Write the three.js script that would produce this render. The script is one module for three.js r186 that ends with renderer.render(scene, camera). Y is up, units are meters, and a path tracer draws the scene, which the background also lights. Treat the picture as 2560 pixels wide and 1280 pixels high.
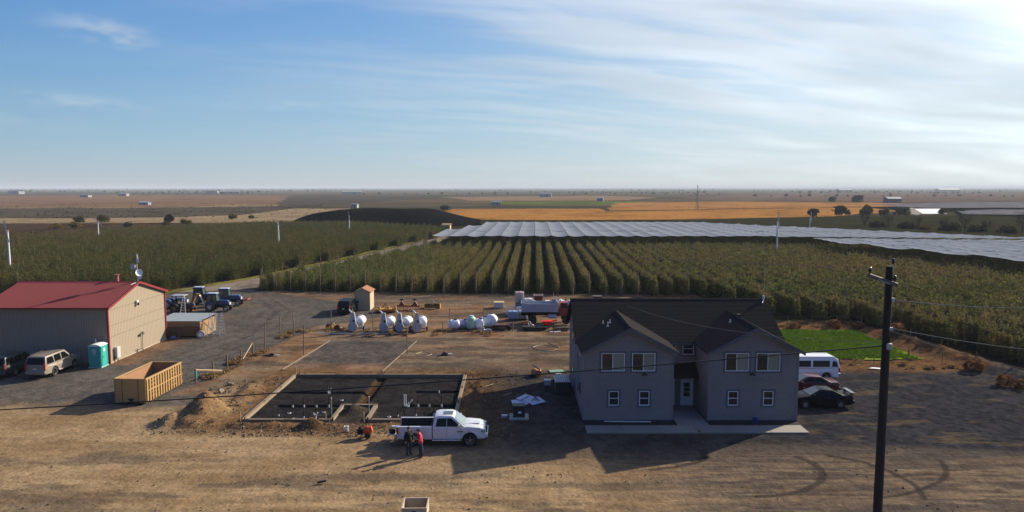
import * as THREE from 'three';
import { mergeGeometries, toCreasedNormals } from 'three/addons/utils/BufferGeometryUtils.js';
import { RoundedBoxGeometry } from 'three/addons/geometries/RoundedBoxGeometry.js';
import { ConvexGeometry } from 'three/addons/geometries/ConvexGeometry.js';

// ---------------------------------------------------------------- camera, light, exposure
const scene = new THREE.Scene();
const camera = new THREE.PerspectiveCamera(39.146, 2, 0.5, 60000);
camera.position.set(0, 16.5, 0);
camera.rotation.x = -Math.atan(170 / 1800);
scene.add(camera);
const renderer = new THREE.WebGLRenderer({ antialias: true });
renderer.toneMapping = THREE.LinearToneMapping;
renderer.toneMappingExposure = 1.7;
renderer.shadowMap.enabled = true;
renderer.setSize(1024, 512);
const SUN = new THREE.Vector3(1.68, 1, -1.3).normalize();
const sun = new THREE.DirectionalLight(new THREE.Color().setRGB(1, 0.86, 0.66), 5);
sun.name = 'sun_light';
sun.position.set(SUN.x * 200, SUN.y * 200, -70 + SUN.z * 200);
sun.target.position.set(0, 0, -70);
sun.castShadow = true;
sun.shadow.mapSize.set(4096, 4096);
Object.assign(sun.shadow.camera, { left: -120, right: 120, top: 120, bottom: -120, near: 1, far: 500 });
scene.add(sun, sun.target);
scene.fog = new THREE.FogExp2(new THREE.Color().setRGB(0.76, 0.87, 1.0), 0.000125);

// ---------------------------------------------------------------- noise and small helpers
function rng(seed) { let a = seed >>> 0; return () => { a = (a + 0x6D2B79F5) | 0; let t = Math.imul(a ^ (a >>> 15), 1 | a); t = (t + Math.imul(t ^ (t >>> 7), 61 | t)) ^ t; return ((t ^ (t >>> 14)) >>> 0) / 4294967296; }; }
const clamp = (x, a = 0, b = 1) => Math.min(b, Math.max(a, x));
const lerp = (a, b, t) => a + (b - a) * t;
const sstep = (a, b, x) => { const t = clamp((x - a) / (b - a)); return t * t * (3 - 2 * t); };
const HASH = new Float32Array(65536); { const r = rng(77); for (let i = 0; i < 65536; i++) HASH[i] = r(); }
function vnoise(x, y) {
  const xi = Math.floor(x), yi = Math.floor(y), fx = x - xi, fy = y - yi;
  const u = fx * fx * (3 - 2 * fx), v = fy * fy * (3 - 2 * fy);
  const h = (i, j) => HASH[((i * 73) ^ (j * 1579) ^ ((i & 255) << 8) ^ ((j * 37) << 4)) & 65535];
  const a = h(xi, yi), b = h(xi + 1, yi), c = h(xi, yi + 1), d = h(xi + 1, yi + 1);
  return a + (b - a) * u + (c - a) * v + (a - b - c + d) * u * v;
}
function fbm(x, y, n = 4) { let s = 0, a = 0.5, t = 0; for (let i = 0; i < n; i++) { s += a * vnoise(x + i * 17.3, y - i * 9.1); t += a; a *= 0.5; x *= 2.03; y *= 2.03; } return s / t; }
function segDist(px, pz, ax, az, bx, bz) { const dx = bx - ax, dz = bz - az, t = clamp(((px - ax) * dx + (pz - az) * dz) / (dx * dx + dz * dz)); return Math.hypot(px - ax - dx * t, pz - az - dz * t); }
function inPoly(x, z, P) { let c = false; for (let i = 0, j = P.length - 1; i < P.length; j = i++) { const [a, b] = P[i], [d, e] = P[j]; if ((b > z) !== (e > z) && x < ((d - a) * (z - b)) / (e - b) + a) c = !c; } return c; }
function polyDist(x, z, P) { let d = 1e9; for (let i = 0; i < P.length; i++) { const [a, b] = P[i], [c, e] = P[(i + 1) % P.length]; d = Math.min(d, segDist(x, z, a, b, c, e)); } return inPoly(x, z, P) ? -d : d; }

const taken = {};
function numbered(n) { taken[n] = (taken[n] || 0) + 1; return taken[n] === 1 ? n : n + '_' + String(taken[n] - 1).padStart(3, '0'); }
function tag(o, label, category, group, kind) { if (label) o.userData.label = label; if (category) o.userData.category = category; if (group) o.userData.group = group; if (kind) o.userData.kind = kind; return o; }
function thing(name, label, category, pos = [0, 0, 0], turn = 0, group) { const o = new THREE.Group(); o.name = numbered(name); o.position.set(...pos); o.rotation.y = turn; scene.add(o); return tag(o, label, category, group); }
function part(parent, name, geo, mat, label, kind) { const m = new THREE.Mesh(Array.isArray(geo) ? merge(geo) : geo, mat); m.name = parent === scene ? numbered(name) : name; m.castShadow = m.receiveShadow = true; parent.add(m); if (label) m.userData.label = label; if (kind) m.userData.kind = kind; return m; }
function solo(name, geo, mat, label, category, group) { return tag(part(scene, name, geo, mat), label, category, group); }
function struct(name, geo, mat, label, kind = 'structure') { const m = part(scene, name, geo, mat); m.userData.kind = kind; if (label) m.userData.label = label; return m; }
function copyOf(o, name, label, pos, turn = 0) { const c = o.clone(); c.name = numbered(name); c.userData = { ...o.userData }; if (label) c.userData.label = label; c.position.set(...pos); c.rotation.y = turn; scene.add(c); return c; }

const plainAttrs = (g) => { const q = g.index ? g.toNonIndexed() : g; for (const k of Object.keys(q.attributes)) if (!['position', 'normal', 'uv'].includes(k)) q.deleteAttribute(k); if (!q.attributes.uv) q.setAttribute('uv', new THREE.BufferAttribute(new Float32Array(q.attributes.position.count * 2), 2)); if (!q.attributes.normal) q.computeVertexNormals(); return q; };
function merge(list) { return list.length === 1 ? list[0] : mergeGeometries(list.map(plainAttrs), false); }
function box(w, h, d, x = 0, y = 0, z = 0, ry = 0, rx = 0, rz = 0) { const g = new THREE.BoxGeometry(w, h, d); if (rx) g.rotateX(rx); if (rz) g.rotateZ(rz); if (ry) g.rotateY(ry); return g.translate(x, y, z); }
function rbox(w, h, d, r, x = 0, y = 0, z = 0, seg = 2) { return new RoundedBoxGeometry(w, h, d, seg, r).translate(x, y, z); }
function cyl(r1, r2, h, x = 0, y = 0, z = 0, n = 16, axis = 'y', open = false) { const g = new THREE.CylinderGeometry(r1, r2, h, n, 1, open); if (axis === 'x') g.rotateZ(-Math.PI / 2); if (axis === 'z') g.rotateX(Math.PI / 2); return g.translate(x, y, z); }
const V = (a) => new THREE.Vector3(...a);
function orient(g, p, q) { const a = V(p), b = V(q), d = b.clone().sub(a); g.applyQuaternion(new THREE.Quaternion().setFromUnitVectors(new THREE.Vector3(0, 1, 0), d.clone().normalize())); return g.translate((a.x + b.x) / 2, (a.y + b.y) / 2, (a.z + b.z) / 2); }
function bar(p, q, r, n = 8, r2 = r) { return orient(new THREE.CylinderGeometry(r2, r, V(p).distanceTo(V(q)), n), p, q); }
function beam(p, q, w, d) { return orient(new THREE.BoxGeometry(w, V(p).distanceTo(V(q)), d), p, q); }
function tube(pts, r, n = 24, k = 6) { return new THREE.TubeGeometry(new THREE.CatmullRomCurve3(pts.map(V)), n, r, k, false); }
function hull(pts) { return new ConvexGeometry(pts.map(V)); }
function quadSlab(a, b, c, d, t) { const A = V(a), n = V(b).sub(A).cross(V(d).sub(A)).normalize().multiplyScalar(t); return hull([a, b, c, d, ...[a, b, c, d].map((p) => V(p).add(n).toArray())]); }
function extrude(pts, depth, bevel = 0, seg = 2, holes) { const s = new THREE.Shape(pts.map((p) => new THREE.Vector2(p[0], p[1]))); for (const h of holes || []) s.holes.push(new THREE.Path(h.map((p) => new THREE.Vector2(p[0], p[1])))); return new THREE.ExtrudeGeometry(s, { depth, bevelEnabled: bevel > 0, bevelSize: bevel, bevelThickness: bevel, bevelOffset: -bevel, bevelSegments: seg, curveSegments: 12 }); }
const rect = (x0, y0, x1, y1) => [[x0, y0], [x1, y0], [x1, y1], [x0, y1]];
const lathe = (pts, n = 24) => new THREE.LatheGeometry(pts.map((p) => new THREE.Vector2(p[0], p[1])), n);

// ---------------------------------------------------------------- textures and materials
function tex(w, h, fn, srgb = true, rep = true) {
  const d = new Uint8Array(w * h * 4);
  for (let j = 0; j < h; j++) for (let i = 0; i < w; i++) { const c = fn(i / w, j / h, i, j), k = (j * w + i) * 4; for (let q = 0; q < 3; q++) { let v = clamp(c[q]); if (srgb) v = v <= 0.0031308 ? v * 12.92 : 1.055 * v ** (1 / 2.4) - 0.055; d[k + q] = v * 255 + 0.5; } d[k + 3] = 255; }
  const t = new THREE.DataTexture(d, w, h); t.magFilter = t.minFilter = THREE.LinearFilter; if (rep) t.wrapS = t.wrapT = THREE.RepeatWrapping; if (srgb) t.colorSpace = THREE.SRGBColorSpace; t.needsUpdate = true; return t;
}
const tnoise = (u, v, f, s = 0) => { // tileable value noise
  const h = (i, j) => HASH[(((i % f) + f) % f * 131 + (((j % f) + f) % f) * 4211 + s * 977) & 65535];
  const x = u * f, y = v * f, xi = Math.floor(x), yi = Math.floor(y), fx = x - xi, fy = y - yi, a = fx * fx * (3 - 2 * fx), b = fy * fy * (3 - 2 * fy);
  return lerp(lerp(h(xi, yi), h(xi + 1, yi), a), lerp(h(xi, yi + 1), h(xi + 1, yi + 1), a), b);
};
const tfbm = (u, v, f, n = 4, s = 0) => { let r = 0, a = 0.5, t = 0; for (let i = 0; i < n; i++) { r += a * tnoise(u, v, f, s + i); t += a; a *= 0.5; f *= 2; } return r / t; };
const GRAIN = tex(256, 256, (u, v) => { const n = tfbm(u, v, 24, 3, 5); return [n, n, n]; }, false);
const grainOf = (rx, ry = rx) => { const t = GRAIN.clone(); t.repeat.set(rx, ry); t.needsUpdate = true; return t; };
const WEAR = tex(256, 256, (u, v) => { const n = 0.8 + 0.2 * tfbm(u, v, 5, 5, 3) + 0.12 * (tnoise(u, v, 90, 8) - 0.5); return [n, n * 0.99, n * 0.97]; });
const wearOf = (r) => { const t = WEAR.clone(); t.repeat.set(r, r); t.needsUpdate = true; return t; };
function M(rgb, rough = 0.8, metal = 0, extra = {}) { const c = typeof rgb === 'number' || typeof rgb === 'string' ? new THREE.Color(rgb) : new THREE.Color().setRGB(...rgb); return new THREE.MeshPhysicalMaterial({ color: c, roughness: rough, metalness: metal, ...extra }); }
const both = { side: THREE.DoubleSide };
const mat = {
  black: M([0.012, 0.012, 0.013], 0.7, 0, { specularIntensity: 0.4 }), rubber: M([0.018, 0.018, 0.019], 0.9), darkmetal: M([0.05, 0.05, 0.055], 0.5, 0.6), steel: M([0.45, 0.46, 0.48], 0.35, 0.9), galv: M([0.5, 0.53, 0.56], 0.45, 0.7), chrome: M([0.75, 0.75, 0.77], 0.12, 1),
  glass: M([0.006, 0.007, 0.008], 0.08, 0, { ior: 1.5, specularIntensity: 0.45 }), wind: M([0.05, 0.07, 0.08], 0.05, 0, { ior: 1.6 }), white: M([0.78, 0.79, 0.8], 0.45), offwhite: M([0.62, 0.6, 0.55], 0.7), greyplastic: M([0.3, 0.31, 0.33], 0.6),
  wood: M([0.36, 0.25, 0.15], 0.85, 0, { map: WEAR }), oldwood: M([0.2, 0.155, 0.11], 0.9, 0, { map: WEAR }), postwood: M([0.16, 0.115, 0.075], 0.9), lumber: M([0.5, 0.38, 0.24], 0.85, 0, { map: WEAR }), red: M([0.45, 0.02, 0.015], 0.45), yellow: M([0.6, 0.32, 0.02], 0.5), rust: M([0.14, 0.05, 0.025], 0.85), conc: M([0.4, 0.39, 0.36], 0.9, 0, { map: WEAR }), wire: M([0.02, 0.02, 0.02], 0.6), skin: M([0.42, 0.24, 0.16], 0.6),
};

// ---------------------------------------------------------------- sky
{
  const W = 4096, Hh = 2048, data = new Float32Array(W * Hh * 4);
  const E = 1 / 1.7, sunAz = Math.atan2(SUN.x, -SUN.z);
  const blob = (az, el, a0, e0, sa, se, tilt) => { const da = az - a0, de = el - e0 - tilt * (az - a0); return Math.exp(-(da * da) / (sa * sa) - (de * de) / (se * se)); };
  for (let j = 0; j < Hh; j++) {
    const el = ((j + 0.5) / Hh - 0.5) * Math.PI; // DataTexture rows run from the nadir up
    const ed = el * 57.2958;
    for (let i = 0; i < W; i++) {
      const k = (j * W + i) * 4;
      // three.js equirect: u = atan2(dir.z, dir.x)/2pi + .5
      const phi = ((i + 0.5) / W - 0.5) * 2 * Math.PI, dx = Math.cos(phi), dz = Math.sin(phi), az = Math.atan2(dx, -dz), ad = az * 57.2958;
      const ce = Math.cos(el), cs = ce * (dx * SUN.x + dz * SUN.z) + Math.sin(el) * SUN.y, ang = Math.acos(clamp(cs, -1, 1)) * 57.2958;
      let r, g, b;
      const near = Math.exp(-((ang / 60) ** 2)), up = Math.max(ed, 0), hz = Math.exp(-up / (3.7 + 5 * near)), hw = Math.exp(-up / 14), glow = Math.exp(-((ang / 34) ** 2));
      // clear air: deep blue away from the sun, paler toward it and low down
      const deep = lerp(0.6, 1, sstep(125, 75, ang)) * lerp(1, 0.55, sstep(18, 75, up));
      r = deep * (-0.035 + 0.26 * hw) + 0.25 * near; g = deep * (0.03 + 0.53 * hw) + 0.37 * near; b = deep * (0.48 + 0.24 * hw) + 0.4 * near; r = Math.max(r, 0.02);
      const hr = lerp(0.42, 0.88, near), hg = lerp(0.45, 0.93, near), hb = lerp(0.5, 0.85, near);
      r = lerp(r, hr, hz); g = lerp(g, hg, hz); b = lerp(b, hb, hz);
      if (ed > -1) {
        // thin high cloud on a flat layer: streaks drawn out along one direction
        const hgt = 1 / (Math.sin(Math.max(el, 0.012)) + 0.09), cx = Math.sin(az) * ce * hgt, cz = Math.cos(az) * ce * hgt;
        const q = cx * 0.94 + cz * 0.34, p = -cx * 0.34 + cz * 0.94;
        const w1 = fbm(q * 0.5 + 4, p * 0.5, 3);
        const n = fbm(q * 0.5 + w1 * 1.4 + 11, p * 2.0 + w1 * 2.2 + 3, 6), n2 = 1 - Math.abs(2 * fbm(q * 1.1 + 40 + w1, p * 5 - w1 * 2, 5) - 1);
        let cover = sstep(0.4, 0.8, n * 0.7 + n2 * 0.3 + 0.42 * (near - 0.4)) * (0.03 + 0.87 * sstep(0.12, 0.7, near));
        cover = Math.max(cover, 0.9 * sstep(0.34, 0.86, near) * (0.58 + 0.42 * n));
        // the two loose wisps on the left
        const wn = sstep(0.3, 0.75, fbm(ad * 0.5 + ed * 0.3, ed * 1.9 - ad * 0.12, 5));
        cover = Math.max(cover, wn * 0.62 * blob(ad, ed, -28.7, 10.4, 2.7, 0.8, -0.1), wn * 0.55 * blob(ad, ed, -30.6, 5.7, 3.4, 0.5, -0.06), wn * 0.28 * blob(ad, ed, -17.5, 6.2, 5, 0.45, 0.03), wn * 0.2 * blob(ad, ed, -33.5, 4.3, 3, 0.5, 0));
        cover *= 0.86 * (1 - 0.6 * hz);
        const dens = fbm(q * 0.9 + 70, p * 2.6 + 9 + w1 * 2, 4);
        const lit = lerp(0.66, 0.9, near) + 0.2 * glow + (dens - 0.5) * (0.4 + 0.45 * sstep(0.55, 0.85, near));
        r = lerp(r, lit * 0.95, cover); g = lerp(g, lit * 1.0, cover); b = lerp(b, lit * 1.05, cover);
        const gl = glow * glow * 0.3; r += gl; g += gl * 0.98; b += gl * 0.93;
      } else { const t = sstep(-1, -8, ed); r = lerp(r, 0.16, t); g = lerp(g, 0.14, t); b = lerp(b, 0.11, t); }
      data[k] = r * E; data[k + 1] = g * E; data[k + 2] = b * E; data[k + 3] = 1;
    }
  }
  const t = new THREE.DataTexture(data, W, Hh, THREE.RGBAFormat, THREE.FloatType);
  t.mapping = THREE.EquirectangularReflectionMapping; t.magFilter = t.minFilter = THREE.LinearFilter; t.colorSpace = THREE.LinearSRGBColorSpace; t.needsUpdate = true;
  scene.background = t; scene.environment = t;
}

// ---------------------------------------------------------------- the yard: one relief, split by what it is made of
const X0 = -84, X1 = 60, Z0 = -130, Z1 = -28;
const FOUND = { x0: -18.95, x1: -4.2, zb: -61.95, zf: -49.78, n0: -12.88, n1: -10.2, nz: -53.25 };
const PAD = [[-19.6, -76.9], [-20.8, -64.4], [-11.6, -63.9], [-10.2, -76.7]];
const ROADL = [[-55, -108], [-54.4, -111.5], [-47.1, -131.6], [-39.6, -164.9], [-26.8, -228.9]];
const YARD = [[-41, -116], [-31, -107.5], [-18, -99], [-16.5, -92], [-23.5, -85], [-24.6, -76], [-25.4, -69], [-26.8, -60], [-27.2, -56], [-4, -62], [5, -62], [20, -62], [31, -66], [41, -63], [43, -84], [34, -92], [30, -109], [8, -112], [-18, -113.5]];
const LOT = [[14, -45.4], [20.4, -50], [20.4, -66], [30, -65.2], [37, -64], [41.5, -57], [60, -48], [60, -43.6], [34, -43.8], [26, -44.8]];
const trenches = [[-15, -57.1, 3.2, 0.28, 0], [-5.9, -57.3, 1.9, 0.28, 0], [-15.2, -53.5, 2.7, 0.3, 0], [-6.2, -53.6, 2.2, 0.3, 0]];
function mound(x, z, cx, cz, rx, rz, rot, h) { const c = Math.cos(rot), s = Math.sin(rot), a = ((x - cx) * c + (z - cz) * s) / rx, b = (-(x - cx) * s + (z - cz) * c) / rz, r = a * a + b * b; return r > 6 ? 0 : h * Math.exp(-r * 1.3); }
function inFound(x, z, m = 0) { return x > FOUND.x0 - m && x < FOUND.x1 + m && z > FOUND.zb - m && z < FOUND.zf + m && !(x > FOUND.n0 - m && x < FOUND.n1 + m && z > FOUND.nz); }
function hgt(x, z) {
  if (inFound(x, z, 0.15)) {
    let y = -0.03 + 0.03 * (fbm(x * 2.5, z * 2.5, 3) - 0.5);
    const tr = Math.abs(x + 11.5 + 0.02 * (z + 57)); y -= 0.26 * sstep(0.55, 0.25, tr) * sstep(-53.4, -53.8, z);
    for (const [cx, cz, hw, hd] of trenches) y -= 0.36 * sstep(hw + 0.15, hw - 0.1, Math.abs(x - cx)) * sstep(hd, hd * 0.4, Math.abs(z - cz));
    y -= 0.12 * sstep(0.55, 0.2, z - FOUND.zb);
    return y;
  }
  let y = 0.11 * (fbm(x * 0.13, z * 0.13, 3) - 0.5);
  const rough = fbm(x * 0.9 + 5, z * 0.9, 4), fine = fbm(x * 3.1, z * 3.1 + 8, 3);
  y += 0.07 * (rough - 0.5) + 0.045 * (fine - 0.5);
  // spoil heaped round the excavation
  const d = fbm(x * 1.5, z * 1.5, 4);
  let m = mound(x, z, -22.6, -51.6, 1.35, 2.5, -0.25, 1.55) + mound(x, z, -23.9, -49.3, 1.2, 1.2, 0, 0.8) + mound(x, z, -21.3, -56.5, 0.8, 4.5, -0.12, 0.38) + mound(x, z, -16, -48.6, 4.2, 0.55, 0, 0.3) + mound(x, z, -8.2, -48.7, 1.6, 0.5, 0, 0.22) + mound(x, z, -11.6, -51.9, 0.75, 0.9, 0.3, 0.5);
  m += mound(x, z, -2.4, -58.5, 1.1, 3.6, 0.2, 0.34) + mound(x, z, -3.2, -62.9, 2.4, 0.5, 0, 0.3) + mound(x, z, -12, -63.1, 7, 0.4, 0, 0.16) + mound(x, z, -13.7, -48.3, 0.7, 0.6, 0, 0.34) + mound(x, z, -20.2, -61.4, 1.2, 2, 0.4, 0.22);
  y += m * (0.45 + 1.05 * d) + sstep(0.03, 0.2, m) * (0.45 * (fbm(x * 2.0, z * 2.0 + 40, 4) - 0.5) + 0.2 * (Math.abs(fbm(x * 1.1, z * 1.1 + 9, 3) - 0.5) * 2 - 0.3));
  y -= mound(x, z, -20.3, -54.2, 0.55, 0.5, 0, 0.2);
  // churned earth with wheel ruts in the foreground
  const fg = sstep(-45, -37, z);
  const rut = Math.sin(z * 3.2 + 1.6 * fbm(x * 0.14, z * 0.3, 3) * 6) * sstep(0.42, 0.68, fbm(x * 0.16 + 30, z * 0.3, 2));
  y += fg * (0.05 * rut + 0.22 * (fbm(x * 1.6, z * 3.1 + 20, 4) - 0.5) * sstep(0.5, 0.72, fbm(x * 0.11 + 9, z * 0.2, 2)));
  y += 0.1 * sstep(-62, -68, z) * (fbm(x * 0.45, z * 0.45 + 60, 4) - 0.5);
  if (x > 4.4 && x < 21.2 && z < -46.6 && z > -64) y = Math.min(y, -0.01);
  // bank beside the right-hand orchard
  y += 0.55 * Math.exp(-(((x - 43.5 - (z + 70) * 0.1) / 1.5) ** 2)) * sstep(-86, -78, z) * (0.5 + d);
  return y;
}
const kindAt = (x, z) => {
  const w = 3.2 * (fbm(x * 0.16, z * 0.16, 3) - 0.5) + 1.2 * (fbm(x * 0.9, z * 0.9 + 7, 3) - 0.5);
  const yard = -polyDist(x, z, YARD) + w * 0.5, lot = -polyDist(x, z, LOT) + w * 0.35, pad = -polyDist(x, z, PAD) + w * 0.2;
  const front = z + 53.5 + 4.5 * sstep(-25, 0, x) * 0 + w + (x > -24 ? 6 : 0);
  return { yard, lot, pad, front, w };
};
const TRACK = [[-52, -50], [-38, -58], [-31, -68], [-28.4, -80], [-30.5, -95], [-37, -107], [-46, -122]], TRACK2 = [[-31, -68], [-27.5, -82], [-24, -92], [-16, -101], [4, -105]];
const pathD = (x, z, P) => { let d = 1e9; for (let i = 0; i < P.length - 1; i++) d = Math.min(d, segDist(x, z, ...P[i], ...P[i + 1])); return d; };
const mix3 = (a, b, t) => [lerp(a[0], b[0], t), lerp(a[1], b[1], t), lerp(a[2], b[2], t)];
const arcs = [[12.5, -41.3, 5.6, 4.0, -0.5, 1.5, 0.2], [17, -39, 5.4, 4.8, -1.1, 0.45, 0.17], [3.5, -43.6, 8.5, 3.2, -0.2, 1.0, 0.12], [17, -43, 9, 6, 0.05, 1.3, 0.14]];
const yardMap = (() => {
  const W = 2048, Hh = 1450;
  return tex(W, Hh, (u, v) => {
    const x = lerp(X0, X1, u), z = lerp(Z0, Z1, v), K = kindAt(x, z);
    const n1 = fbm(x * 0.35 + 3, z * 0.35, 4), n2 = fbm(x * 2.2, z * 2.2, 4), n3 = vnoise(x * 6.5, z * 6.5), st = fbm(x * 0.12 + 50, z * 1.3, 4), s2 = fbm(x * 0.5 + 20, z * 4.2, 3);
    const tan = mix3([0.36, 0.24, 0.13], [0.55, 0.395, 0.225], sstep(0.25, 0.75, n1 * 0.5 + st * 0.5)), brown = mix3([0.27, 0.148, 0.082], [0.43, 0.255, 0.148], sstep(0.3, 0.7, n1)), grey = mix3([0.1, 0.095, 0.092], [0.18, 0.167, 0.153], sstep(0.3, 0.75, n1 * 0.6 + n2 * 0.4));
    // left gravel yard and road; dirt in front; brown dirt in the middle
    let c = mix3(grey, mix3([0.15, 0.138, 0.125], [0.22, 0.19, 0.15], n1), 0.4);
    const straw = sstep(0.52, 0.72, fbm(x * 0.3 + 90, z * 0.3, 4)) * 0.6; c = mix3(c, [0.24, 0.165, 0.085], straw * sstep(-30, -40, x) * (z < -66 ? 1 : 0.25));
    if (x < -33 && z < -66 && z > -80) c = mix3(c, brown, 0.7 * sstep(-34, -37, x) * sstep(-80, -76, z));
    c = mix3(c, brown, sstep(-0.4, 0.9, K.yard));
    c = mix3(c, [0.3, 0.215, 0.12], 0.75 * sstep(0.5, 0.68, fbm(x * 0.21 + 33, z * 0.5, 4)) * sstep(0, 1.5, K.yard));
    c = mix3(c, [0.1, 0.08, 0.065], 0.7 * sstep(0.5, 0.66, fbm(x * 0.17 + 13, z * 0.45 + 7, 4)) * sstep(0, 1.5, K.yard));
    c = mix3(c, [0.165, 0.14, 0.118], 0.65 * sstep(0.46, 0.62, fbm(x * 0.12 + 43, z * 0.3 + 17, 4)) * sstep(0, 1.5, K.yard)); c = mix3(c, [0.36, 0.27, 0.175], 0.6 * sstep(0.5, 0.62, fbm(x * 0.3 + 63, z * 1.1 + 27, 4)) * sstep(0, 1.5, K.yard));
    c = mix3(c, grey, 0.9 * sstep(-0.4, 0.3, K.pad) * (z > -67 ? 0.45 * sstep(-62.5, -67, z) : 1));
    if (x < 6) { const d = Math.min(pathD(x, z, TRACK), pathD(x, z, TRACK2)) + 0.5 * (fbm(x * 0.3 + 4, z * 0.3, 3) - 0.5), on = sstep(3.4, 1.6, d); c = mix3(c, [0.21, 0.185, 0.155], 0.32 * on * (0.5 + 0.5 * Math.cos(d * 3.6)) * (0.4 + 1.2 * n2)); c = mix3(c, [0.085, 0.078, 0.07], 0.3 * on * sstep(0.6, 0.95, Math.cos(d * 3.6 + 3.1)) * sstep(0.35, 0.6, fbm(x * 0.2 + 8, z * 0.2, 3))); }
    c = mix3(c, tan, sstep(-1.2, 1.8, K.front));
    // dark gravel before the house, coloured deeper for shade, then tan and grey streaks
    const shadeGravel = 0.85 * sstep(-7, 1, x) * sstep(-40.6 + 1.6 * (n1 - 0.5), -45.2, z) * sstep(-66, -62, z); c = mix3(c, [grey[0] * 0.5, grey[1] * 0.5, grey[2] * 0.55], shadeGravel);
    const sk = sstep(3, 14, x) * sstep(-46, -44, z); c = mix3(c, [0.16, 0.137, 0.12], 0.5 * sk); c = mix3(c, [0.115, 0.098, 0.088], sk * sstep(0.4, 0.62, st * 0.4 + s2 * 0.6) * 0.8);
    c = mix3(c, [0.12, 0.105, 0.092], 0.55 * sstep(0.54, 0.7, fbm(x * 0.16 + 70, z * 0.8, 4)) * sstep(-46, -43, z));
    c = mix3(c, mix3([0.034, 0.036, 0.043], [0.08, 0.08, 0.088], n2), sstep(-0.7, 0.6, K.lot));
    c = mix3(c, [0.26, 0.19, 0.095], 0.35 * sstep(0.6, 0.72, fbm(x * 0.4 + 5, z * 1.2 + 4, 4)) * sstep(0, 1, K.lot) * (z > -60 ? 1 : 0.5));
    if (x > 20 && z < -63) c = mix3(c, mix3([0.17, 0.085, 0.045], [0.26, 0.16, 0.08], n2), sstep(-62.5, -65, z + K.w * 0.4));
    for (const [cx, cz, ax, az, a0, a1, w] of arcs) { const t = Math.atan2((z - cz) / az, (x - cx) / ax), r = Math.hypot((x - cx) / ax, (z - cz) / az), d = Math.abs(r - 1) * Math.min(ax, az); if (t > a0 && t < a1) c = mix3(c, [0.075, 0.062, 0.056], 0.92 * sstep(w * 1.3, w * 0.5, d) * (0.7 + 0.3 * n2)); }
    // turned earth round the footing
    const fd = Math.max(FOUND.x0 - x, x - FOUND.x1, FOUND.zb - z, z - FOUND.zf);
    if (fd > 0) { const e = sstep(4.2, 1.2, fd + 2.2 * (n1 - 0.5)); c = mix3(c, mix3([0.14, 0.072, 0.036], [0.3, 0.18, 0.085], n2), e * 0.9); if (x > -5) c = mix3(c, [0.07, 0.05, 0.037], 0.75 * sstep(-4, -1, x) * sstep(4.5, 2, fd)); }
    c = mix3(c, [0.32, 0.18, 0.085], clamp(1.2 * mound(x, z, -22.6, -51, 1.9, 3.4, -0.25, 1)) * (0.5 + 0.5 * n2));
    if (inFound(x, z, 0.1)) { c = mix3([0.017, 0.017, 0.019], [0.062, 0.059, 0.058], clamp(n2 * 0.6 + 0.6 * fbm(x * 0.7, z * 1.4 + 3, 3) - 0.1)); const tr = Math.abs(x + 11.5 + 0.02 * (z + 57)); c = mix3(c, [0.1, 0.06, 0.036], sstep(0.6, 0.35, tr)); }
    // orchard floor and its grassy edge
    const of = sstep(-110.4, -112.4, z - 0.085 * Math.min(x, 8) + (x > 28 ? -22 : 0) * sstep(28, 31, x) + 1.2 * (n1 - 0.5));
    if (x > -41.5) c = mix3(c, mix3([0.03, 0.045, 0.014], [0.075, 0.085, 0.03], n2), of);
    if (x > 42 && z < -50) c = mix3(c, [0.06, 0.048, 0.03], sstep(44, 46.5, x + (z + 68) * -0.16));
    const lv = Math.min(segDist(x, z, -56, -110.5, -47.1, -131), segDist(x, z, -70, -110.5, -56, -110.5)); c = mix3(c, [0.2, 0.17, 0.05], 0.8 * sstep(2.4, 0.8, lv + 1.4 * (n2 - 0.5)));
    const n4 = vnoise(x * 13, z * 13), sp = sstep(0.86, 0.95, vnoise(x * 9 + 70, z * 9)) * 0.3 - sstep(0.87, 0.95, vnoise(x * 8 + 170, z * 8 + 30)) * 0.35; const g = 0.58 * (0.7 + 0.4 * n2 + 0.34 * (n3 - 0.5) + 0.2 * (n4 - 0.5) + 0.8 * sp); if (x > FOUND.n0 - 0.1 && x < FOUND.n1 + 0.1 && z > FOUND.nz && z < -49.3) c = mix3([0.05, 0.042, 0.036], [0.11, 0.09, 0.072], n2); return [c[0] * g, c[1] * g, c[2] * g];
  }, true, false);
})();
const dirtBump = tex(512, 512, (u, v) => { const n = 0.5 * tfbm(u, v, 10, 5, 2) + 0.5 * (1 - Math.abs(2 * tfbm(u, v, 26, 3, 9) - 1)); return [n, n, n]; }, false);
dirtBump.repeat.set(144 / 7, 102 / 7); dirtBump.needsUpdate = true;
const yardMat = M([1, 1, 1], 1, 0, { specularIntensity: 0, map: yardMap, bumpMap: dirtBump, bumpScale: 0.05 });
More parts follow.
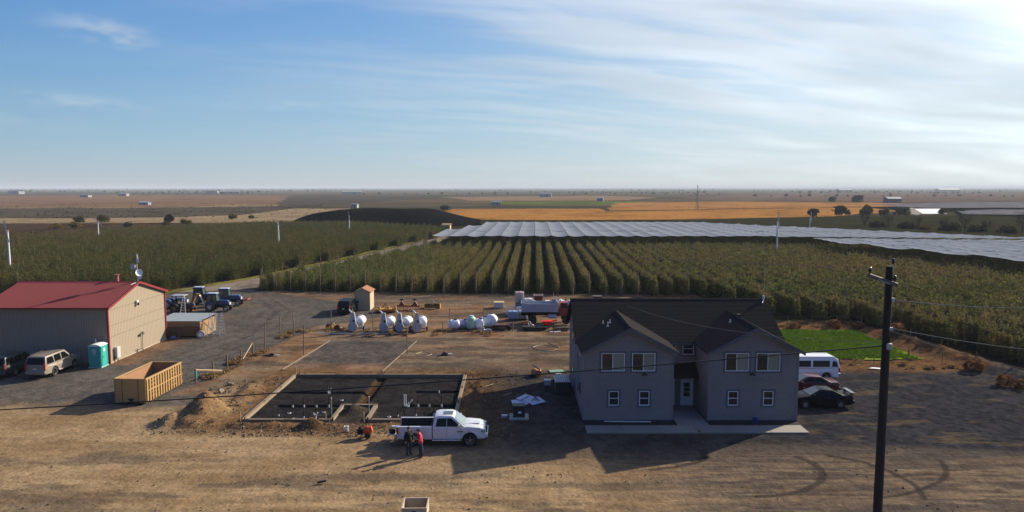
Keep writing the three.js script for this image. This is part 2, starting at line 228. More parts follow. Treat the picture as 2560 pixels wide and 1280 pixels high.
{
  const st = 0.3, nx = Math.round((X1 - X0) / st), nz = Math.round((Z1 - Z0) / st), pos = new Float32Array((nx + 1) * (nz + 1) * 3), uv = new Float32Array((nx + 1) * (nz + 1) * 2);
  for (let j = 0, k = 0; j <= nz; j++) for (let i = 0; i <= nx; i++, k++) { const x = X0 + i * st, z = Z0 + j * st; pos[k * 3] = x; pos[k * 3 + 1] = hgt(x, z); pos[k * 3 + 2] = z; uv[k * 2] = (x - X0) / (X1 - X0); uv[k * 2 + 1] = (z - Z0) / (Z1 - Z0); }
  const whole = new THREE.BufferGeometry(); whole.setAttribute('position', new THREE.BufferAttribute(pos, 3)); whole.setAttribute('uv', new THREE.BufferAttribute(uv, 2));
  const idx = { dirt_yard: [], gravel_lot: [], gravel_road: [], building_pit: [] };
  const cell = (x, z) => { if (inFound(x, z, -0.3)) return 'building_pit'; const K = kindAt(x, z); if (K.front > 0 && x < 3) return 'dirt_yard'; if (K.lot > 0 || (x > -1 && z > -64 && z < -44 && x < 22)) return 'gravel_lot'; if (K.yard > 0 || x > -22 || z > -47) return 'dirt_yard'; return 'gravel_road'; };
  const all = [];
  for (let j = 0; j < nz; j++) for (let i = 0; i < nx; i++) { const a = j * (nx + 1) + i, b = a + nx + 1, t = [a, b, a + 1, a + 1, b, b + 1]; idx[cell(X0 + (i + 0.5) * st, Z0 + (j + 0.5) * st)].push(...t); for (const q of t) all.push(q); }
  whole.setIndex(all); whole.computeVertexNormals();
  delete idx.building_pit; { const s = 0.1, Q = [], T = [], J = [], nx2 = Math.round((FOUND.x1 - FOUND.x0 + 0.2) / s), nz2 = Math.round((FOUND.zf - FOUND.zb + 0.2) / s); for (let j = 0; j <= nz2; j++) for (let i = 0; i <= nx2; i++) { const x = FOUND.x0 - 0.1 + i * s, z = FOUND.zb - 0.1 + j * s; Q.push(x, hgt(x, z) + 0.012 * fbm(x * 7, z * 7, 2), z); T.push((x - X0) / (X1 - X0), (z - Z0) / (Z1 - Z0)); } for (let j = 0; j < nz2; j++) for (let i = 0; i < nx2; i++) { if (!inFound(FOUND.x0 - 0.1 + (i + 0.5) * s, FOUND.zb - 0.1 + (j + 0.5) * s, 0.1)) continue; const a = j * (nx2 + 1) + i, b = a + nx2 + 1; J.push(a, b, a + 1, a + 1, b, b + 1); } const g = new THREE.BufferGeometry(); g.setAttribute('position', new THREE.Float32BufferAttribute(Q, 3)); g.setAttribute('uv', new THREE.Float32BufferAttribute(T, 2)); g.setIndex(J); g.computeVertexNormals(); struct('building_pit', g, yardMat, 'dark damp sand floor inside the foundation forms'); }
  for (const k of Object.keys(idx)) { // own compact copy of the vertices that each region uses
    const map = new Map(), P = [], N = [], U = [], I = [], n = whole.attributes.normal.array;
    for (const q of idx[k]) { let m = map.get(q); if (m === undefined) { m = map.size; map.set(q, m); P.push(pos[q * 3], pos[q * 3 + 1], pos[q * 3 + 2]); N.push(n[q * 3], n[q * 3 + 1], n[q * 3 + 2]); U.push(uv[q * 2], uv[q * 2 + 1]); } I.push(m); }
    const g = new THREE.BufferGeometry(); g.setAttribute('position', new THREE.Float32BufferAttribute(P, 3)); g.setAttribute('normal', new THREE.Float32BufferAttribute(N, 3)); g.setAttribute('uv', new THREE.Float32BufferAttribute(U, 2)); g.setIndex(I);
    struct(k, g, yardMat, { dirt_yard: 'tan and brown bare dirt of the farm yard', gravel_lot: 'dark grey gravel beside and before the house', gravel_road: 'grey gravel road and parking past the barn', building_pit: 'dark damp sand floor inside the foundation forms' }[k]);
  }
}

// ---------------------------------------------------------------- the plain out to the horizon
{
  const rings = [], A = 460; let r = 60; while (r < 26000) { rings.push(r); r *= 1.05; } rings.push(30000);
  const P = [], C = [], I = [], U = [];
  P.push(0, -0.5, 0); C.push(0.1, 0.08, 0.05); U.push(0, 0);
  for (const R of rings) for (let a = 0; a < A; a++) {
    const t = (a / A) * Math.PI * 2, x = Math.sin(t) * R, z = -Math.cos(t) * R;
    let y = lerp(-0.5, -0.08, sstep(150, 240, R)); if (R > 9000) y += 55 * sstep(9000, 26000, R) * fbm(t * 9 + 3, 2.2, 4) * (0.35 + 0.65 * sstep(-0.4, 0.5, t > Math.PI ? t - 6.2832 : t));
    P.push(x, y, z); U.push(x / 60, z / 60);
    const n = fbm(x * 0.0016 + 9, z * 0.0016, 5), m = fbm(x * 0.0006 + 2, z * 0.005 + 5, 4), q = fbm(x * 0.011, z * 0.03 + 3, 4);
    let c = mix3([0.15, 0.105, 0.062], [0.24, 0.165, 0.1], n); c = mix3(c, [0.085, 0.08, 0.052], sstep(0.5, 0.62, m)); c = mix3(c, [0.06, 0.075, 0.04], 0.8 * sstep(0.56, 0.66, fbm(x * 0.0009 + 31, z * 0.004, 4)));
    c = mix3(c, [0.05, 0.047, 0.035], 0.7 * sstep(0.52, 0.64, q)); const k = 0.62 * (0.75 + 0.5 * q); if (R < 330) c = mix3(c, [0.05, 0.05, 0.025], 0.8);
    C.push(c[0] * k, c[1] * k, c[2] * k);
  }
  for (let a = 0; a < A; a++) I.push(0, 1 + (a + 1) % A, 1 + a);
  for (let k = 0; k < rings.length - 1; k++) for (let a = 0; a < A; a++) { const p = 1 + k * A + a, q = 1 + k * A + (a + 1) % A; I.push(p, q, p + A, q, q + A, p + A); }
  const g = new THREE.BufferGeometry(); g.setAttribute('position', new THREE.Float32BufferAttribute(P, 3)); g.setAttribute('color', new THREE.Float32BufferAttribute(C, 3)); g.setAttribute('uv', new THREE.Float32BufferAttribute(U, 2)); g.setIndex(I); g.computeVertexNormals();
  struct('plain', g, new THREE.MeshPhysicalMaterial({ specularIntensity: 0, vertexColors: true, roughness: 1, map: WEAR }), 'wide flat farmland running to hazy low hills');
}
const fieldTex = (f, a) => tex(256, 256, (u, v) => { const n = 1 + a * (tfbm(u, v, 6, 5, f) - 0.5) + a * 0.7 * (tnoise(u, v, 64, f + 3) - 0.5); return [n * 0.85, n * 0.85, n * 0.85]; });
const FT = [fieldTex(1, 0.9), fieldTex(4, 1.3)];
let fieldLift = -0.03;
function field(name, label, pts, rgb, k = 0, scale = 130, lift) {
  const y = lift ?? (fieldLift += 0.025); // crops stand a little above one another
  // finely cut along its edge so that the outline wanders
  const E = []; for (let i = 0; i < pts.length; i++) { const [a, b] = pts[i], [c, d] = pts[(i + 1) % pts.length], L = Math.hypot(c - a, d - b), n = Math.max(1, Math.round(L / 25)); for (let j = 0; j < n; j++) { const x = lerp(a, c, j / n), z = lerp(b, d, j / n), w = Math.hypot(x, z) * 0.012; E.push([x + w * (vnoise(x * 0.06, z * 0.06) - 0.5), z + w * 2.5 * (vnoise(x * 0.05 + 40, z * 0.05) - 0.5)]); } }
  const g = new THREE.ShapeGeometry(new THREE.Shape(E.map((p) => new THREE.Vector2(p[0], -p[1])))); g.rotateX(-Math.PI / 2); g.translate(0, y, 0);
  const p = g.attributes.position, uv = g.attributes.uv; for (let i = 0; i < p.count; i++) uv.setXY(i, p.getX(i) / scale, p.getZ(i) / (scale * 1.6));
  return struct(name, g, new THREE.MeshPhysicalMaterial({ specularIntensity: 0, color: new THREE.Color().setRGB(...rgb).multiplyScalar(0.75), roughness: 1, map: FT[k], side: THREE.DoubleSide }), label);
}
field('ploughed_field', 'pinkish brown field far left', [[-1300, -1247], [-900, -1700], [-464, -1600], [-244, -748], [-310, -636], [-560, -610]], [0.235, 0.14, 0.085], 0, 300);
field('scrub_field', 'dark grey brown scrub strip on the left', [[-560, -575], [-292, -605], [-236, -670], [-185, -598], [-166, -439], [-193, -403], [-350, -388]], [0.1, 0.083, 0.06], 1, 60);
field('dry_grass_field', 'pale dry grass between the scrub and the brown field', [[-560, -598], [-304, -630], [-244, -760], [-205, -664], [-292, -606], [-480, -576]], [0.3, 0.225, 0.13], 1, 90);
field('stubble_field', 'pale tan stubble behind the left orchard', [[-330, -383], [-193, -403], [-166, -439], [-177, -586], [-130, -575], [-92, -393], [-100, -330], [-166, -341], [-280, -328]], [0.33, 0.25, 0.15], 0, 80);
field('fallow_field', 'dark grey fallow field behind the black mound', [[-464, -1497], [-228, -1871], [-142, -1069], [-174, -748], [-200, -623], [-233, -712]], [0.085, 0.07, 0.057], 0, 200);
field('ditch_bank', 'dark brown ditch bank along the left orchard', [[-290, -331], [-164, -343], [-146, -326], [-150, -270], [-230, -250]], [0.075, 0.05, 0.032], 1, 50);
field('pale_field', 'pale pinkish field beyond the green field', [[-130, -1301], [192, -1576], [256, -1247], [150, -965], [-52, -935]], [0.28, 0.19, 0.115], 0, 200);
field('green_field', 'narrow bright green irrigated field', [[-24, -855], [141, -906], [192, -787], [108, -695], [-20, -712]], [0.11, 0.155, 0.035], 0, 150);
field('wheat_field', 'large orange wheat stubble field behind the white nets', [[-48, -490], [-47, -564], [70, -575], [67, -506], [136, -534], [294, -610], [278, -506], [159, -388], [100, -359], [42, -340], [-19, -343]], [0.43, 0.21, 0.058], 0, 120);
field('wheat_field', 'farther orange wheat stubble field below the lattice mast', [[113, -787], [253, -880], [423, -787], [360, -640], [300, -630], [139, -552], [70, -522], [80, -598]], [0.42, 0.21, 0.07], 0, 140);
field('mauve_field', 'muted mauve brown field far right', [[278, -1197], [734, -2139], [2200, -2496], [900, -997], [447, -831], [269, -935]], [0.17, 0.115, 0.085], 0, 260);
field('far_green_field', 'dull green fields on the far right plain', [[-300, -2400], [500, -2300], [640, -3000], [-200, -3400]], [0.085, 0.1, 0.05], 1, 400);
field('track', 'dark farm track between the two orange fields', [[65, -506], [136, -535], [298, -611], [302, -622], [138, -545], [66, -514]], [0.09, 0.06, 0.04], 0, 50);
field('farm_road', 'pale farm road running diagonally between the orchards', [[-53.6, -112.5], [-46.3, -131.5], [-38.8, -165], [-26, -229], [-20, -262], [-16, -258], [-21.8, -228], [-23, -186], [-33, -150], [-42.6, -116.5]], [0.26, 0.22, 0.17], 0, 60, 0.06);
field('grass_verge', 'yellow green grass verge along the left orchard', [[-56, -110.2], [-48.4, -131.5], [-40.9, -165], [-28.2, -229], [-26.6, -229], [-39, -165], [-46.2, -131.8], [-53.8, -111]], [0.22, 0.2, 0.05], 1, 20, 0.1);

// ---------------------------------------------------------------- orchard
const leafMat = (rgb, t = 0.3) => new THREE.MeshPhysicalMaterial({ color: new THREE.Color().setRGB(...rgb), roughness: 1, specularIntensity: 0, side: THREE.DoubleSide, transmission: t, thickness: 0, vertexColors: false });
const crownMats = [leafMat([0.155, 0.15, 0.058]), leafMat([0.18, 0.165, 0.065]), leafMat([0.13, 0.14, 0.05]), leafMat([0.2, 0.16, 0.065])];
function leaves(n, seed, place, size) { // loose leaf-clump faces, each a bent pair of triangles
  const r = rng(seed), P = [], o = new THREE.Vector3(), a = new THREE.Vector3(), b = new THREE.Vector3(), q = new THREE.Quaternion(), e = new THREE.Euler();
  for (let i = 0; i < n; i++) {
    const [x, y, z] = place(r); e.set((r() - 0.5) * 2.2, r() * 6.28, (r() - 0.5) * 2.2); q.setFromEuler(e); const s = size * (0.6 + 0.8 * r());
    const c = [[-0.5, 0, -0.32], [0.5, 0.08, -0.25], [0.42, -0.06, 0.36], [-0.42, 0.05, 0.28]].map((k) => a.set(...k).multiplyScalar(s).applyQuaternion(q).add(o.set(x, y, z)).toArray());
    P.push(...c[0], ...c[1], ...c[2], ...c[0], ...c[2], ...c[3]);
  }
  const g = new THREE.BufferGeometry(); g.setAttribute('position', new THREE.Float32BufferAttribute(P, 3)); g.computeVertexNormals(); return g;
}
const shoots = (seed, H, w) => { const q = rng(seed), S = []; for (let i = 0; i < 22; i++) S.push([(q() - 0.5) * w * 0.85, (q() - 0.5) * 1.25, H * (0.72 + 0.4 * q() * q()), (q() - 0.5) * 0.25, (q() - 0.5) * 0.25]); return (r) => { const s = S[Math.floor(r() * 22)], t = r(), y = 0.35 + t * (s[2] - 0.35), k = 0.17 * (1.1 - 0.75 * t) + 0.04, a = r() * 6.283, m = Math.sqrt(r()) * k; return [s[0] * (1 - 0.25 * t) + s[3] * t + Math.cos(a) * m * 1.4, y, s[1] + s[4] * t + Math.sin(a) * m * 1.4]; }; };
const treePlace = (H, w) => (r) => { const t = Math.pow(r(), 0.8), y = 0.45 + t * (H - 0.45), rad = w * (t > 0.72 ? (1.22 - t) * 2 : 0.88 + 0.12 * Math.sin(t * 7 + w * 9)) * Math.sqrt(r()) + 0.03, an = r() * 6.28; return [Math.cos(an) * rad * 0.72, y, Math.sin(an) * rad * 1.35]; };
const crownGeos = [0, 1, 2, 3].map((i) => leaves(820, 100 + i, shoots(140 + i, 2.95 + 0.1 * i, 0.85), 0.14));
const lowGeos = [0, 1, 2, 3, 4].map((i) => leaves(800, 200 + i, shoots(240 + i, 2.95 + 0.08 * i, 1.0), 0.15));
const trunkGeo = merge([bar([0, -0.1, 0], [0.03, 1.3, 0.02], 0.05, 6, 0.04), bar([0.03, 1.3, 0.02], [-0.02, 3.2, 0], 0.04, 5, 0.015), bar([0.02, 0.9, 0], [0.35, 1.4, 0.3], 0.02, 4, 0.008), bar([0.02, 1.1, 0], [-0.35, 1.7, -0.25], 0.02, 4, 0.008)]);
const ROW = 2.5, YAW = 0.0323; // the rows run just right of straight away
const leftEdge = (z) => lerp(-41, -22, clamp((z + 116) / -69)) - 0.0;
const roadEdge = (z) => { for (let i = 1; i < ROADL.length; i++) if (z > ROADL[i][1]) return lerp(ROADL[i - 1][0], ROADL[i][0], clamp((z - ROADL[i - 1][1]) / (ROADL[i][1] - ROADL[i - 1][1]))); return -26.8; };
const CENTRE = [[-41.5, -116.2], [-18, -112.6], [8, -111.6], [30, -108.8], [33.5, -93], [43, -85.5], [45, -76], [48, -66], [62, -50], [120, -60], [150, -150], [150, -200], [110, -225], [69, -232], [-18, -232], [-21, -184.5]];
const LEFTB = [[-55.4, -112.5], [-48.1, -132], [-40.6, -165], [-27.8, -228], [-23, -262], [-63, -303], [-100, -312], [-131, -268], [-157, -216], [-230, -198], [-230, -112.5]];
const spots = [];
{
  const r = rng(9);
  for (let k = -96; k < 64; k++) for (let z = -48; z > -304; z -= 1.05) {
    const x = 1.9 + k * ROW - (z + 111) * Math.tan(YAW), zz = z + (r() - 0.5) * 0.25;
    const fx = Math.abs(x) / -zz; if (fx > 0.78 || r() < 0.015) continue;
    if (inPoly(x, zz, CENTRE) || inPoly(x, zz, LEFTB)) spots.push([x + (r() - 0.5) * 0.12, zz, r(), r(), r()]);
  }
}
{
  spots.sort((a, b) => Math.hypot(a[0], a[1]) - Math.hypot(b[0], b[1]));
  // the row-end trees beside the yard show largest: those are trees of their own
  const ends = spots.filter(([x, z]) => z > -119 && x > -42 && x < 31.5).slice(0, 130), endSet = new Set(ends), near = spots.filter((s) => !endSet.has(s)).slice(0, 165), own = new Set([...ends, ...near]);
  const protos = crownGeos.map((g, i) => { const t = thing('apple_tree', '', 'fruit tree', [0, 0, 0], 0, 'orchard trees nearest the yard'); part(t, 'trunk', trunkGeo, mat.oldwood); part(t, 'crown', g, crownMats[i]); return t; });
  let n = 0;
  for (const s of own) {
    const i = n < 4 ? n : Math.floor(s[2] * 4), right = s[0] > 31.5, label = right ? 'slim green orchard tree at the edge right of the lawn' : 'slim green orchard tree at the row ends behind the yard';
    const t = n < 4 ? protos[n] : copyOf(protos[i], 'apple_tree', label, [0, 0, 0]); t.userData.label = label; t.userData.group = right ? 'orchard trees at the edge right of the lawn' : 'orchard trees at the row ends behind the yard';
    t.position.set(s[0], Math.max(hgt(clamp(s[0], X0, X1), clamp(s[1], Z0, Z1)) - 0.02, -0.3), s[1]); t.rotation.y = (s[3] > 0.5 ? Math.PI : 0) + (s[4] - 0.5) * 0.6 - YAW; t.scale.set(0.95 + 0.2 * s[4], 0.88 + 0.2 * s[3], 0.95 + 0.2 * s[2]); n++;
  }
  const rest = spots.filter((s) => !own.has(s));
  const regions = [['orchard', 'rows of green fruit trees filling the middle and right', (s) => inPoly(s[0], s[1], CENTRE)], ['left_orchard', 'green fruit trees filling the left beyond the road', (s) => !inPoly(s[0], s[1], CENTRE)]];
  const m4 = new THREE.Matrix4(), q = new THREE.Quaternion(), Y = new THREE.Vector3(0, 1, 0), col = new THREE.Color();
  for (const [name, label, test] of regions) {
    const grp = new THREE.Group(); grp.name = name; scene.add(grp); tag(grp, label, 'orchard', null, 'stuff');
    const list = rest.filter(test);
    for (let v = 0; v < 5; v++) {
      const L = list.filter((s) => Math.floor(s[2] * 5) === v), im = new THREE.InstancedMesh(lowGeos[v], leafMat([1, 1, 1], 0.3), L.length);
      L.forEach((s, i) => {
        const d = Math.hypot(s[0], s[1]); q.setFromAxisAngle(Y, (s[3] > 0.5 ? Math.PI : 0) + (s[4] - 0.5) * 0.6 - YAW); m4.compose(new THREE.Vector3(s[0], -0.25, s[1]), q, new THREE.Vector3(1 + 0.25 * s[4], 0.92 + 0.16 * s[3], 1 + 0.25 * s[4])); im.setMatrixAt(i, m4);
        const p = fbm(s[0] * 0.03 + 5, s[1] * 0.03, 3), t = clamp(s[4] * 0.75 + (p - 0.5) * 1.4 + (s[0] > 60 && s[1] > -175 ? 0.2 : 0)), f = (name === 'orchard' ? 1 : 0.72) * (0.75 + 0.5 * s[2]);
        col.setRGB(lerp(0.125, 0.21, t) * f, lerp(0.14, 0.165, t) * f, lerp(0.05, 0.068, t) * f); im.setColorAt(i, col);
      });
      im.name = 'foliage'; im.userData.kind = 'stuff'; im.castShadow = im.receiveShadow = true; grp.add(im);
    }
    // stakes standing in the rows
    const st = list.filter((s, i) => i % 9 === 4), im = new THREE.InstancedMesh(new THREE.CylinderGeometry(0.04, 0.045, 3.6, 5), mat.postwood, st.length);
    st.forEach((s, i) => { m4.makeTranslation(s[0] + 0.1, 1.6, s[1] + 0.4); im.setMatrixAt(i, m4); }); im.name = 'trellis_stakes'; im.userData.kind = 'stuff'; im.castShadow = true; grp.add(im);
  }
}
// trellis end posts along the front of the rows and along the road
{
  const proto = thing('trellis_post', '', 'post'); part(proto, 'post', cyl(0.06, 0.085, 3.7, 0, 1.75, 0, 8), mat.postwood); part(proto, 'anchor_wire', bar([0, 3.4, 0], [0, 0, 1.7], 0.012, 4), mat.wire);
  let first = true; const r = rng(31);
  const put = (x, z, label, group) => { const t = first ? proto : copyOf(proto, 'trellis_post', label, [0, 0, 0]); first = false; t.userData.label = label; t.userData.group = group; t.position.set(x, 0, z); t.rotation.z = (r() - 0.5) * 0.04; };
  for (let k = -17; k < 12; k++) { const z = k < 3 ? -112 - (k < -7 ? (-7 - k) * 0.43 : 0) + 0.4 : -110.6; put(1.9 + k * ROW - (z + 111) * Math.tan(YAW), z + 0.6, 'tall wooden trellis post at an orchard row end behind the yard', 'trellis posts at the row ends behind the yard'); }
  for (let i = 0; i < 20; i++) { const z = -118 - i * 5.6 * (1 + i * 0.02); if (z < -230) break; put(leftEdge(z) - 0.8 + (z < -185 ? (z + 185) * 0.09 : 0), z, 'wooden trellis post beside the diagonal farm road', 'trellis posts along the diagonal farm road'); }
  for (let i = 0; i < 12; i++) { const z = -66 - i * 4.1, x = i < 3 ? 48.6 - i * 0.6 : i < 6 ? 45.8 - (i - 3) * 0.8 : 42.5 - (i - 6) * 2.2; if (z < -92) break; put(x, z, 'wooden trellis post at the orchard edge right of the lawn', 'trellis posts at the orchard edge right of the lawn'); }
}
// white hail nets
{
  const r = rng(5), netMat = M([0.3, 0.345, 0.41], 0.9, 0, { specularIntensity: 0, transmission: 0.25, thickness: 0, side: THREE.DoubleSide, map: WEAR });
  function net(name, label, x0, x1, w, zNear, zFar, skip) {
    const t = thing(name, label, 'shade net'); const n = Math.round((x1 - x0) / w);
    for (let k = 0; k < n; k++) {
      const xa = x0 + k * w, a = zNear(xa + w / 2), b = zFar(xa + w / 2); if (a - b < 3) continue;
      const cuts = [a]; for (let z = a - 22; z > b + 8; z -= 24) cuts.push(z + (r() - 0.5)); cuts.push(b);
      for (let c = 0; c < cuts.length - 1; c++) {
        if (skip && skip(k, c)) continue;
        const za = cuts[c] - (c ? 0.5 : 0), zb = cuts[c + 1], g = new THREE.PlaneGeometry(1, 1, 8, 10), p = g.attributes.position, sag = 0.14 + r() * 0.12;
        for (let i = 0; i < p.count; i++) { const u = p.getX(i) + 0.5, v = p.getY(i) + 0.5, z = lerp(za, zb, v), x = xa + 0.06 + (w - 0.12) * u - (z + 111) * Math.tan(YAW); p.setXYZ(i, x, 4.25 - sag * Math.sin(u * Math.PI) - 0.12 * Math.sin(v * Math.PI * 4) ** 2 + 0.1 * vnoise(x * 0.7, z * 0.4), z); }
        g.computeVertexNormals(); part(t, 'net_panel', g, netMat);
      }
    }
    return t;
  }
  net('hail_net', 'long white hail net over trees below the orange field', -23, 136, 4.4, (x) => x > 66 ? -183 + (x - 66) * 0.13 : -185, (x) => x < -14 ? -250 + (-14 - x) * 5 : x < 64 ? -262 : lerp(-258, -174, clamp((x - 64) / 66)), null);
  net('hail_net', 'white hail net nearer at the right edge of the photo', 72, 134, 4.4, (x) => Math.min(-118, lerp(-172, -112, clamp((x - 70) / 20))), (x) => -178 + (x - 72) * 0.14);
}
// the dark flat-topped heap
{
  const g = new THREE.PlaneGeometry(150, 90, 110, 60); g.rotateX(-Math.PI / 2); const p = g.attributes.position;
  for (let i = 0; i < p.count; i++) {
    const x = p.getX(i) - 65, z = p.getZ(i) - 352, n = fbm(x * 0.07, z * 0.07, 4), prof = x < -104 ? 0 : x < -80 ? sstep(-106, -84, x) * 5.8 : x < -44 ? 5.9 + 0.4 * n : lerp(6.1, 0, sstep(-46, -12, x));
    const front = sstep(-306, -322, z + 8 * (n - 0.5)), back = sstep(-394, -372, z); p.setXYZ(i, x, -0.6 + (prof + 0.6) * front * back + 1.4 * (n - 0.5) * front * sstep(0, 2, prof) * (z > -326 ? 1 : 0.3), z);
  }
  g.computeVertexNormals(); struct('spoil_heap', g, M([0.006, 0.0065, 0.008], 0.95, 0, { map: WEAR, bumpMap: grainOf(10), bumpScale: 0.5, specularIntensity: 0 }), 'long dark flat-topped heap beyond the left orchard');
}

// ---------------------------------------------------------------- house
{
  const wallMat = M([0.27, 0.25, 0.245], 0.95, 0, { map: wearOf(0.13), specularIntensity: 0.3, bumpMap: grainOf(6), bumpScale: 0.004 }), trim = M([0.1, 0.105, 0.125], 0.7), frameM = M([0.75, 0.75, 0.74], 0.5), paneM = M([0.03, 0.035, 0.03], 0.04), paneL = M([0.25, 0.28, 0.21], 0.12), fasciaM = M([0.34, 0.31, 0.28], 0.8);
  const house = thing('house', 'two storey grey house with dark shingle roof and two gabled wings', 'house', [0, 0, 0]);
  const xl = 5.05, xr = 20.18, nl = 11.39, nr = 13.84, zf = -49.7, zr = -53.4, zb = -62.2, zRidge = -57.8, hRidge = 7.55, hEave = 5.2, ms = (hRidge - hEave) / (zRidge - zr + 0); // main roof: rises going away
  const mainH = (z) => hEave + (z - zr) * ms;
  // shingled slope over a quad: eave a-b, ridge d-c
  const shingleMats = [0, 1, 2].map((i) => M([0.027 + 0.005 * i, 0.0255 + 0.005 * i, 0.025 + 0.005 * i], 0.95, 0, { specularIntensity: 0, bumpMap: grainOf(30, 30), bumpScale: 0.01 }));
  const roof = (name, a, b, c, d, label) => {
    const n = Math.round(V(a).distanceTo(V(d)) / 0.17), up = V(b).sub(V(a)).cross(V(d).sub(V(a))).normalize(); if (up.y < 0) up.negate();
    const base = hull([a, b, c, d, ...[a, b, c, d].map((p) => V(p).addScaledVector(up, -0.14).toArray())]), r = part(house, name, base, shingleMats[0], label), list = [];
    for (let i = 0; i < n; i++) {
      const t0 = i / n, t1 = (i + 1.12) / n, L0 = V(a).lerp(V(d), t0), R0 = V(b).lerp(V(c), t0), L1 = V(a).lerp(V(d), Math.min(1, t1)), R1 = V(b).lerp(V(c), Math.min(1, t1)), k = (p, h) => p.clone().addScaledVector(up, h).toArray();
      list.push(hull([k(L0, 0.002), k(R0, 0.002), k(L0, 0.026), k(R0, 0.026), k(L1, 0.003), k(R1, 0.003)]));
    }
    part(r, 'shingle_courses', list, shingleMats[1], null, 'stuff'); return r;
  };
  // front walls of the wings with real window openings
  const holesL = [rect(6.28, 3.66, 7.94, 4.96), rect(8.44, 3.66, 10.08, 4.96), rect(6.83, 1.18, 7.55, 2.23), rect(8.98, 1.18, 9.7, 2.23)], holesR = [rect(15.0, 3.66, 16.66, 4.96), rect(17.18, 3.66, 18.86, 4.96), rect(15.25, 1.18, 15.98, 2.23), rect(17.73, 1.18, 18.46, 2.23)];
  const gable = (x0, x1, holes) => { const c = (x0 + x1) / 2; return extrude([[x0, 0], [x1, 0], [x1, 5.0], [c, 5.0 + ((x1 - x0) / 2) * 0.53], [x0, 5.0]], 0.2, 0, 1, holes).translate(0, 0, zf - 0.2); };
  part(house, 'front_wall', gable(xl, nl, holesL), wallMat); part(house, 'front_wall', gable(nr, xr, holesR), wallMat);
  const side = (name, x, z0, z1, h) => part(house, name, box(0.2, h, z0 - z1, x, h / 2, (z0 + z1) / 2), wallMat);
  side('wing_wall', nl - 0.1, zf - 0.202, zr, 5.0); side('wing_wall', nr + 0.1, zf - 0.202, zr, 5.0);
  const gend = (x) => { const g = extrude([[0, 0], [zf - 0.202 - zb, 0], [zf - 0.202 - zb, 4.98], [zf - 0.202 - (zr + 0.002), 5.1], [zf - 0.202 - zRidge, hRidge - 0.25], [0.002, 4.98]].map(([p, q]) => [p, q]), 0.2); g.rotateY(Math.PI / 2); return g; };
  const endShape = [[0, 0], [12.3, 0], [12.3, 4.95], [8.6, 5.05], [4.4, 7.3], [0, 5.0]]; // along z from back to front
  for (const x of [xl, xr - 0.2]) { const g = extrude(endShape, 0.2); g.rotateY(-Math.PI / 2); g.translate(x + 0.2, 0, zb); part(house, 'side_wall', g, wallMat); }
  part(house, 'back_wall', box(xr - xl - 0.41, 5.0, 0.2, (xl + xr) / 2, 2.5, zb + 0.1), wallMat);
  part(house, 'recess_wall', extrude(rect(nl, 0, nr, 5.1), 0.2, 0, 1, [rect(12.86, 3.98, 13.72, 4.9), rect(11.5, 3.98, 12.36, 4.9), rect(12.78, 0.04, 13.72, 2.12), rect(11.46, 0.04, 12.34, 2.12)]).translate(0, 0, zr - 0.2), wallMat);
  for (const [a, b] of [[xl, nl], [nr, xr]]) part(house, 'upper_floor', box(b - a - 0.45, 0.25, 11.9, (a + b) / 2, 2.75, (zf + zb) / 2 - 0.05), M([0.2, 0.19, 0.18], 0.9));
  for (const [x0, x1] of [[xl, nl], [nr, xr]]) { part(house, 'band_board', box(x1 - x0, 0.05, 0.02, (x0 + x1) / 2, 3.0, zf + 0.012), wallMat); for (const x of [x0 + 0.05, x1 - 0.05]) part(house, 'corner_board', box(0.11, 4.95, 0.024, x, 2.49, zf + 0.014), wallMat); part(house, 'skirting', box(x1 - x0 + 0.02, 0.16, 0.03, (x0 + x1) / 2, 0.06, zf + 0.018), M([0.05, 0.05, 0.052], 0.9)); }
  // windows: frame > pane, mullion
  const win = ([x0, y0, x1, y1], z, sliding, noTrim) => {
    const w = x1 - x0, h = y1 - y0, cx = (x0 + x1) / 2, cy = (y0 + y1) / 2, f = 0.055, fr = part(house, 'window', [box(w, f, 0.1, cx, y1 - f / 2, z - 0.03), box(w, f, 0.1, cx, y0 + f / 2, z - 0.03), box(f, h - 2 * f, 0.1, x0 + f / 2, cy, z - 0.03), box(f, h - 2 * f, 0.1, x1 - f / 2, cy, z - 0.03)], frameM);
    if (!noTrim) part(fr, 'trim', [box(w + 0.24, 0.12, 0.03, cx, y1 + 0.06, z + 0.016), box(w + 0.24, 0.12, 0.03, cx, y0 - 0.06, z + 0.016), box(0.12, h, 0.03, x0 - 0.06, cy, z + 0.016), box(0.12, h, 0.03, x1 + 0.06, cy, z + 0.016)], trim);
    if (sliding) { part(fr, 'pane', box(w / 2 - f, h - 2 * f, 0.02, x0 + f + (w / 2 - f) / 2, cy, z - 0.07), paneM); part(fr, 'pane', box(w / 2 - f, h - 2 * f, 0.02, x1 - f - (w / 2 - f) / 2, cy, z - 0.05), paneL, 'pale greenish right hand window pane'); part(fr, 'mullion', box(f * 0.9, h - 2 * f, 0.05, cx - 0.02, cy, z - 0.03), frameM); }
    else { part(fr, 'pane', box(w - 2 * f, h / 2 - f, 0.02, cx, cy + h / 4 - f / 2, z - 0.05), paneM); part(fr, 'pane', box(w - 2 * f, h / 2 - f, 0.02, cx, cy - h / 4 + f / 2, z - 0.07), paneM); part(fr, 'mullion', box(w - 2 * f, f * 0.9, 0.05, cx, cy, z - 0.03), frameM); }
  };
  for (const H of [holesL, holesR]) H.forEach((q, i) => win([q[0][0], q[0][1], q[1][0], q[2][1]], zf, i < 2));
  win([12.86, 3.98, 13.72, 4.9], zr, false); win([11.5, 3.98, 12.36, 4.9], zr, false, true);
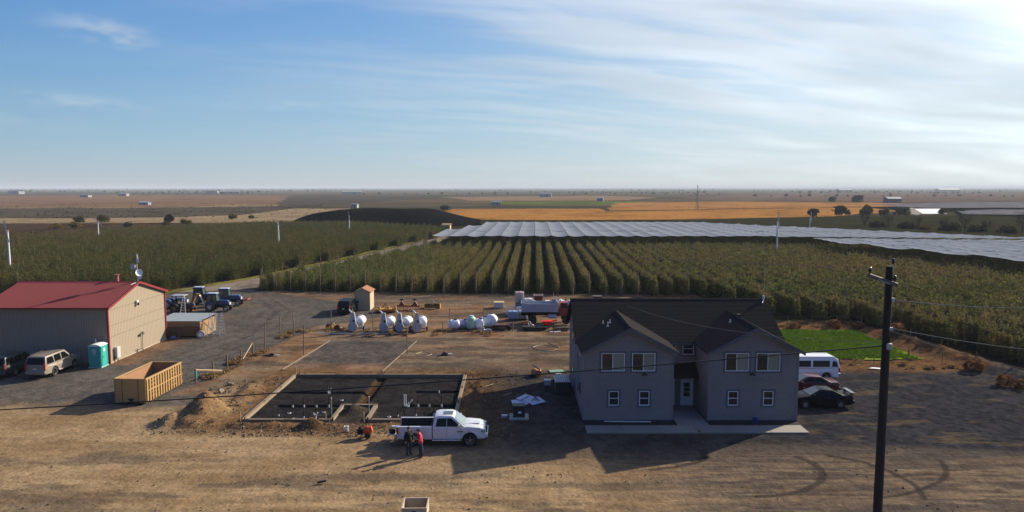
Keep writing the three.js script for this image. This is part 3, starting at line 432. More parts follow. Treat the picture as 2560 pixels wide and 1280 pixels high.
  // doors in the recess
  for (const [x0, x1] of [[12.78, 13.72], [11.46, 12.34]]) {
    const cx = (x0 + x1) / 2, d = part(house, 'door', extrude(rect(x0 + 0.07, 0.06, x1 - 0.07, 2.05), 0.05, 0, 1, [rect(x0 + 0.24, 0.75, x1 - 0.24, 1.82)]).translate(0, 0, zr - 0.06), M([0.72, 0.72, 0.73], 0.5));
    part(d, 'pane', box(x1 - x0 - 0.48, 1.07, 0.02, cx, 1.285, zr - 0.05), paneM); part(d, 'mullion', [box(x1 - x0 - 0.48, 0.025, 0.02, cx, 1.46, zr - 0.028), box(x1 - x0 - 0.48, 0.025, 0.02, cx, 1.1, zr - 0.028)], frameM); part(d, 'handle', cyl(0.03, 0.03, 0.07, x1 - 0.14, 1.02, zr + 0.01, 10, 'z'), mat.chrome);
    part(house, 'door_frame', [box(0.07, 2.08, 0.12, x0 + 0.035, 1.08, zr - 0.03), box(0.07, 2.08, 0.12, x1 - 0.035, 1.08, zr - 0.03), box(x1 - x0 - 0.14, 0.06, 0.12, cx, 2.09, zr - 0.03)], frameM);
  }
  // main roof, then wing roofs
  const ex = 0.32, yF = mainH(zr) + 0.0, rf = (z, d = 0) => hEave + (zr - z) * (-ms) * 1;
  const mh = (z) => hEave + ((zr - z) / (zr - zRidge)) * (hRidge - hEave);
  roof('roof_slope', [xl - ex, mh(zr + 0.4), zr + 0.4], [xr + ex, mh(zr + 0.4), zr + 0.4], [xr + ex, hRidge, zRidge], [xl - ex, hRidge, zRidge], 'broad front slope of the main roof');
  roof('roof_slope', [xr + ex, mh(zr + 0.4), zb - 0.4], [xl - ex, mh(zr + 0.4), zb - 0.4], [xl - ex, hRidge, zRidge], [xr + ex, hRidge, zRidge]);
  part(house, 'ridge_cap', hull([[xl - ex, hRidge - 0.02, zRidge + 0.16], [xr + ex, hRidge - 0.02, zRidge + 0.16], [xl - ex, hRidge + 0.06, zRidge], [xr + ex, hRidge + 0.06, zRidge], [xl - ex, hRidge - 0.02, zRidge - 0.16], [xr + ex, hRidge - 0.02, zRidge - 0.16]]), shingleMats[2]);
  const wing = (x0, x1) => {
    const c = (x0 + x1) / 2, hw = (x1 - x0) / 2 + 0.28, yE = 5.06, yP = 6.86, fz = zf + 0.42, kz = -56.3;
    roof('wing_roof_slope', [x0 - 0.28, yE, -53.9], [x0 - 0.28, yE, fz], [c, yP, fz], [c, yP, kz]);
    roof('wing_roof_slope', [x1 + 0.28, yE, fz], [x1 + 0.28, yE, -53.9], [c, yP, kz], [c, yP, fz]);
    for (const s of [-1, 1]) { part(house, 'barge_board', hull([[c, yP - 0.02, fz + 0.002], [c, yP - 0.24, fz + 0.002], [c + s * hw, yE - 0.02, fz + 0.002], [c + s * hw, yE - 0.2, fz + 0.002], [c, yP - 0.02, fz + 0.03], [c, yP - 0.24, fz + 0.03], [c + s * hw, yE - 0.02, fz + 0.03], [c + s * hw, yE - 0.2, fz + 0.03]]), trim); }
    part(house, 'ridge_cap', hull([[c - 0.15, yP - 0.03, fz], [c + 0.15, yP - 0.03, fz], [c, yP + 0.05, fz], [c - 0.15, yP - 0.03, kz], [c + 0.15, yP - 0.03, kz], [c, yP + 0.05, kz]]), shingleMats[2]);
  };
  wing(xl, nl); wing(nr, xr);
  part(house, 'fascia', box(nr - nl - 0.3, 0.16, 0.03, (nl + nr) / 2, mh(zr + 0.4) - 0.1, zr + 0.43), trim);
  // porch hood
  const p = part(house, 'porch_roof', hull([[nl + 0.02, 3.42, zr + 0.02], [nr - 0.02, 3.42, zr + 0.02], [nl + 0.02, 2.62, zr + 1.35], [nr - 0.02, 2.62, zr + 1.35], [nl + 0.02, 2.52, zr + 1.35], [nr - 0.02, 2.52, zr + 1.35], [nl + 0.02, 2.5, zr + 0.02], [nr - 0.02, 2.5, zr + 0.02]]), shingleMats[0]);
  for (const x of [9.31, 16.9]) { const l = part(house, 'wall_light', [box(0.12, 0.12, 0.05, x, 3.5, zf + 0.03), bar([x, 3.5, zf + 0.05], [x, 3.46, zf + 0.16], 0.02)], mat.black); for (const s of [-0.11, 0.11]) part(l, 'lamp_head', rbox(0.16, 0.12, 0.14, 0.03, x + s, 3.45, zf + 0.17), mat.darkmetal); }
  for (const [x, z, h] of [[7.1, -52.6, 0.42], [7.35, -53.3, 0.34], [6.95, -54.2, 0.3], [16.3, -53.1, 0.3]]) part(house, 'vent_pipe', [cyl(0.045, 0.045, h, x, 6.86 - Math.abs(x - (x < 12 ? 8.22 : 17.01)) * 0.53 + h / 2 - 0.05, z, 10), cyl(0.09, 0.11, 0.05, x, 6.86 - Math.abs(x - (x < 12 ? 8.22 : 17.01)) * 0.53 + 0.04, z, 10)], mat.galv);
  part(house, 'roof_vent', rbox(0.3, 0.2, 0.3, 0.03, 17.3, 6.82, -54.3), mat.black);
  part(house, 'antenna_rod', bar([20.35, 7.4, -57.7], [20.42, 10.2, -57.7], 0.018, 6, 0.009), mat.galv); part(house, 'antenna_bracket', [rbox(0.16, 0.42, 0.16, 0.04, 20.35, 7.62, -57.7), bar([20.35, 7.5, -57.7], [20.1, 7.3, -57.2], 0.02)], mat.white);
  for (const z of [-52.2, -58.5]) for (const y of [1.3, 4.0]) { part(house, 'side_window', box(0.03, 1.0, 0.9, xl - 0.012, y + 0.5, z), trim); part(house, 'side_pane', box(0.02, 0.8, 0.7, xl - 0.02, y + 0.5, z), paneM); }
  part(house, 'meter_box', [rbox(0.12, 0.5, 0.32, 0.02, xl - 0.06, 1.5, -53.6), bar([xl - 0.05, 1.7, -53.6], [xl - 0.05, 4.2, -53.6], 0.025)], M([0.2, 0.21, 0.23], 0.6));
}
// concrete walk, slab by slab
{
  const walk = thing('concrete_walk', 'pale concrete walk along the front of the house', 'walkway'); const r = rng(4), cm = [0, 1, 2].map((i) => M([0.25 + 0.015 * i, 0.235 + 0.015 * i, 0.21 + 0.015 * i], 0.9, 0, { map: WEAR, bumpMap: grainOf(12), bumpScale: 0.003 }));
  walk.userData.kind = 'structure'; delete walk.userData.category;
  const xs = [5.05, 7.55, 10.05, 12.55, 15.05, 17.55, 20.08]; for (let i = 0; i < 6; i++) part(walk, 'slab', rbox(xs[i + 1] - xs[i] - 0.015, 0.16, 1.5, 0.012, (xs[i] + xs[i + 1]) / 2, 0.0, -48.0), cm[i % 3]);
  for (let i = 0; i < 3; i++) part(walk, 'slab', rbox(2.2, 0.16, 1.52, 0.012, 12.62, 0.002, -49.53 - i * 1.535), cm[(i + 1) % 3]);
  const bed = M([0.028, 0.022, 0.018], 1, 0, { bumpMap: grainOf(20, 3), bumpScale: 0.05 });
  struct('garden_bed', box(6.4, 0.1, 0.86, 8.25, -0.01, -49.21), bed, 'dark soil strip below the left wing wall'); struct('garden_bed', box(6.4, 0.1, 0.86, 17.0, -0.01, -49.21), bed, 'dark soil strip below the right wing wall');
  solo('white_pipe', bar([6.5, 0.09, -49.55], [9.8, 0.09, -49.45], 0.035), mat.white, 'long white pipe lying along the left wing wall base', 'pipe');
  const b = thing('blue_bucket', 'small blue bucket at the foot of the right wing wall', 'bucket', [17.08, 0.04, -49.2]); part(b, 'tub', lathe([[0, 0], [0.16, 0], [0.2, 0.38], [0.215, 0.38], [0.215, 0.41], [0.185, 0.41], [0.15, 0.03], [0, 0.03]]), M([0.03, 0.06, 0.25], 0.5)); part(b, 'handle', new THREE.TorusGeometry(0.2, 0.008, 5, 16, Math.PI).rotateX(0.6).translate(0, 0.38, 0), mat.steel);
  const drain = part(walk, 'downspout', [box(0.08, 0.1, 0.25, 12.7, 0.1, -47.5)], mat.darkmetal);
}
// lawn
{
  const g = new THREE.PlaneGeometry(1, 1, 50, 60), p = g.attributes.position, A = [26.6, -67.6], B = [39.7, -68.4], C = [38.9, -82.4], D = [27, -82.3];
  for (let i = 0; i < p.count; i++) { const u = p.getX(i) + 0.5, v = p.getY(i) + 0.5, x = lerp(lerp(A[0], B[0], u), lerp(D[0], C[0], u), v), z = lerp(lerp(A[1], B[1], u), lerp(D[1], C[1], u), v); p.setXYZ(i, x + (u > 0.97 || u < 0.03 ? 0.5 * (vnoise(x * 2, z * 2) - 0.5) : 0), Math.max(hgt(x, z) + 0.05, 0.07) + 0.02 * fbm(x, z, 3), z + (v < 0.02 || v > 0.98 ? 0.9 * (vnoise(x * 1.7, z) - 0.5) : 0)); }
  g.computeVertexNormals();
  const t = tex(256, 256, (u, v) => { const n = tfbm(u, v, 5, 5, 21), m = tnoise(u, v, 80, 4); return mix3([0.13, 0.21, 0.022], [0.28, 0.35, 0.045], clamp(n * 0.8 + m * 0.35 - 0.1)); });
  struct('lawn', g, new THREE.MeshPhysicalMaterial({ specularIntensity: 0, map: t, roughness: 1, bumpMap: grainOf(20), bumpScale: 0.06, side: THREE.DoubleSide }), 'bright green lawn beside and behind the house');
  const blade = leaves(26, 55, (r) => [(r() - 0.5) * 0.9, 0.03 + 0.06 * r(), (r() - 0.5) * 0.9], 0.13), im = new THREE.InstancedMesh(blade, leafMat([0.1, 0.18, 0.02], 0.3), 1500), r = rng(61), m = new THREE.Matrix4(), q = new THREE.Quaternion();
  for (let i = 0; i < 1500; i++) { const x = lerp(27, 39.3, r()), z = lerp(-68.3, -82, r()); q.setFromAxisAngle(new THREE.Vector3(0, 1, 0), r() * 6); m.compose(new THREE.Vector3(x, hgt(x, z) + 0.06, z), q, new THREE.Vector3(1, 0.6 + r(), 1)); im.setMatrixAt(i, m); }
  im.name = 'grass'; im.userData.kind = 'stuff'; im.userData.label = 'grass blades of the bright green lawn'; im.castShadow = im.receiveShadow = true; scene.add(im);
}

// ---------------------------------------------------------------- metal barn
{
  const cream = M([0.3, 0.25, 0.19], 0.7, 0, { specularIntensity: 0.4 }), red = M([0.2, 0.014, 0.02], 0.5, 0.15), roofM = M([0.15, 0.014, 0.018], 0.6, 0, { specularIntensity: 0.35 }), dark = M([0.05, 0.05, 0.05], 0.8);
  const barn = thing('metal_barn', 'cream ribbed metal barn with dark red roof and trim', 'barn', [0, 0, 0]);
  const xr = -37.85, xl = -49.5, zf = -66.54, zb = -77.6, hE = 5.4, hR = 7.02, zm = (zf + zb) / 2;
  // ribbed sheet: outline in plan, cut to the wall's top by raising its vertices
  const ribs = (L, pitch, d) => { const P = [[0, 0]]; for (let s = 0; s + pitch <= L + 0.01; s += pitch) P.push([s + pitch * 0.62, 0], [s + pitch * 0.7, d], [s + pitch * 0.88, d], [s + pitch * 0.96, 0]); P.push([L, 0]); return P; };
  const sheet = (L, pitch, d, lo, hi) => { const P = ribs(L, pitch, d), pos = [], id = []; P.forEach(([s, o], i) => { pos.push(s, lo(s), o, s, hi(s), o); if (i) { const a = (i - 1) * 2; id.push(a, a + 2, a + 1, a + 1, a + 2, a + 3); } }); const g = new THREE.BufferGeometry(); g.setAttribute('position', new THREE.Float32BufferAttribute(pos, 3)); g.setIndex(id); const q = g.toNonIndexed(); q.computeVertexNormals(); return q; };
  const W = zf - zb, top = (s) => hE + (hR - hE) * (1 - Math.abs(s - W / 2) / (W / 2));
  const levels = [0.05, 2.5, 3.55, 5.05]; const cr2 = cream.clone(); cr2.side = THREE.DoubleSide;
  for (let i = 0; i < 4; i++) { // four courses of panels on the sunlit gable wall
    const lo = levels[i] + (i ? 0.012 : 0), hi = i < 3 ? levels[i + 1] - 0.012 : null, g = sheet(W, 0.27, 0.014, () => lo, (s) => (hi === null ? Math.max(top(s), lo) : Math.min(hi, top(s)))); g.rotateY(Math.PI / 2); g.translate(xr, 0, zf); part(barn, 'wall_panel', g, cr2);
  }
  part(barn, 'gable_core', extrude([[0, 0], [W - 0.1, 0], [W - 0.1, hE - 0.1], [W / 2, hR - 0.1], [0, hE - 0.1]], 0.15).rotateY(Math.PI / 2).translate(xr - 0.2, 0, zf - 0.05), dark);
  { const n = 10, L = (xr - xl) / n; for (let i = 0; i < n; i++) { const g = sheet(L - 0.004, 0.2325, 0.03, () => 0.05, () => hE); g.translate(xl + i * L, 0, zf); part(barn, 'long_wall_panel', g, cr2); } part(barn, 'long_core', box(xr - xl - 0.3, hE - 0.1, 0.12, (xl + xr) / 2, hE / 2, zf - 0.09), dark); }
  part(barn, 'rear_wall', box(xr - xl - 0.1, hE, 0.1, (xl + xr) / 2, hE / 2, zb + 0.05), cream); part(barn, 'end_wall', extrude([[0, 0], [W - 0.2, 0], [W - 0.2, hE], [W / 2, hR - 0.1], [0, hE]], 0.1).rotateY(Math.PI / 2).translate(xl, 0, zf - 0.1), cream);
  // roof: each ribbed sheet a piece
  const SL = Math.hypot(W / 2 + 0.3, hR - hE + 0.09), an = Math.atan2(hR - hE + 0.09, W / 2 + 0.3), n = 13, Lx = (xr - xl + 0.5) / n, rm = roofM.clone(); rm.side = THREE.DoubleSide;
  for (let i = 0; i < n; i++) for (const s of [1, -1]) {
    const g = sheet(Lx - 0.003, Lx / 4, 0.035, () => 0, () => SL); // lies in x-y, rib up +z
    if (s > 0) { g.rotateX(-(Math.PI / 2 - an)); g.translate(xl - 0.25 + i * Lx, hE - 0.09 + 0.06, zf + 0.3); } else { g.rotateX(-(Math.PI / 2 - an)); g.rotateY(Math.PI); g.translate(xl - 0.25 + (i + 1) * Lx, hE - 0.09 + 0.06, zb - 0.3); }
    part(barn, 'roof_panel', g, rm);
  }
  part(barn, 'roof_deck', [hull([[xl - 0.2, hE - 0.06, zf + 0.25], [xr + 0.2, hE - 0.06, zf + 0.25], [xl - 0.2, hE - 0.15, zf + 0.25], [xr + 0.2, hE - 0.15, zf + 0.25], [xl - 0.2, hR + 0.0, zm], [xr + 0.2, hR + 0.0, zm], [xl - 0.2, hR - 0.1, zm], [xr + 0.2, hR - 0.1, zm]]), hull([[xl - 0.2, hE - 0.06, zb - 0.25], [xr + 0.2, hE - 0.06, zb - 0.25], [xl - 0.2, hE - 0.15, zb - 0.25], [xr + 0.2, hE - 0.15, zb - 0.25], [xl - 0.2, hR, zm - 0.002], [xr + 0.2, hR, zm - 0.002], [xl - 0.2, hR - 0.1, zm - 0.002], [xr + 0.2, hR - 0.1, zm - 0.002]])], dark);
  part(barn, 'ridge_cap', hull([[xl - 0.26, hR - 0.0, zm + 0.28], [xr + 0.26, hR, zm + 0.28], [xl - 0.26, hR + 0.12, zm], [xr + 0.26, hR + 0.12, zm], [xl - 0.26, hR, zm - 0.28], [xr + 0.26, hR, zm - 0.28]]), red);
  for (const s of [1, -1]) part(barn, 'rake_trim', beam([xr + 0.27, hE - 0.1, zm + s * (W / 2 + 0.3)], [xr + 0.27, hR + 0.02, zm], 0.06, 0.22), red);
  part(barn, 'eave_trim', box(xr - xl + 0.5, 0.17, 0.05, (xl + xr) / 2, hE - 0.08, zf + 0.31), red);
  for (const z of [zf + 0.02, zb - 0.02]) part(barn, 'corner_trim', box(0.16, hE - 0.17, 0.16, xr + 0.02, (hE - 0.17) / 2, z), red);
  part(barn, 'base_trim', box(0.05, 0.12, W - 0.2, xr + 0.05, 0.07, zm), M([0.35, 0.3, 0.24], 0.8));
  const wl = part(barn, 'wall_light', rbox(0.2, 0.5, 0.32, 0.04, xr + 0.12, 5.0, -71.7), mat.offwhite); part(wl, 'lens', rbox(0.08, 0.3, 0.2, 0.02, xr + 0.24, 4.9, -71.7), mat.glass);
  const eb = part(barn, 'electric_box', rbox(0.3, 1.05, 0.62, 0.02, xr + 0.18, 0.9, -67.6), M([0.5, 0.5, 0.5], 0.5, 0.3)); part(eb, 'conduit', [bar([xr + 0.1, 0, -67.2], [xr + 0.1, 0.6, -67.2], 0.035), bar([xr + 0.12, 0, -67.75], [xr + 0.12, 0.4, -67.75], 0.03)], mat.darkmetal);
  const gm = part(barn, 'meter', [cyl(0.17, 0.17, 0.16, xr + 0.2, 1.75, -72.4, 14, 'x'), rbox(0.14, 0.2, 0.5, 0.03, xr + 0.16, 1.68, -72.1)], M([0.1, 0.1, 0.08], 0.6)); part(gm, 'pipe', [bar([xr + 0.12, 0, -72.4], [xr + 0.12, 1.6, -72.4], 0.03), bar([xr + 0.14, 0.25, -71.3], [xr + 0.14, 0.25, -72.4], 0.03), bar([xr + 0.14, 0, -71.3], [xr + 0.14, 0.4, -71.3], 0.04)], mat.darkmetal);
  const fl = part(barn, 'flue', [cyl(0.16, 0.16, 0.6, -40.1, hR + 0.35, zm - 0.5, 14), cyl(0.24, 0.2, 0.12, -40.1, hR + 0.68, zm - 0.5, 14)], M([0.4, 0.12, 0.12], 0.5));
  // mast with dishes
  const m = thing('antenna_mast', 'mast with pale round dishes on the barn ridge end', 'antenna', [-37.75, hR + 0.0, zm]);
  part(m, 'mast_pole', cyl(0.035, 0.045, 3.0, 0, 1.4, 0, 8), mat.galv); part(m, 'mount', [bar([0, 0.05, 0], [-0.25, -0.1, 0.9], 0.02), bar([0, 0.6, 0], [-0.3, -0.05, -0.5], 0.02)], mat.galv);
  const dishM = M([0.55, 0.58, 0.66], 0.5); const dish = (r, x, y, z, ry, rx) => { const g = lathe([[0, -r * 0.35], [r * 0.6, -r * 0.2], [r, 0.05], [r * 1.03, 0.05], [r * 0.62, -r * 0.26], [0, -r * 0.42]], 20); g.rotateX(rx); g.rotateY(ry); return part(m, 'dish', [g.translate(x, y, z), bar([0, y, 0], [x, y, z], 0.025)], dishM); };
  dish(0.33, -0.28, 1.65, 0.2, -0.5, 1.45); dish(0.36, 0.24, 1.0, 0.15, 0.9, 1.35); dish(0.26, 0.12, 2.2, -0.05, 2.2, 1.5); dish(0.24, 0.14, 0.55, -0.1, 0.6, 1.5);
  part(m, 'sector_antenna', rbox(0.12, 0.7, 0.08, 0.02, 0.05, 2.45, 0.05), dishM);
}
// portable toilet
{
  const teal = M([0.02, 0.33, 0.29], 0.5), t = thing('portable_toilet', 'teal portable toilet with white roof at the barn corner', 'portable toilet', [-38.35, 0, -65.55], 0.02);
  part(t, 'cabin', [rbox(1.16, 1.95, 1.16, 0.06, 0, 1.08, 0), box(0.09, 1.85, 0.04, 0.5, 1.08, 0.58), box(0.09, 1.85, 0.04, -0.5, 1.08, 0.58), box(0.04, 1.85, 0.09, 0.58, 1.08, 0.5), box(0.04, 1.85, 0.09, 0.58, 1.08, -0.5)], teal);
  const d = part(t, 'door', rbox(0.04, 1.72, 0.8, 0.015, 0.59, 1.06, 0), teal); part(d, 'handle', rbox(0.03, 0.16, 0.05, 0.01, 0.62, 1.0, 0.3), mat.black); part(d, 'sticker', box(0.01, 0.3, 0.28, 0.616, 1.62, 0.05), M([0.6, 0.5, 0.55], 0.6));
  part(t, 'notice', [box(0.42, 0.26, 0.01, -0.02, 1.62, 0.588), box(0.26, 0.26, 0.01, 0, 1.36, 0.588)], M([0.35, 0.42, 0.46], 0.6));
  const dome = new THREE.CylinderGeometry(0.9, 0.9, 1.26, 24, 1, false, -0.72, 1.44); part(t, 'roof', hull([...Array(9)].flatMap((_, i) => { const a = -0.62 + (1.24 * i) / 8; return [[Math.sin(a) * 1.08, 1.22 + Math.cos(a) * 1.0, 0.64], [Math.sin(a) * 1.08, 1.22 + Math.cos(a) * 1.0, -0.64]]; })), M([0.72, 0.72, 0.7], 0.5));
  part(t, 'skid', rbox(1.24, 0.12, 1.24, 0.03, 0, 0.05, 0), M([0.2, 0.45, 0.4], 0.6)); part(t, 'vent_pipe', cyl(0.05, 0.05, 0.5, -0.4, 2.25, -0.45, 10), mat.offwhite);
}
// roll-off dumpster
{
  const y1 = M([0.43, 0.275, 0.11], 0.6, 0, { map: WEAR }), inn = M([0.32, 0.17, 0.09], 0.8, 0, { map: WEAR });
  const t = thing('roll_off_dumpster', 'tan yellow open-top roll-off dumpster with ribbed sides', 'dumpster', [-29.15, 0, -53.75], 0); t.rotation.y = -0.045;
  const L = 5.4, W = 2.5, H0 = 0.16, H = 1.98;
  part(t, 'side_panel', box(0.05, H - H0, L, W / 2 - 0.07, (H + H0) / 2, -L / 2), y1); part(t, 'side_panel', box(0.05, H - H0, L, -W / 2 + 0.07, (H + H0) / 2, -L / 2), inn);
  part(t, 'front_panel', [box(W - 0.2, H - H0 - 0.06, 0.05, 0, (H + H0) / 2 - 0.03, -0.03)], y1); for (const x of [-0.62, 0.62]) part(t, 'front_seam', box(0.05, H - H0 - 0.12, 0.02, x, (H + H0) / 2, 0.008), M([0.16, 0.09, 0.04], 0.7));
  part(t, 'tail_gate', box(W - 0.2, H - H0, 0.06, 0, (H + H0) / 2, -L + 0.03), inn); part(t, 'floor', box(W - 0.2, 0.06, L - 0.1, 0, H0 + 0.04, -L / 2), inn);
  const nR = 14; for (let i = 0; i < nR; i++) for (const s of [1, -1]) part(t, 'side_rib', box(0.09, H - H0 - 0.16, 0.13, s * (W / 2 - 0.002), (H + H0) / 2 - 0.02, -0.16 - (i * (L - 0.35)) / (nR - 1)), y1);
  for (const s of [1, -1]) part(t, 'top_rail', box(0.13, 0.11, L + 0.02, s * (W / 2 - 0.03), H, -L / 2), y1); part(t, 'top_rail', box(W - 0.19, 0.11, 0.12, 0, H, -0.02), y1); part(t, 'top_rail', box(W - 0.19, 0.11, 0.1, 0, H, -L + 0.02), y1);
  for (const i of [1, 2, 9, 10]) for (const y of [0.5, 0.8, 1.1, 1.4, 1.7]) part(t, 'ladder_rung', bar([W / 2 + 0.03, y, -0.2 - i * 0.385], [W / 2 + 0.03, y, -0.53 - i * 0.385], 0.018), y1);
  part(t, 'side_strap', box(0.03, 0.06, L - 0.4, W / 2 + 0.05, 1.05, -L / 2), y1); for (const s of [1, -1]) part(t, 'bottom_rail', box(0.12, 0.14, L, s * 0.5, 0.09, -L / 2), mat.darkmetal);
  part(t, 'hook', [rbox(0.24, 0.16, 0.08, 0.02, 0.06, 0.32, 0.03), box(0.5, 0.06, 0.05, 0.06, 0.44, 0.02)], mat.black); for (const s of [-0.9, 0.9]) for (const z of [-0.3, -5.1]) part(t, 'roller', cyl(0.1, 0.1, 0.2, s, 0.1, z, 12, 'x'), mat.darkmetal);
  for (const y of [0.4, 1.0, 1.6]) part(t, 'hinge', cyl(0.05, 0.05, 0.2, W / 2 + 0.02, y, -L + 0.0, 8), y1);
}

// ---------------------------------------------------------------- vehicles: x forward, y up, z to the right
const paint = (rgb, extra = {}) => M(rgb, 0.35, 0, { clearcoat: 0.8, clearcoatRoughness: 0.08, ...extra });
function wheel(parent, x, y, z, r, w, side, spokes = 5, rimM = mat.steel) {
  const g = new THREE.Group(); g.name = 'wheel'; g.position.set(x, y, z); parent.add(g);
  const t = lathe([[r * 0.6, -w / 2 + 0.02], [r * 0.9, -w / 2], [r, -w / 2 + 0.05], [r, w / 2 - 0.05], [r * 0.9, w / 2], [r * 0.6, w / 2 - 0.02]], 26); t.rotateX(Math.PI / 2); part(g, 'tyre', t, mat.rubber);
  const o = side * w * 0.32, list = [cyl(r * 0.62, r * 0.62, w * 0.5, 0, 0, -side * w * 0.1, 22, 'z', false)]; part(g, 'hub', list, mat.black);
  const sp = []; for (let i = 0; i < spokes; i++) { const a = (i / spokes) * 6.283 + 0.3; sp.push(beam([Math.cos(a) * r * 0.08, Math.sin(a) * r * 0.08, o], [Math.cos(a) * r * 0.6, Math.sin(a) * r * 0.6, o], r * 0.17, 0.04)); }
  sp.push(new THREE.TorusGeometry(r * 0.6, r * 0.045, 6, 24).translate(0, 0, o), cyl(r * 0.14, r * 0.14, 0.06, 0, 0, o, 12, 'z')); part(g, 'rim', sp, rimM); return g;
}
function archLine(xs, yb, r, xa, xb) { // lower edge from front xa back to xb with wheel openings
  const P = [[xa, yb]]; for (const [cx, cy] of xs) { const h = Math.sqrt(Math.max(0, r * r - (cy - yb) ** 2)), a0 = Math.atan2(yb - cy, h), a1 = Math.PI - a0; for (let i = 0; i <= 12; i++) { const a = lerp(a0, a1, i / 12); P.push([cx + Math.cos(a) * r, cy + Math.sin(a) * r]); } } P.push([xb, yb]); return P;
}
function shell(P, W, bevel, bend) { // side outline given width, then drawn in at the ends
  let g = extrude(P, W - 2 * bevel, bevel, 3); g.translate(0, 0, -W / 2 + bevel); const p = g.attributes.position; for (let i = 0; i < p.count; i++) { const q = bend(p.getX(i), p.getY(i), p.getZ(i)); p.setXYZ(i, ...q); } g = plainAttrs(g); g.computeVertexNormals(); return toCreasedNormals(g, 0.55);
}
function sideGlass(P, bend, side, half) { let g = extrude(P, 0.03); const p = g.attributes.position; for (let i = 0; i < p.count; i++) { const x = p.getX(i), y = p.getY(i), q = bend(x, y, half * side); p.setXYZ(i, q[0], q[1], q[2] + side * (p.getZ(i) - 0.018)); } g = plainAttrs(g); g.computeVertexNormals(); return g; }
function car(name, label, cat, pos, turn, s, group) {
  const t = thing(name, label, cat, pos, turn, group), Pm = s.paint, bendB = (x, y, z) => { const e = clamp((Math.abs(x - s.mid) - s.len / 2 + 0.9) / 0.9); return [x - Math.sign(x - s.mid) * 0.1 * e * (z / s.W * 2) ** 2, y, z * (1 - 0.13 * e * e) * (1 - 0.05 * sstep(s.belt - 0.45, s.belt, y))]; };
  part(t, 'body', shell([...s.top, ...archLine(s.wheels.map((w) => [w, s.r]), s.yb, s.r + 0.07, s.front, s.rear)], s.W, 0.07, bendB), Pm);
  const bendC = (x, y, z) => { const k = clamp((y - s.belt) / (s.roof - s.belt)); return [x, y, z * (1 - s.tumble * k)]; };
  part(t, 'cabin', shell(s.cabin, s.W * 0.93, 0.07, bendC), Pm);
  for (const q of s.glass) for (const sd of [1, -1]) part(t, 'side_window', sideGlass(q, bendC, sd, (s.W * 0.93) / 2), s.sideGlassM || mat.glass);
  for (const [nm, x0, y0, x1, y1] of [['windscreen', ...s.ws], ['rear_window', ...s.rw]]) { // pane laid on the sloping end of the cabin
    const h0 = s.W * 0.93 / 2 * (1 - s.tumble * clamp((y0 - s.belt) / (s.roof - s.belt))) - 0.09, h1 = s.W * 0.93 / 2 * (1 - s.tumble * clamp((y1 - s.belt) / (s.roof - s.belt))) - 0.12, dx = y1 - y0, dy = -(x1 - x0), L = Math.hypot(dx, dy), sg = Math.sign(dx) * (nm === 'windscreen' ? 1 : -1), nx = (dx / L) * sg * 0.022, ny = (dy / L) * sg * 0.022;
    part(t, nm, hull([[x0, y0, -h0], [x0, y0, h0], [x1, y1, -h1], [x1, y1, h1], [x0 + nx, y0 + ny, -h0], [x0 + nx, y0 + ny, h0], [x1 + nx, y1 + ny, -h1], [x1 + nx, y1 + ny, h1]]), nm === 'windscreen' ? mat.wind : mat.glass);
  }
  for (const w of s.wheels) for (const sd of [1, -1]) { wheel(t, w, s.r, sd * (s.W / 2 - 0.14), s.r, 0.24, sd, s.spokes || 5, s.rimM); }
  part(t, 'underbody', box(s.len - 0.5, 0.35, s.W - 0.55, s.mid, s.yb + 0.1, 0), mat.black);
  for (const sd of [1, -1]) { part(t, 'headlight', rbox(0.14, 0.17, 0.34, 0.04, s.front - 0.12, s.hl, sd * (s.W / 2 - 0.31)), mat.white); part(t, 'tail_light', rbox(0.1, s.tlh || 0.3, s.tlw || 0.14, 0.03, s.rear + 0.06, s.tl, sd * (s.W / 2 - (s.tli || 0.17))), mat.red); part(t, 'mirror', rbox(0.12, 0.17, 0.22, 0.04, s.ws[0] - 0.25, s.belt + 0.08, sd * (s.W / 2 + 0.07)), Pm); for (const hx of s.handles || []) part(t, 'door_handle', rbox(0.2, 0.035, 0.03, 0.01, hx, s.belt - 0.12, sd * (s.W / 2 - 0.005)), mat.darkmetal); }
  part(t, 'bumper', rbox(0.16, 0.24, s.W * 0.86, 0.05, s.front - 0.06, s.yb + 0.22, 0), s.bumperM || Pm); part(t, 'bumper', rbox(0.18, 0.22, s.W * 0.88, 0.05, s.rear + 0.03, s.yb + 0.2, 0), s.bumperM || Pm);
  part(t, 'licence_plate', box(0.02, 0.12, 0.3, s.rear - (s.plx || 0.01), s.ply || 0.85, 0), mat.offwhite);
  return t;
}
const suvSpec = (Pm, o = {}) => ({ paint: Pm, W: 1.98, len: 5.1, mid: -0.1, front: 2.45, rear: -2.65, belt: 1.14, roof: 1.84, tumble: 0.17, r: 0.39, yb: 0.36, wheels: [1.45, -1.42], hl: 0.85, tl: 1.05, tlh: 0.55, hlz: 0.6, handles: [0.2, -0.9], ply: 0.86,
  top: [[-2.65, 0.36], [-2.66, 1.16], [1.2, 1.16], [2.3, 1.05], [2.46, 0.9], [2.45, 0.36]], cabin: [[-2.6, 1.08], [-2.38, 1.84], [0.35, 1.86], [1.22, 1.12], [1.2, 1.08]], glass: [[[-2.4, 1.2], [-2.22, 1.7], [-1.45, 1.72], [-1.4, 1.2]], [[-1.28, 1.2], [-1.3, 1.73], [-0.42, 1.74], [-0.38, 1.2]], [[-0.26, 1.2], [-0.3, 1.74], [0.22, 1.73], [0.82, 1.24], [0.8, 1.2]]], ws: [1.18, 1.16, 0.4, 1.81], rw: [-2.585, 1.2, -2.415, 1.72], ...o });
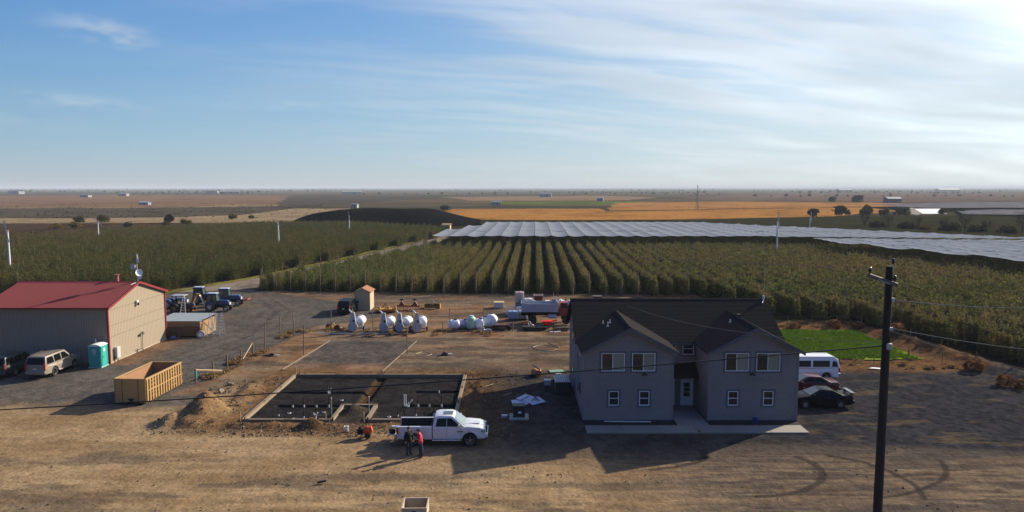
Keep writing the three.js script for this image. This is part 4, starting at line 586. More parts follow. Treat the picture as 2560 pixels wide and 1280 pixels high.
{
  const tanP = paint([0.25, 0.215, 0.175]); const a = car('suv', 'tan sport utility vehicle parked facing the barn wall', 'suv', [-41.2, 0, -63.62], Math.PI / 2, suvSpec(tanP, { rimM: mat.chrome }), null); a.scale.y = 1.07;
  for (const s of [1, -1]) part(a, 'roof_rail', rbox(2.2, 0.05, 0.05, 0.02, -1.0, 1.9, s * 0.7), mat.darkmetal); part(a, 'running_board', rbox(1.9, 0.06, 0.14, 0.02, 0, 0.42, 1.0), mat.steel); part(a, 'running_board', rbox(1.9, 0.06, 0.14, 0.02, 0, 0.42, -1.0), mat.steel);
  const b = car('suv', 'dark grey sport utility vehicle cut off at the left edge by the barn', 'suv', [-44.75, 0, -63.7], Math.PI / 2, suvSpec(paint([0.03, 0.04, 0.045], { clearcoat: 0.4 })));
  const c = car('suv', 'black sport utility vehicle parked beside the small shed', 'suv', [-21.78, 0, -95.1], Math.PI / 2 - 0.05, suvSpec(paint([0.006, 0.007, 0.01], { specularIntensity: 0.25, clearcoat: 0 }), { W: 1.86 }));
  for (const s of [1, -1]) part(c, 'roof_rail', rbox(2.2, 0.05, 0.05, 0.02, -1.0, 1.92, s * 0.66), mat.black); for (const x of [-1.7, -0.5]) part(c, 'cross_bar', rbox(0.08, 0.04, 1.35, 0.015, x, 1.94, 0), mat.black);
}
{ // coupes right of the house, noses behind the wall
  const sedan = (Pm, o = {}) => ({ paint: Pm, W: 1.78, len: 4.6, mid: -0.05, front: 2.25, rear: -2.35, belt: 0.95, roof: 1.36, tumble: 0.24, r: 0.32, yb: 0.26, wheels: [1.35, -1.3], hl: 0.66, tl: 0.78, tlh: 0.16, tlw: 0.42, tli: 0.36, ply: 0.6, handles: [-0.35],
    top: [[-2.35, 0.26], [-2.38, 0.86], [-2.3, 0.97], [-1.5, 0.99], [0.9, 0.97], [2.05, 0.78], [2.25, 0.66], [2.25, 0.26]], cabin: [[-1.75, 0.9], [-0.75, 1.36], [0.15, 1.38], [1.02, 0.93], [1.0, 0.9]], glass: [[[-1.35, 1.0], [-0.72, 1.29], [-0.45, 1.3], [-0.42, 1.0]], [[-0.34, 1.0], [-0.36, 1.3], [0.12, 1.3], [0.66, 1.02], [0.64, 1.0]]], ws: [0.98, 0.97, 0.2, 1.34], rw: [-1.68, 0.96, -0.82, 1.33], ...o });
  const c = car('coupe', 'black coupe with rear spoiler beside the house', 'car', [23.38, 0, -53.6], Math.PI, sedan(paint([0.005, 0.005, 0.006], { specularIntensity: 0.22, clearcoat: 0 }))); part(c, 'spoiler', [rbox(0.32, 0.04, 1.45, 0.015, -2.25, 1.16, 0), box(0.16, 0.2, 0.05, -2.2, 1.06, 0.55), box(0.16, 0.2, 0.05, -2.2, 1.06, -0.55)], paint([0.01, 0.01, 0.012]));
  car('sedan', 'dark red sedan parked between the black coupe and the white van', 'car', [24.0, 0, -57.3], Math.PI, sedan(paint([0.075, 0.006, 0.01], { specularIntensity: 0.4, clearcoat: 0.5 }), { roof: 1.4, cabin: [[-1.8, 0.9], [-0.85, 1.4], [0.2, 1.41], [1.08, 0.93], [1.05, 0.9]], glass: [[[-1.35, 1.0], [-0.8, 1.32], [-0.42, 1.33], [-0.38, 1.0]], [[-0.3, 1.0], [-0.32, 1.33], [0.16, 1.32], [0.7, 1.02], [0.68, 1.0]]], ws: [1.04, 0.97, 0.26, 1.37], rw: [-1.72, 0.96, -0.92, 1.36] }));
  const v = car('van', 'long white passenger van with dark side windows beyond the red sedan', 'van', [25.15, 0, -61.3], Math.PI, { paint: paint([0.7, 0.72, 0.76]), W: 2.0, len: 5.9, mid: 0, front: 2.95, rear: -2.95, belt: 1.2, roof: 2.14, tumble: 0.17, r: 0.37, yb: 0.38, wheels: [1.8, -1.75], hl: 0.85, tl: 1.0, tlh: 0.45, ply: 0.8, handles: [1.0], bumperM: mat.steel,
    top: [[-2.93, 0.38], [-2.95, 1.22], [2.1, 1.22], [2.85, 1.08], [2.95, 0.9], [2.95, 0.38]], cabin: [[-2.93, 1.14], [-2.78, 1.85], [-2.4, 2.14], [1.2, 2.14], [2.15, 1.2], [2.15, 1.14]], glass: [[[-2.72, 1.28], [-2.64, 1.72], [-2.3, 1.78], [-2.2, 1.28]], [[-2.02, 1.28], [-2.05, 1.79], [-0.62, 1.8], [-0.58, 1.28]], [[-0.4, 1.28], [-0.42, 1.8], [0.75, 1.8], [0.78, 1.28]], [[0.9, 1.28], [0.9, 1.8], [1.25, 1.78], [1.75, 1.3], [1.75, 1.28]]], ws: [2.1, 1.26, 1.28, 2.07], rw: [-2.91, 1.28, -2.8, 1.8] });
}
{ // white pickup
  const P = paint([0.6, 0.62, 0.65]), t = thing('pickup_truck', 'white crew cab pickup truck with its tailgate down', 'pickup truck', [-4.52, 0.0, -45.72], 0.01), W = 2.02, bend = (x, y, z) => { const e = clamp((x - 1.9) / 1.05); return [x - 0.14 * e * (z / W * 2) ** 2, y, z * (1 - 0.12 * e * e) * (1 - 0.03 * sstep(0.9, 1.3, y))]; };
  const wf = 1.82, wr = -1.81, r = 0.41, yb = 0.5;
  part(t, 'body', shell([[-0.58, yb], [-0.58, 1.28], [1.12, 1.28], [1.7, 1.3], [2.5, 1.24], [2.88, 1.1], [2.92, 0.9], [2.95, yb], ...archLine([[wf, r]], yb, 0.52, 2.93, -0.58).slice(1)], W, 0.07, bend), P);
  const bs = [[-2.85, yb + 0.05], [-2.85, 1.34], [-0.62, 1.34], [-0.62, yb], ...archLine([[wr, r]], yb, 0.52, -0.64, -2.85).slice(1, -1)];
  for (const s of [1, -1]) part(t, 'bed_side', toCreasedNormals(plainAttrs(extrude(bs, 0.1, 0.03, 2)).translate(0, 0, s > 0 ? W / 2 - 0.13 : -W / 2 + 0.03), 0.5), P);
  const bedM = M([0.02, 0.02, 0.022], 0.8); part(t, 'bed_floor', [box(2.2, 0.08, W - 0.3, -1.75, 0.78, 0), box(0.06, 0.56, W - 0.3, -0.68, 1.06, 0), box(2.1, 0.5, 0.04, -1.75, 1.06, W / 2 - 0.17), box(2.1, 0.5, 0.04, -1.75, 1.06, -W / 2 + 0.17)], bedM);
  part(t, 'tail_gate', [rbox(0.56, 0.06, W - 0.24, 0.02, -3.16, 0.78, 0)], P); part(t, 'bumper', rbox(0.2, 0.2, W - 0.1, 0.05, -2.95, 0.56, 0), mat.chrome);
  const bendC = (x, y, z) => [x, y, z * (1 - 0.2 * clamp((y - 1.26) / 0.68))];
  part(t, 'cab', shell([[-0.6, 1.2], [-0.46, 1.86], [-0.2, 1.95], [0.6, 1.95], [0.78, 1.88], [1.52, 1.28], [1.5, 1.2]], W * 0.93, 0.08, bendC), P);
  for (const q of [[[-0.38, 1.31], [-0.27, 1.79], [0.31, 1.82], [0.31, 1.31]], [[0.35, 1.31], [0.35, 1.82], [0.62, 1.81], [1.22, 1.35], [1.2, 1.31]]]) for (const s of [1, -1]) part(t, 'side_window', sideGlass(q, bendC, s, W * 0.93 / 2), mat.glass);
  const ws = (x0, y0, x1, y1, h0, h1, d) => hull([[x0, y0, -h0], [x0, y0, h0], [x1, y1, -h1], [x1, y1, h1], [x0 + d, y0 + Math.abs(d), -h0], [x0 + d, y0 + Math.abs(d), h0], [x1 + d, y1 + Math.abs(d), -h1], [x1 + d, y1 + Math.abs(d), h1]]);
  part(t, 'windscreen', ws(1.5, 1.3, 0.86, 1.82, 0.83, 0.7, 0.016), M([0.2, 0.26, 0.28], 0.06, 0, { ior: 1.6 })); part(t, 'rear_window', ws(-0.585, 1.36, -0.5, 1.74, 0.6, 0.55, -0.02), mat.glass); part(t, 'sunroof', rbox(0.62, 0.02, 0.7, 0.008, 0.38, 1.962, 0.08), M([0.05, 0.07, 0.08], 0.08));
  part(t, 'hood_ridge', [rbox(1.0, 0.03, 0.5, 0.014, 1.95, 1.3, 0)], P);
  for (const s of [1, -1]) { part(t, 'headlight', rbox(0.3, 0.2, 0.4, 0.06, 2.68, 1.02, s * 0.75), mat.steel); part(t, 'tail_light', rbox(0.16, 0.42, 0.1, 0.03, -2.8, 1.06, s * (W / 2 - 0.03)), mat.red); part(t, 'mirror', rbox(0.14, 0.24, 0.26, 0.05, 1.12, 1.42, s * (W / 2 + 0.12)), mat.chrome); for (const x of [-0.35, 0.55]) part(t, 'door_handle', rbox(0.2, 0.04, 0.03, 0.012, x, 1.17, s * (W / 2 - 0.012)), mat.chrome); part(t, 'running_board', bar([-0.6, 0.44, s * (W / 2 - 0.02)], [1.25, 0.44, s * (W / 2 - 0.02)], 0.05, 10), mat.chrome); part(t, 'door_seam', [box(0.012, 0.72, 0.012, 0.34, 0.9, s * (W / 2 - 0.006)), box(0.012, 0.72, 0.012, 1.26, 0.9, s * (W / 2 - 0.006))], mat.darkmetal); part(t, 'badge', box(0.4, 0.06, 0.012, 1.2, 1.0, s * (W / 2 - 0.004)), mat.darkmetal); for (const w of [wf, wr]) wheel(t, w, r, s * (W / 2 - 0.15), r, 0.28, s, 5, mat.chrome); }
  part(t, 'grille', rbox(0.08, 0.34, 1.1, 0.03, 2.88, 0.98, 0), mat.black); part(t, 'bumper', [rbox(0.2, 0.24, 1.85, 0.06, 2.86, 0.7, 0)], P); part(t, 'air_dam', rbox(0.2, 0.16, 1.7, 0.05, 2.8, 0.5, 0), mat.black); part(t, 'underbody', box(4.8, 0.3, 1.2, -0.1, 0.55, 0), mat.black);
  solo('tool_bag', [rbox(0.42, 0.34, 0.6, 0.08, -7.66, 0.98, -45.1), bar([-7.72, 1.1, -45.3], [-7.6, 1.1, -44.9], 0.03)], M([0.02, 0.025, 0.022], 0.9), 'dark bag standing on the lowered tailgate of the white pickup', 'bag');
}

// ---------------------------------------------------------------- the new foundation
{
  const F = FOUND, t = thing('foundation_form', 'wooden foundation forms laid out round dark sand before the brown yard', 'foundation form'), r = rng(12), boards = [M([0.27, 0.21, 0.14], 0.9, 0, { map: WEAR }), M([0.22, 0.17, 0.115], 0.9, 0, { map: WEAR }), M([0.18, 0.145, 0.1], 0.9, 0, { map: WEAR })];
  const wall = (a, b, hh = 0.2) => { const L = Math.hypot(b[0] - a[0], b[1] - a[1]), n = Math.max(1, Math.round(L / 3.6)), dx = (b[0] - a[0]) / L, dz = (b[1] - a[1]) / L; for (let i = 0; i < n; i++) { const s0 = (L * i) / n + 0.01, s1 = (L * (i + 1)) / n - 0.01, w = 0.02 * (r() - 0.5); for (const o of [0, 0.19]) part(t, 'board', beam([a[0] + dx * s0 - dz * o + w, 0.06, a[1] + dz * s0 + dx * o], [a[0] + dx * s1 - dz * o, 0.06, a[1] + dz * s1 + dx * o], ...(Math.abs(dx) > Math.abs(dz) ? [hh + 0.12, 0.05] : [0.05, hh + 0.12])), boards[Math.floor(r() * 3)]); part(t, 'cleat', beam([a[0] + dx * (s0 + 0.3) - dz * 0.095, hh - 0.01, a[1] + dz * (s0 + 0.3) + dx * 0.095], [a[0] + dx * (s1 - 0.3) - dz * 0.095, hh - 0.01, a[1] + dz * (s1 - 0.3) + dx * 0.095], ...(Math.abs(dx) > Math.abs(dz) ? [0.05, 0.15] : [0.15, 0.05])), boards[Math.floor(r() * 3)]); } };
  wall([F.x0, F.zf], [F.n0, F.zf]); wall([F.n0, F.zf], [F.n0, F.nz]); wall([F.n0, F.nz], [F.n1, F.nz]); wall([F.n1, F.nz], [F.n1, F.zf]); wall([F.n1, F.zf], [F.x1, F.zf]); wall([F.x1, F.zf], [F.x1, F.zb]); wall([F.x1, F.zb], [F.x0, F.zb]); wall([F.x0, F.zb], [F.x0, F.zf]);
  const stake = thing('wooden_stake', 'wooden stake at the rear left corner of the foundation', 'stake', [-19.0, 0, -62.1]); part(stake, 'shaft', box(0.05, 0.9, 0.04, 0, 0.4, 0), mat.lumber); part(stake, 'point', hull([[0.02, -0.04, 0], [-0.02, -0.04, 0], [0, -0.2, 0], [0, -0.04, 0.02]]), mat.lumber);
  for (const [x, z, h, l] of [[-4.2, -62.15, 0.8, 'wooden stake at the rear right corner of the foundation'], [-19.2, -49.6, 0.75, 'wooden stake at the front left corner of the foundation'], [-13.15, -49.55, 0.8, 'wooden stake left of the foundation entrance notch'], [-10.45, -49.5, 0.8, 'wooden stake right of the foundation entrance notch']]) copyOf(stake, 'wooden_stake', l, [x, 0, z]).scale.y = h / 0.85;
  const rod = thing('steel_rod', 'tall pale steel rod left of the foundation entrance notch', 'rod', [-13.0, 0, -50.6]); part(rod, 'shaft', cyl(0.03, 0.03, 1.5, 0, 0.7, 0, 8), mat.galv); part(rod, 'cap', cyl(0.045, 0.045, 0.05, 0, 1.46, 0, 8), mat.offwhite); copyOf(rod, 'steel_rod', 'tall pale steel rod right of the foundation entrance notch', [-10.35, 0, -50.9]);
  // plumbing stubs: dark pipe with a white sleeve at its foot
  const blackPipe = M([0.015, 0.015, 0.017], 0.5), pvc = M([0.62, 0.64, 0.64], 0.4);
  const stub = (h, sleeve) => { const g = thing('drain_pipe', '', 'pipe'); part(g, 'pipe', cyl(0.04, 0.04, h, 0, h / 2 - 0.05, 0, 10), blackPipe); part(g, 'sleeve', cyl(0.062, 0.062, sleeve, 0, sleeve / 2 - 0.06, 0, 10), pvc); return g; };
  const a = stub(0.85, 0.22); let first = true;
  const put = (x, z, s, label, group) => { const g = first ? a : copyOf(a, 'drain_pipe', label, [x, 0, z]); first = false; g.position.set(x, -0.06, z); g.scale.y = s; tag(g, label, 'pipe', group); };
  const rowL = 'dark upright drain pipes in the left half of the foundation', rowR = 'dark upright drain pipes in the right half of the foundation', fl = 'dark upright drain pipes near the front left board';
  for (const x of [-16.65, -15.8, -14.85, -13.9]) put(x, -53.35, x === -13.9 ? 1.15 : 1, 'dark upright drain pipe with white foot in the left middle row', rowL);
  for (const x of [-7.15, -6.3, -5.37]) put(x, -53.55, 1.05, 'dark upright drain pipe with white foot in the right middle row', rowR);
  for (const [x, z, s] of [[-17.0, -51.1, 0.9], [-15.75, -50.5, 0.6], [-15.05, -50.7, 0.8], [-14.55, -50.5, 0.65], [-17.85, -50.4, 0.4]]) put(x, z, s, 'short dark drain pipe near the front left board', fl);
  for (const [x, z, s] of [[-8.3, -51, 0.95], [-7.0, -51.1, 1.1], [-6.3, -50.6, 0.7], [-5.7, -51.2, 1.3], [-7.75, -50.6, 0.9]]) put(x, z, s, 'short dark drain pipe just behind the pickup bed', 'short drain pipes behind the pickup bed');
  put(-5.95, -57.3, 0.95, 'lone dark drain pipe near the back right of the foundation'); put(-14.95, -57.2, 0.8, 'lone drain pipe in the back left trench of the foundation');
  const pv = thing('white_drain_fitting', 'white bent drain fitting in the right middle row', 'pipe fitting', [-7.85, -0.05, -53.4]); part(pv, 'riser', [cyl(0.06, 0.06, 0.3, 0, 0.15, 0, 10), cyl(0.12, 0.12, 0.14, -0.12, 0.07, 0.06, 12)], pvc); part(pv, 'branch', bar([0, 0.2, 0], [0.28, 0.52, -0.05], 0.05, 10), pvc);
  const sp = thing('white_pipe_pair', 'two tall white pipes left of the bent fitting', 'pipe', [-8.15, -0.05, -53.5]); for (const x of [-0.06, 0.08]) part(sp, 'pipe', cyl(0.035, 0.035, 0.95, x, 0.45, 0, 8), pvc);
  const s2 = thing('white_drain_fitting', 'white forked drain fitting near the front left board', 'pipe fitting', [-14.1, -0.05, -50.4]); part(s2, 'riser', cyl(0.05, 0.06, 0.4, 0, 0.18, 0, 10), pvc); part(s2, 'branch', [bar([0, 0.2, 0], [0.16, 0.52, 0], 0.04, 8), bar([0, 0.15, 0], [-0.15, 0.5, 0.05], 0.035, 8)], pvc);
  const s3 = copyOf(s2, 'white_drain_fitting', 'white forked drain fitting at the back left trench', [-14.8, -0.1, -57.1]); s3.scale.setScalar(0.8);
  // floor drains
  const d = thing('floor_drain', 'small round floor drain in the left foundation bay', 'drain', [-13.3, -0.02, -54.9]); part(d, 'flange', cyl(0.14, 0.14, 0.04, 0, 0.02, 0, 14), pvc); part(d, 'collar', cyl(0.07, 0.07, 0.1, 0, 0.05, 0, 10), blackPipe); copyOf(d, 'floor_drain', 'small round floor drain in the front left bay', [-16.4, -0.02, -51.7]); copyOf(d, 'floor_drain', 'small round floor drain by the left entrance board', [-13.9, -0.02, -51.9]); copyOf(d, 'floor_drain', 'small round floor drain in the front right bay', [-8.9, -0.02, -50.8]);
  const pud = part(scene, 'puddle', new THREE.CircleGeometry(1, 24).rotateX(-Math.PI / 2).scale(0.62, 1, 0.42).translate(-20.25, hgt(-20.3, -54.2) + 0.06, -54.25), M([0.02, 0.03, 0.06], 0.03)); tag(pud, 'small blue puddle left of the foundation', null, null, 'structure');
}
// stones and clods
const rockGeo = (seed, s) => { const r = rng(seed), P = []; for (let i = 0; i < 16; i++) { const u = r() * 2 - 1, a = r() * 6.283, k = Math.sqrt(1 - u * u), m = 0.75 + 0.35 * r(); P.push([Math.cos(a) * k * s * m, u * s * 0.7 * m, Math.sin(a) * k * s * m]); } return hull(P); };
{
  const rm = M([0.2, 0.165, 0.13], 0.95, 0, { map: WEAR });
  for (const [x, z, s, l] of [[-23.6, -59.2, 0.34, 'large pale rock beyond the dirt mound, rearmost of three'], [-23.55, -57.0, 0.36, 'large pale rock nearest the dirt mound'], [-24.6, -57.8, 0.2, 'small pale rock left of the two large ones']]) { const m = solo('rock', rockGeo(x * 10, s), rm, l, 'rock'); m.position.set(x, hgt(x, z) + s * 0.35, z); }
  const r = rng(88), cm = [M([0.15, 0.1, 0.06], 1), M([0.075, 0.06, 0.045], 1), M([0.2, 0.15, 0.1], 1)], m4 = new THREE.Matrix4(), q = new THREE.Quaternion(), e = new THREE.Euler();
  const grp = new THREE.Group(); grp.name = 'loose_stones'; scene.add(grp); tag(grp, 'clods and small stones strewn over the dirt', 'stones', null, 'stuff');
  for (let v = 0; v < 3; v++) {
    const L = []; for (let i = 0; i < 2200; i++) { let x, z, s = 0.025 + 0.06 * r() ** 3; const w = r(); if (w < 0.25) { x = lerp(-28, 26, r()); z = lerp(-31, -46, r() ** 1.3); if (fbm(x * 0.25 + 9, z * 0.45, 3) < 0.56) continue; } else if (w < 0.7) { x = lerp(-25, -18.4, r()); z = lerp(-47, -63, r()); s *= 0.9 + 1.1 * r() ** 6; if (fbm(x * 0.5, z * 0.5, 3) < 0.48) continue; } else { x = lerp(-20, 0, r()); z = lerp(-46.5, -49.2, r()); s *= 1.3; if (r() < 0.3) { x = lerp(-3.8, 1, r()); z = lerp(-53, -64, r()); } } if (inFound(x, z, 0.2)) continue; L.push([x, z, s]); }
    const im = new THREE.InstancedMesh(rockGeo(300 + v, 1), cm[v], L.length); L.forEach(([x, z, s], i) => { e.set(r() * 6, r() * 6, r() * 6); q.setFromEuler(e); m4.compose(new THREE.Vector3(x, hgt(x, z) + s * 0.2, z), q, new THREE.Vector3(s, s, s)); im.setMatrixAt(i, m4); }); im.name = 'stones'; im.userData.kind = 'stuff'; im.castShadow = im.receiveShadow = true; grp.add(im);
  }
  // dry grass along the fence lines and beside the lawn
  const tuft = leaves(22, 71, (r) => [(r() - 0.5) * 0.5, 0.05 + 0.2 * r(), (r() - 0.5) * 0.5], 0.16), L = []; for (let i = 0; i < 620; i++) { let x, z; const w = r(); if (w < 0.35) { const t = r(); x = lerp(-26.6, -24.6, t) + (r() - 0.5) * 1.6; z = lerp(-60, -84, t); } else if (w < 0.6) { x = lerp(26, 41, r()); z = lerp(-64.5, -67.5, r()); } else if (w < 0.8) { x = lerp(28, 42, r()); z = lerp(-83, -88, r()); } else { x = lerp(-24, 0, r()); z = lerp(-79, -84.5, r()); } if (fbm(x * 0.6, z * 0.6, 3) < 0.5) continue; L.push([x, z]); }
  const im = new THREE.InstancedMesh(tuft, leafMat([0.24, 0.16, 0.075], 0.3), L.length); L.forEach(([x, z], i) => { q.setFromAxisAngle(new THREE.Vector3(0, 1, 0), r() * 6); const s = 0.5 + r(); m4.compose(new THREE.Vector3(x, hgt(x, z), z), q, new THREE.Vector3(s, s * 0.8, s)); im.setMatrixAt(i, m4); }); im.name = 'dry_grass'; im.castShadow = im.receiveShadow = true; scene.add(im); tag(im, 'dry straw coloured grass along the fences', 'grass', null, 'stuff');
  // tumbleweeds
  const tw = leafMat([0.2, 0.105, 0.05], 0.2), ball = (seed, s) => leaves(160, seed, (r) => { const u = r() * 2 - 1, a = r() * 6.283, k = Math.sqrt(1 - u * u), m = s * Math.cbrt(0.3 + 0.7 * r()); return [Math.cos(a) * k * m, s * 0.55 + u * m * 0.65, Math.sin(a) * k * m]; }, s * 0.34);
  [[33.3, -83.6, 0.7, 'brown round weed behind the left side of the lawn'], [38.1, -84, 0.85, 'brown round weed behind the middle of the lawn'], [40.8, -83.6, 0.7, 'brown round weed behind the right corner of the lawn'], [42.6, -78.6, 1.0, 'large brown weed just right of the utility pole'], [41.8, -63.9, 0.9, 'wide brown weed at the gravel lot edge on the right'], [41.4, -59.2, 0.75, 'brown weed nearer along the right lot edge'], [42.2, -58.2, 0.65, 'rightmost brown weed at the photo edge']].forEach(([x, z, s, l], i) => { const t = thing('dry_bush', l, 'bush', [x, hgt(x, z) - 0.05, z]); part(t, 'crown', ball(500 + i, s), tw); part(t, 'stem', bar([0, 0, 0], [0.05, s * 0.5, 0], 0.04, 6, 0.015), mat.oldwood); });
}

// ---------------------------------------------------------------- things standing in the yard
{ // small shed
  const t = thing('garden_shed', 'small beige shed with brown gable roof before the orchard', 'shed', [-20.2, 0, -97.7]), w = M([0.42, 0.345, 0.22], 0.8), rf = M([0.3, 0.13, 0.065], 0.9, 0, { map: WEAR });
  part(t, 'front_wall', extrude([[-1, 0], [1, 0], [1, 2.55], [0, 3.05], [-1, 2.55]], 0.08).translate(0, 0, 1.37), w); part(t, 'rear_wall', extrude([[-1, 0], [1, 0], [1, 2.55], [0, 3.05], [-1, 2.55]], 0.08).translate(0, 0, -1.45), w);
  for (const s of [1, -1]) { part(t, 'side_wall', box(0.08, 2.55, 2.72, s * 0.96, 1.275, 0), w); const r = part(t, 'roof_slope', quadSlab([0, 3.1, 1.6], [s * 1.2, 2.5, 1.6], [s * 1.2, 2.5, -1.6], [0, 3.1, -1.6], s > 0 ? -0.06 : 0.06), rf); part(t, 'corner_trim', box(0.1, 2.5, 0.1, s * 0.98, 1.25, 1.43), M([0.34, 0.28, 0.18], 0.8)); }
  const d = part(t, 'door', [box(0.58, 1.95, 0.03, -0.3, 1.03, 1.468), box(0.58, 1.95, 0.03, 0.3, 1.03, 1.468)], w); part(d, 'handle', box(0.04, 0.16, 0.04, 0.06, 1.1, 1.49), mat.black);
}
{ // tower sprayers
  const pale = M([0.4, 0.43, 0.46], 0.6), tankM = M([0.8, 0.81, 0.82], 0.35), grey = M([0.36, 0.4, 0.44], 0.6);
  const t = thing('orchard_sprayer', 'white orchard sprayer with tall tower, leftmost and apart from the other three', 'sprayer', [-18.0, 0, -82.0], 0, 'tower sprayers in a row');
  part(t, 'tank', (() => { const g = new THREE.CapsuleGeometry(0.62, 1.0, 8, 20); g.rotateX(Math.PI / 2); g.scale(1.05, 0.95, 1); return g.translate(0.32, 1.22, -1.1); })(), tankM); part(t, 'tank_lid', cyl(0.2, 0.22, 0.1, 0.32, 1.85, -1.1, 14), grey);
  for (const s of [-1, 1]) part(t, 'support_leg', [bar([0.3 + s * 0.46, 1.1, -0.3], [0.3 + s * 0.52, 0.15, -0.1], 0.08, 8, 0.11)], tankM);
  part(t, 'fan_housing', [cyl(0.6, 0.55, 0.5, -0.32, 0.68, 0.25, 24, 'z'), cyl(0.4, 0.4, 0.02, -0.32, 0.68, 0.52, 20, 'z')], pale); part(t, 'fan_grille', [0.18, 0.3, 0.42].map((r) => new THREE.TorusGeometry(r, 0.012, 5, 24).translate(-0.32, 0.68, 0.54)), grey);
  part(t, 'tower', hull([[-0.82, 0.75, 0.4], [0.12, 0.75, 0.4], [-0.5, 2.5, 0.4], [-0.12, 2.5, 0.4], [-0.82, 0.75, 0.12], [0.12, 0.75, 0.12], [-0.5, 2.5, 0.15], [-0.12, 2.5, 0.15]]), pale); part(t, 'nozzle_duct', tube([[-0.82, 2.8, 0.25], [-0.56, 2.58, 0.28], [-0.5, 2.1, 0.3], [-0.64, 1.3, 0.3], [-0.8, 0.75, 0.3]], 0.075, 20, 8), tankM); part(t, 'vent', box(0.26, 0.28, 0.02, -0.2, 1.42, 0.412), mat.darkmetal);
  wheel(t, -0.75, 0.36, -0.35, 0.36, 0.24, 1, 6, mat.galv).rotation.y = Math.PI / 2; wheel(t, 0.92, 0.36, -0.35, 0.36, 0.24, 1, 6, mat.galv).rotation.y = Math.PI / 2; part(t, 'axle', bar([-0.75, 0.36, -0.35], [0.92, 0.36, -0.35], 0.05), mat.darkmetal); part(t, 'draw_bar', bar([0, 0.5, -1.6], [0, 0.4, -2.9], 0.06), mat.darkmetal);
  for (const [x, l, a] of [[-14.45, 'white orchard sprayer with tall tower, second from the left', 0.05], [-12.6, 'white orchard sprayer with tall tower, third from the left', -0.08], [-10.65, 'white orchard sprayer with tall tower, rightmost of the row', 0.12]]) copyOf(t, 'orchard_sprayer', l, [x, 0, -81.8], a).scale.setScalar(0.9);
  t.scale.setScalar(0.92);
  solo('steel_beam', box(10.5, 0.08, 0.1, -17, 0.12, -80.3), mat.galv, 'long pale beam lying before the row of sprayers', 'beam').rotation.y = 0;
}
{ // plastic tanks
  const w = M([0.72, 0.75, 0.8], 0.4), lav = M([0.42, 0.38, 0.55], 0.5), mint = M([0.42, 0.62, 0.48], 0.5), dk = mat.darkmetal;
  const drum = (name, label, r, L, pos, ry, m, lying) => { const t = thing(name, label, 'tank', pos, ry); const g = lathe([[0, -L / 2], [r * 0.7, -L / 2 + 0.02], [r * 0.95, -L / 2 + 0.16], [r, -L / 2 + 0.3], [r * 0.985, 0], [r, L / 2 - 0.3], [r * 0.95, L / 2 - 0.16], [r * 0.7, L / 2 - 0.02], [0, L / 2]], 28); if (lying) g.rotateZ(Math.PI / 2); part(t, 'shell', g.translate(0, lying ? r : L / 2, 0), m); part(t, 'lid', lying ? cyl(0.2, 0.22, 0.12, L * 0.18, 2 * r + 0.03, 0, 16) : cyl(0.22, 0.26, 0.14, 0.05, L + 0.05, 0, 16), lying ? dk : m); part(t, 'outlet', lying ? cyl(0.06, 0.06, 0.12, L / 2 + 0.04, r * 0.4, 0, 10, 'x') : cyl(0.05, 0.05, 0.14, 0, 0.2, r + 0.04, 10, 'z'), dk); return t; };
  drum('white_tank', 'white horizontal plastic tank, leftmost of the tanks', 0.58, 1.35, [-6.85, 0, -83.3], 0.25, w, true); drum('lavender_tank', 'lavender horizontal plastic tank beside the green tank', 0.52, 1.5, [-5.75, 0, -83.9], 0, lav, true); drum('green_tank', 'pale green upright plastic tank between lavender and white tanks', 0.52, 1.5, [-4.8, 0, -83.4], 0.4, mint, false);
  drum('white_tank', 'white plastic tank right of the green tank', 0.62, 1.1, [-3.85, 0, -83.5], 0.1, w, true); drum('white_tank', 'white plastic tank partly behind the other white tanks', 0.64, 1.3, [-3.3, 0, -84.4], 0.5, w, true); const e = drum('white_tank', 'tallest round white tank at the right end, sunlit', 0.78, 1.25, [-2.5, 0, -84.7], 1.35, w, true); part(e, 'label_panel', box(0.04, 0.25, 0.3, -0.6, 0.72, 0), dk);
  const j = thing('white_hose_pile', 'white crumpled hose and fittings before the tanks', 'hose', [-3.2, 0, -82.2]); part(j, 'hose', tube([[-0.7, 0.1, 0], [-0.3, 0.25, 0.2], [0.1, 0.1, -0.1], [0.5, 0.22, 0.1], [0.8, 0.08, 0]], 0.1, 24, 8), w); part(j, 'fitting', cyl(0.22, 0.22, 0.1, -0.2, 0.3, 0.2, 14, 'z'), mat.offwhite);
}
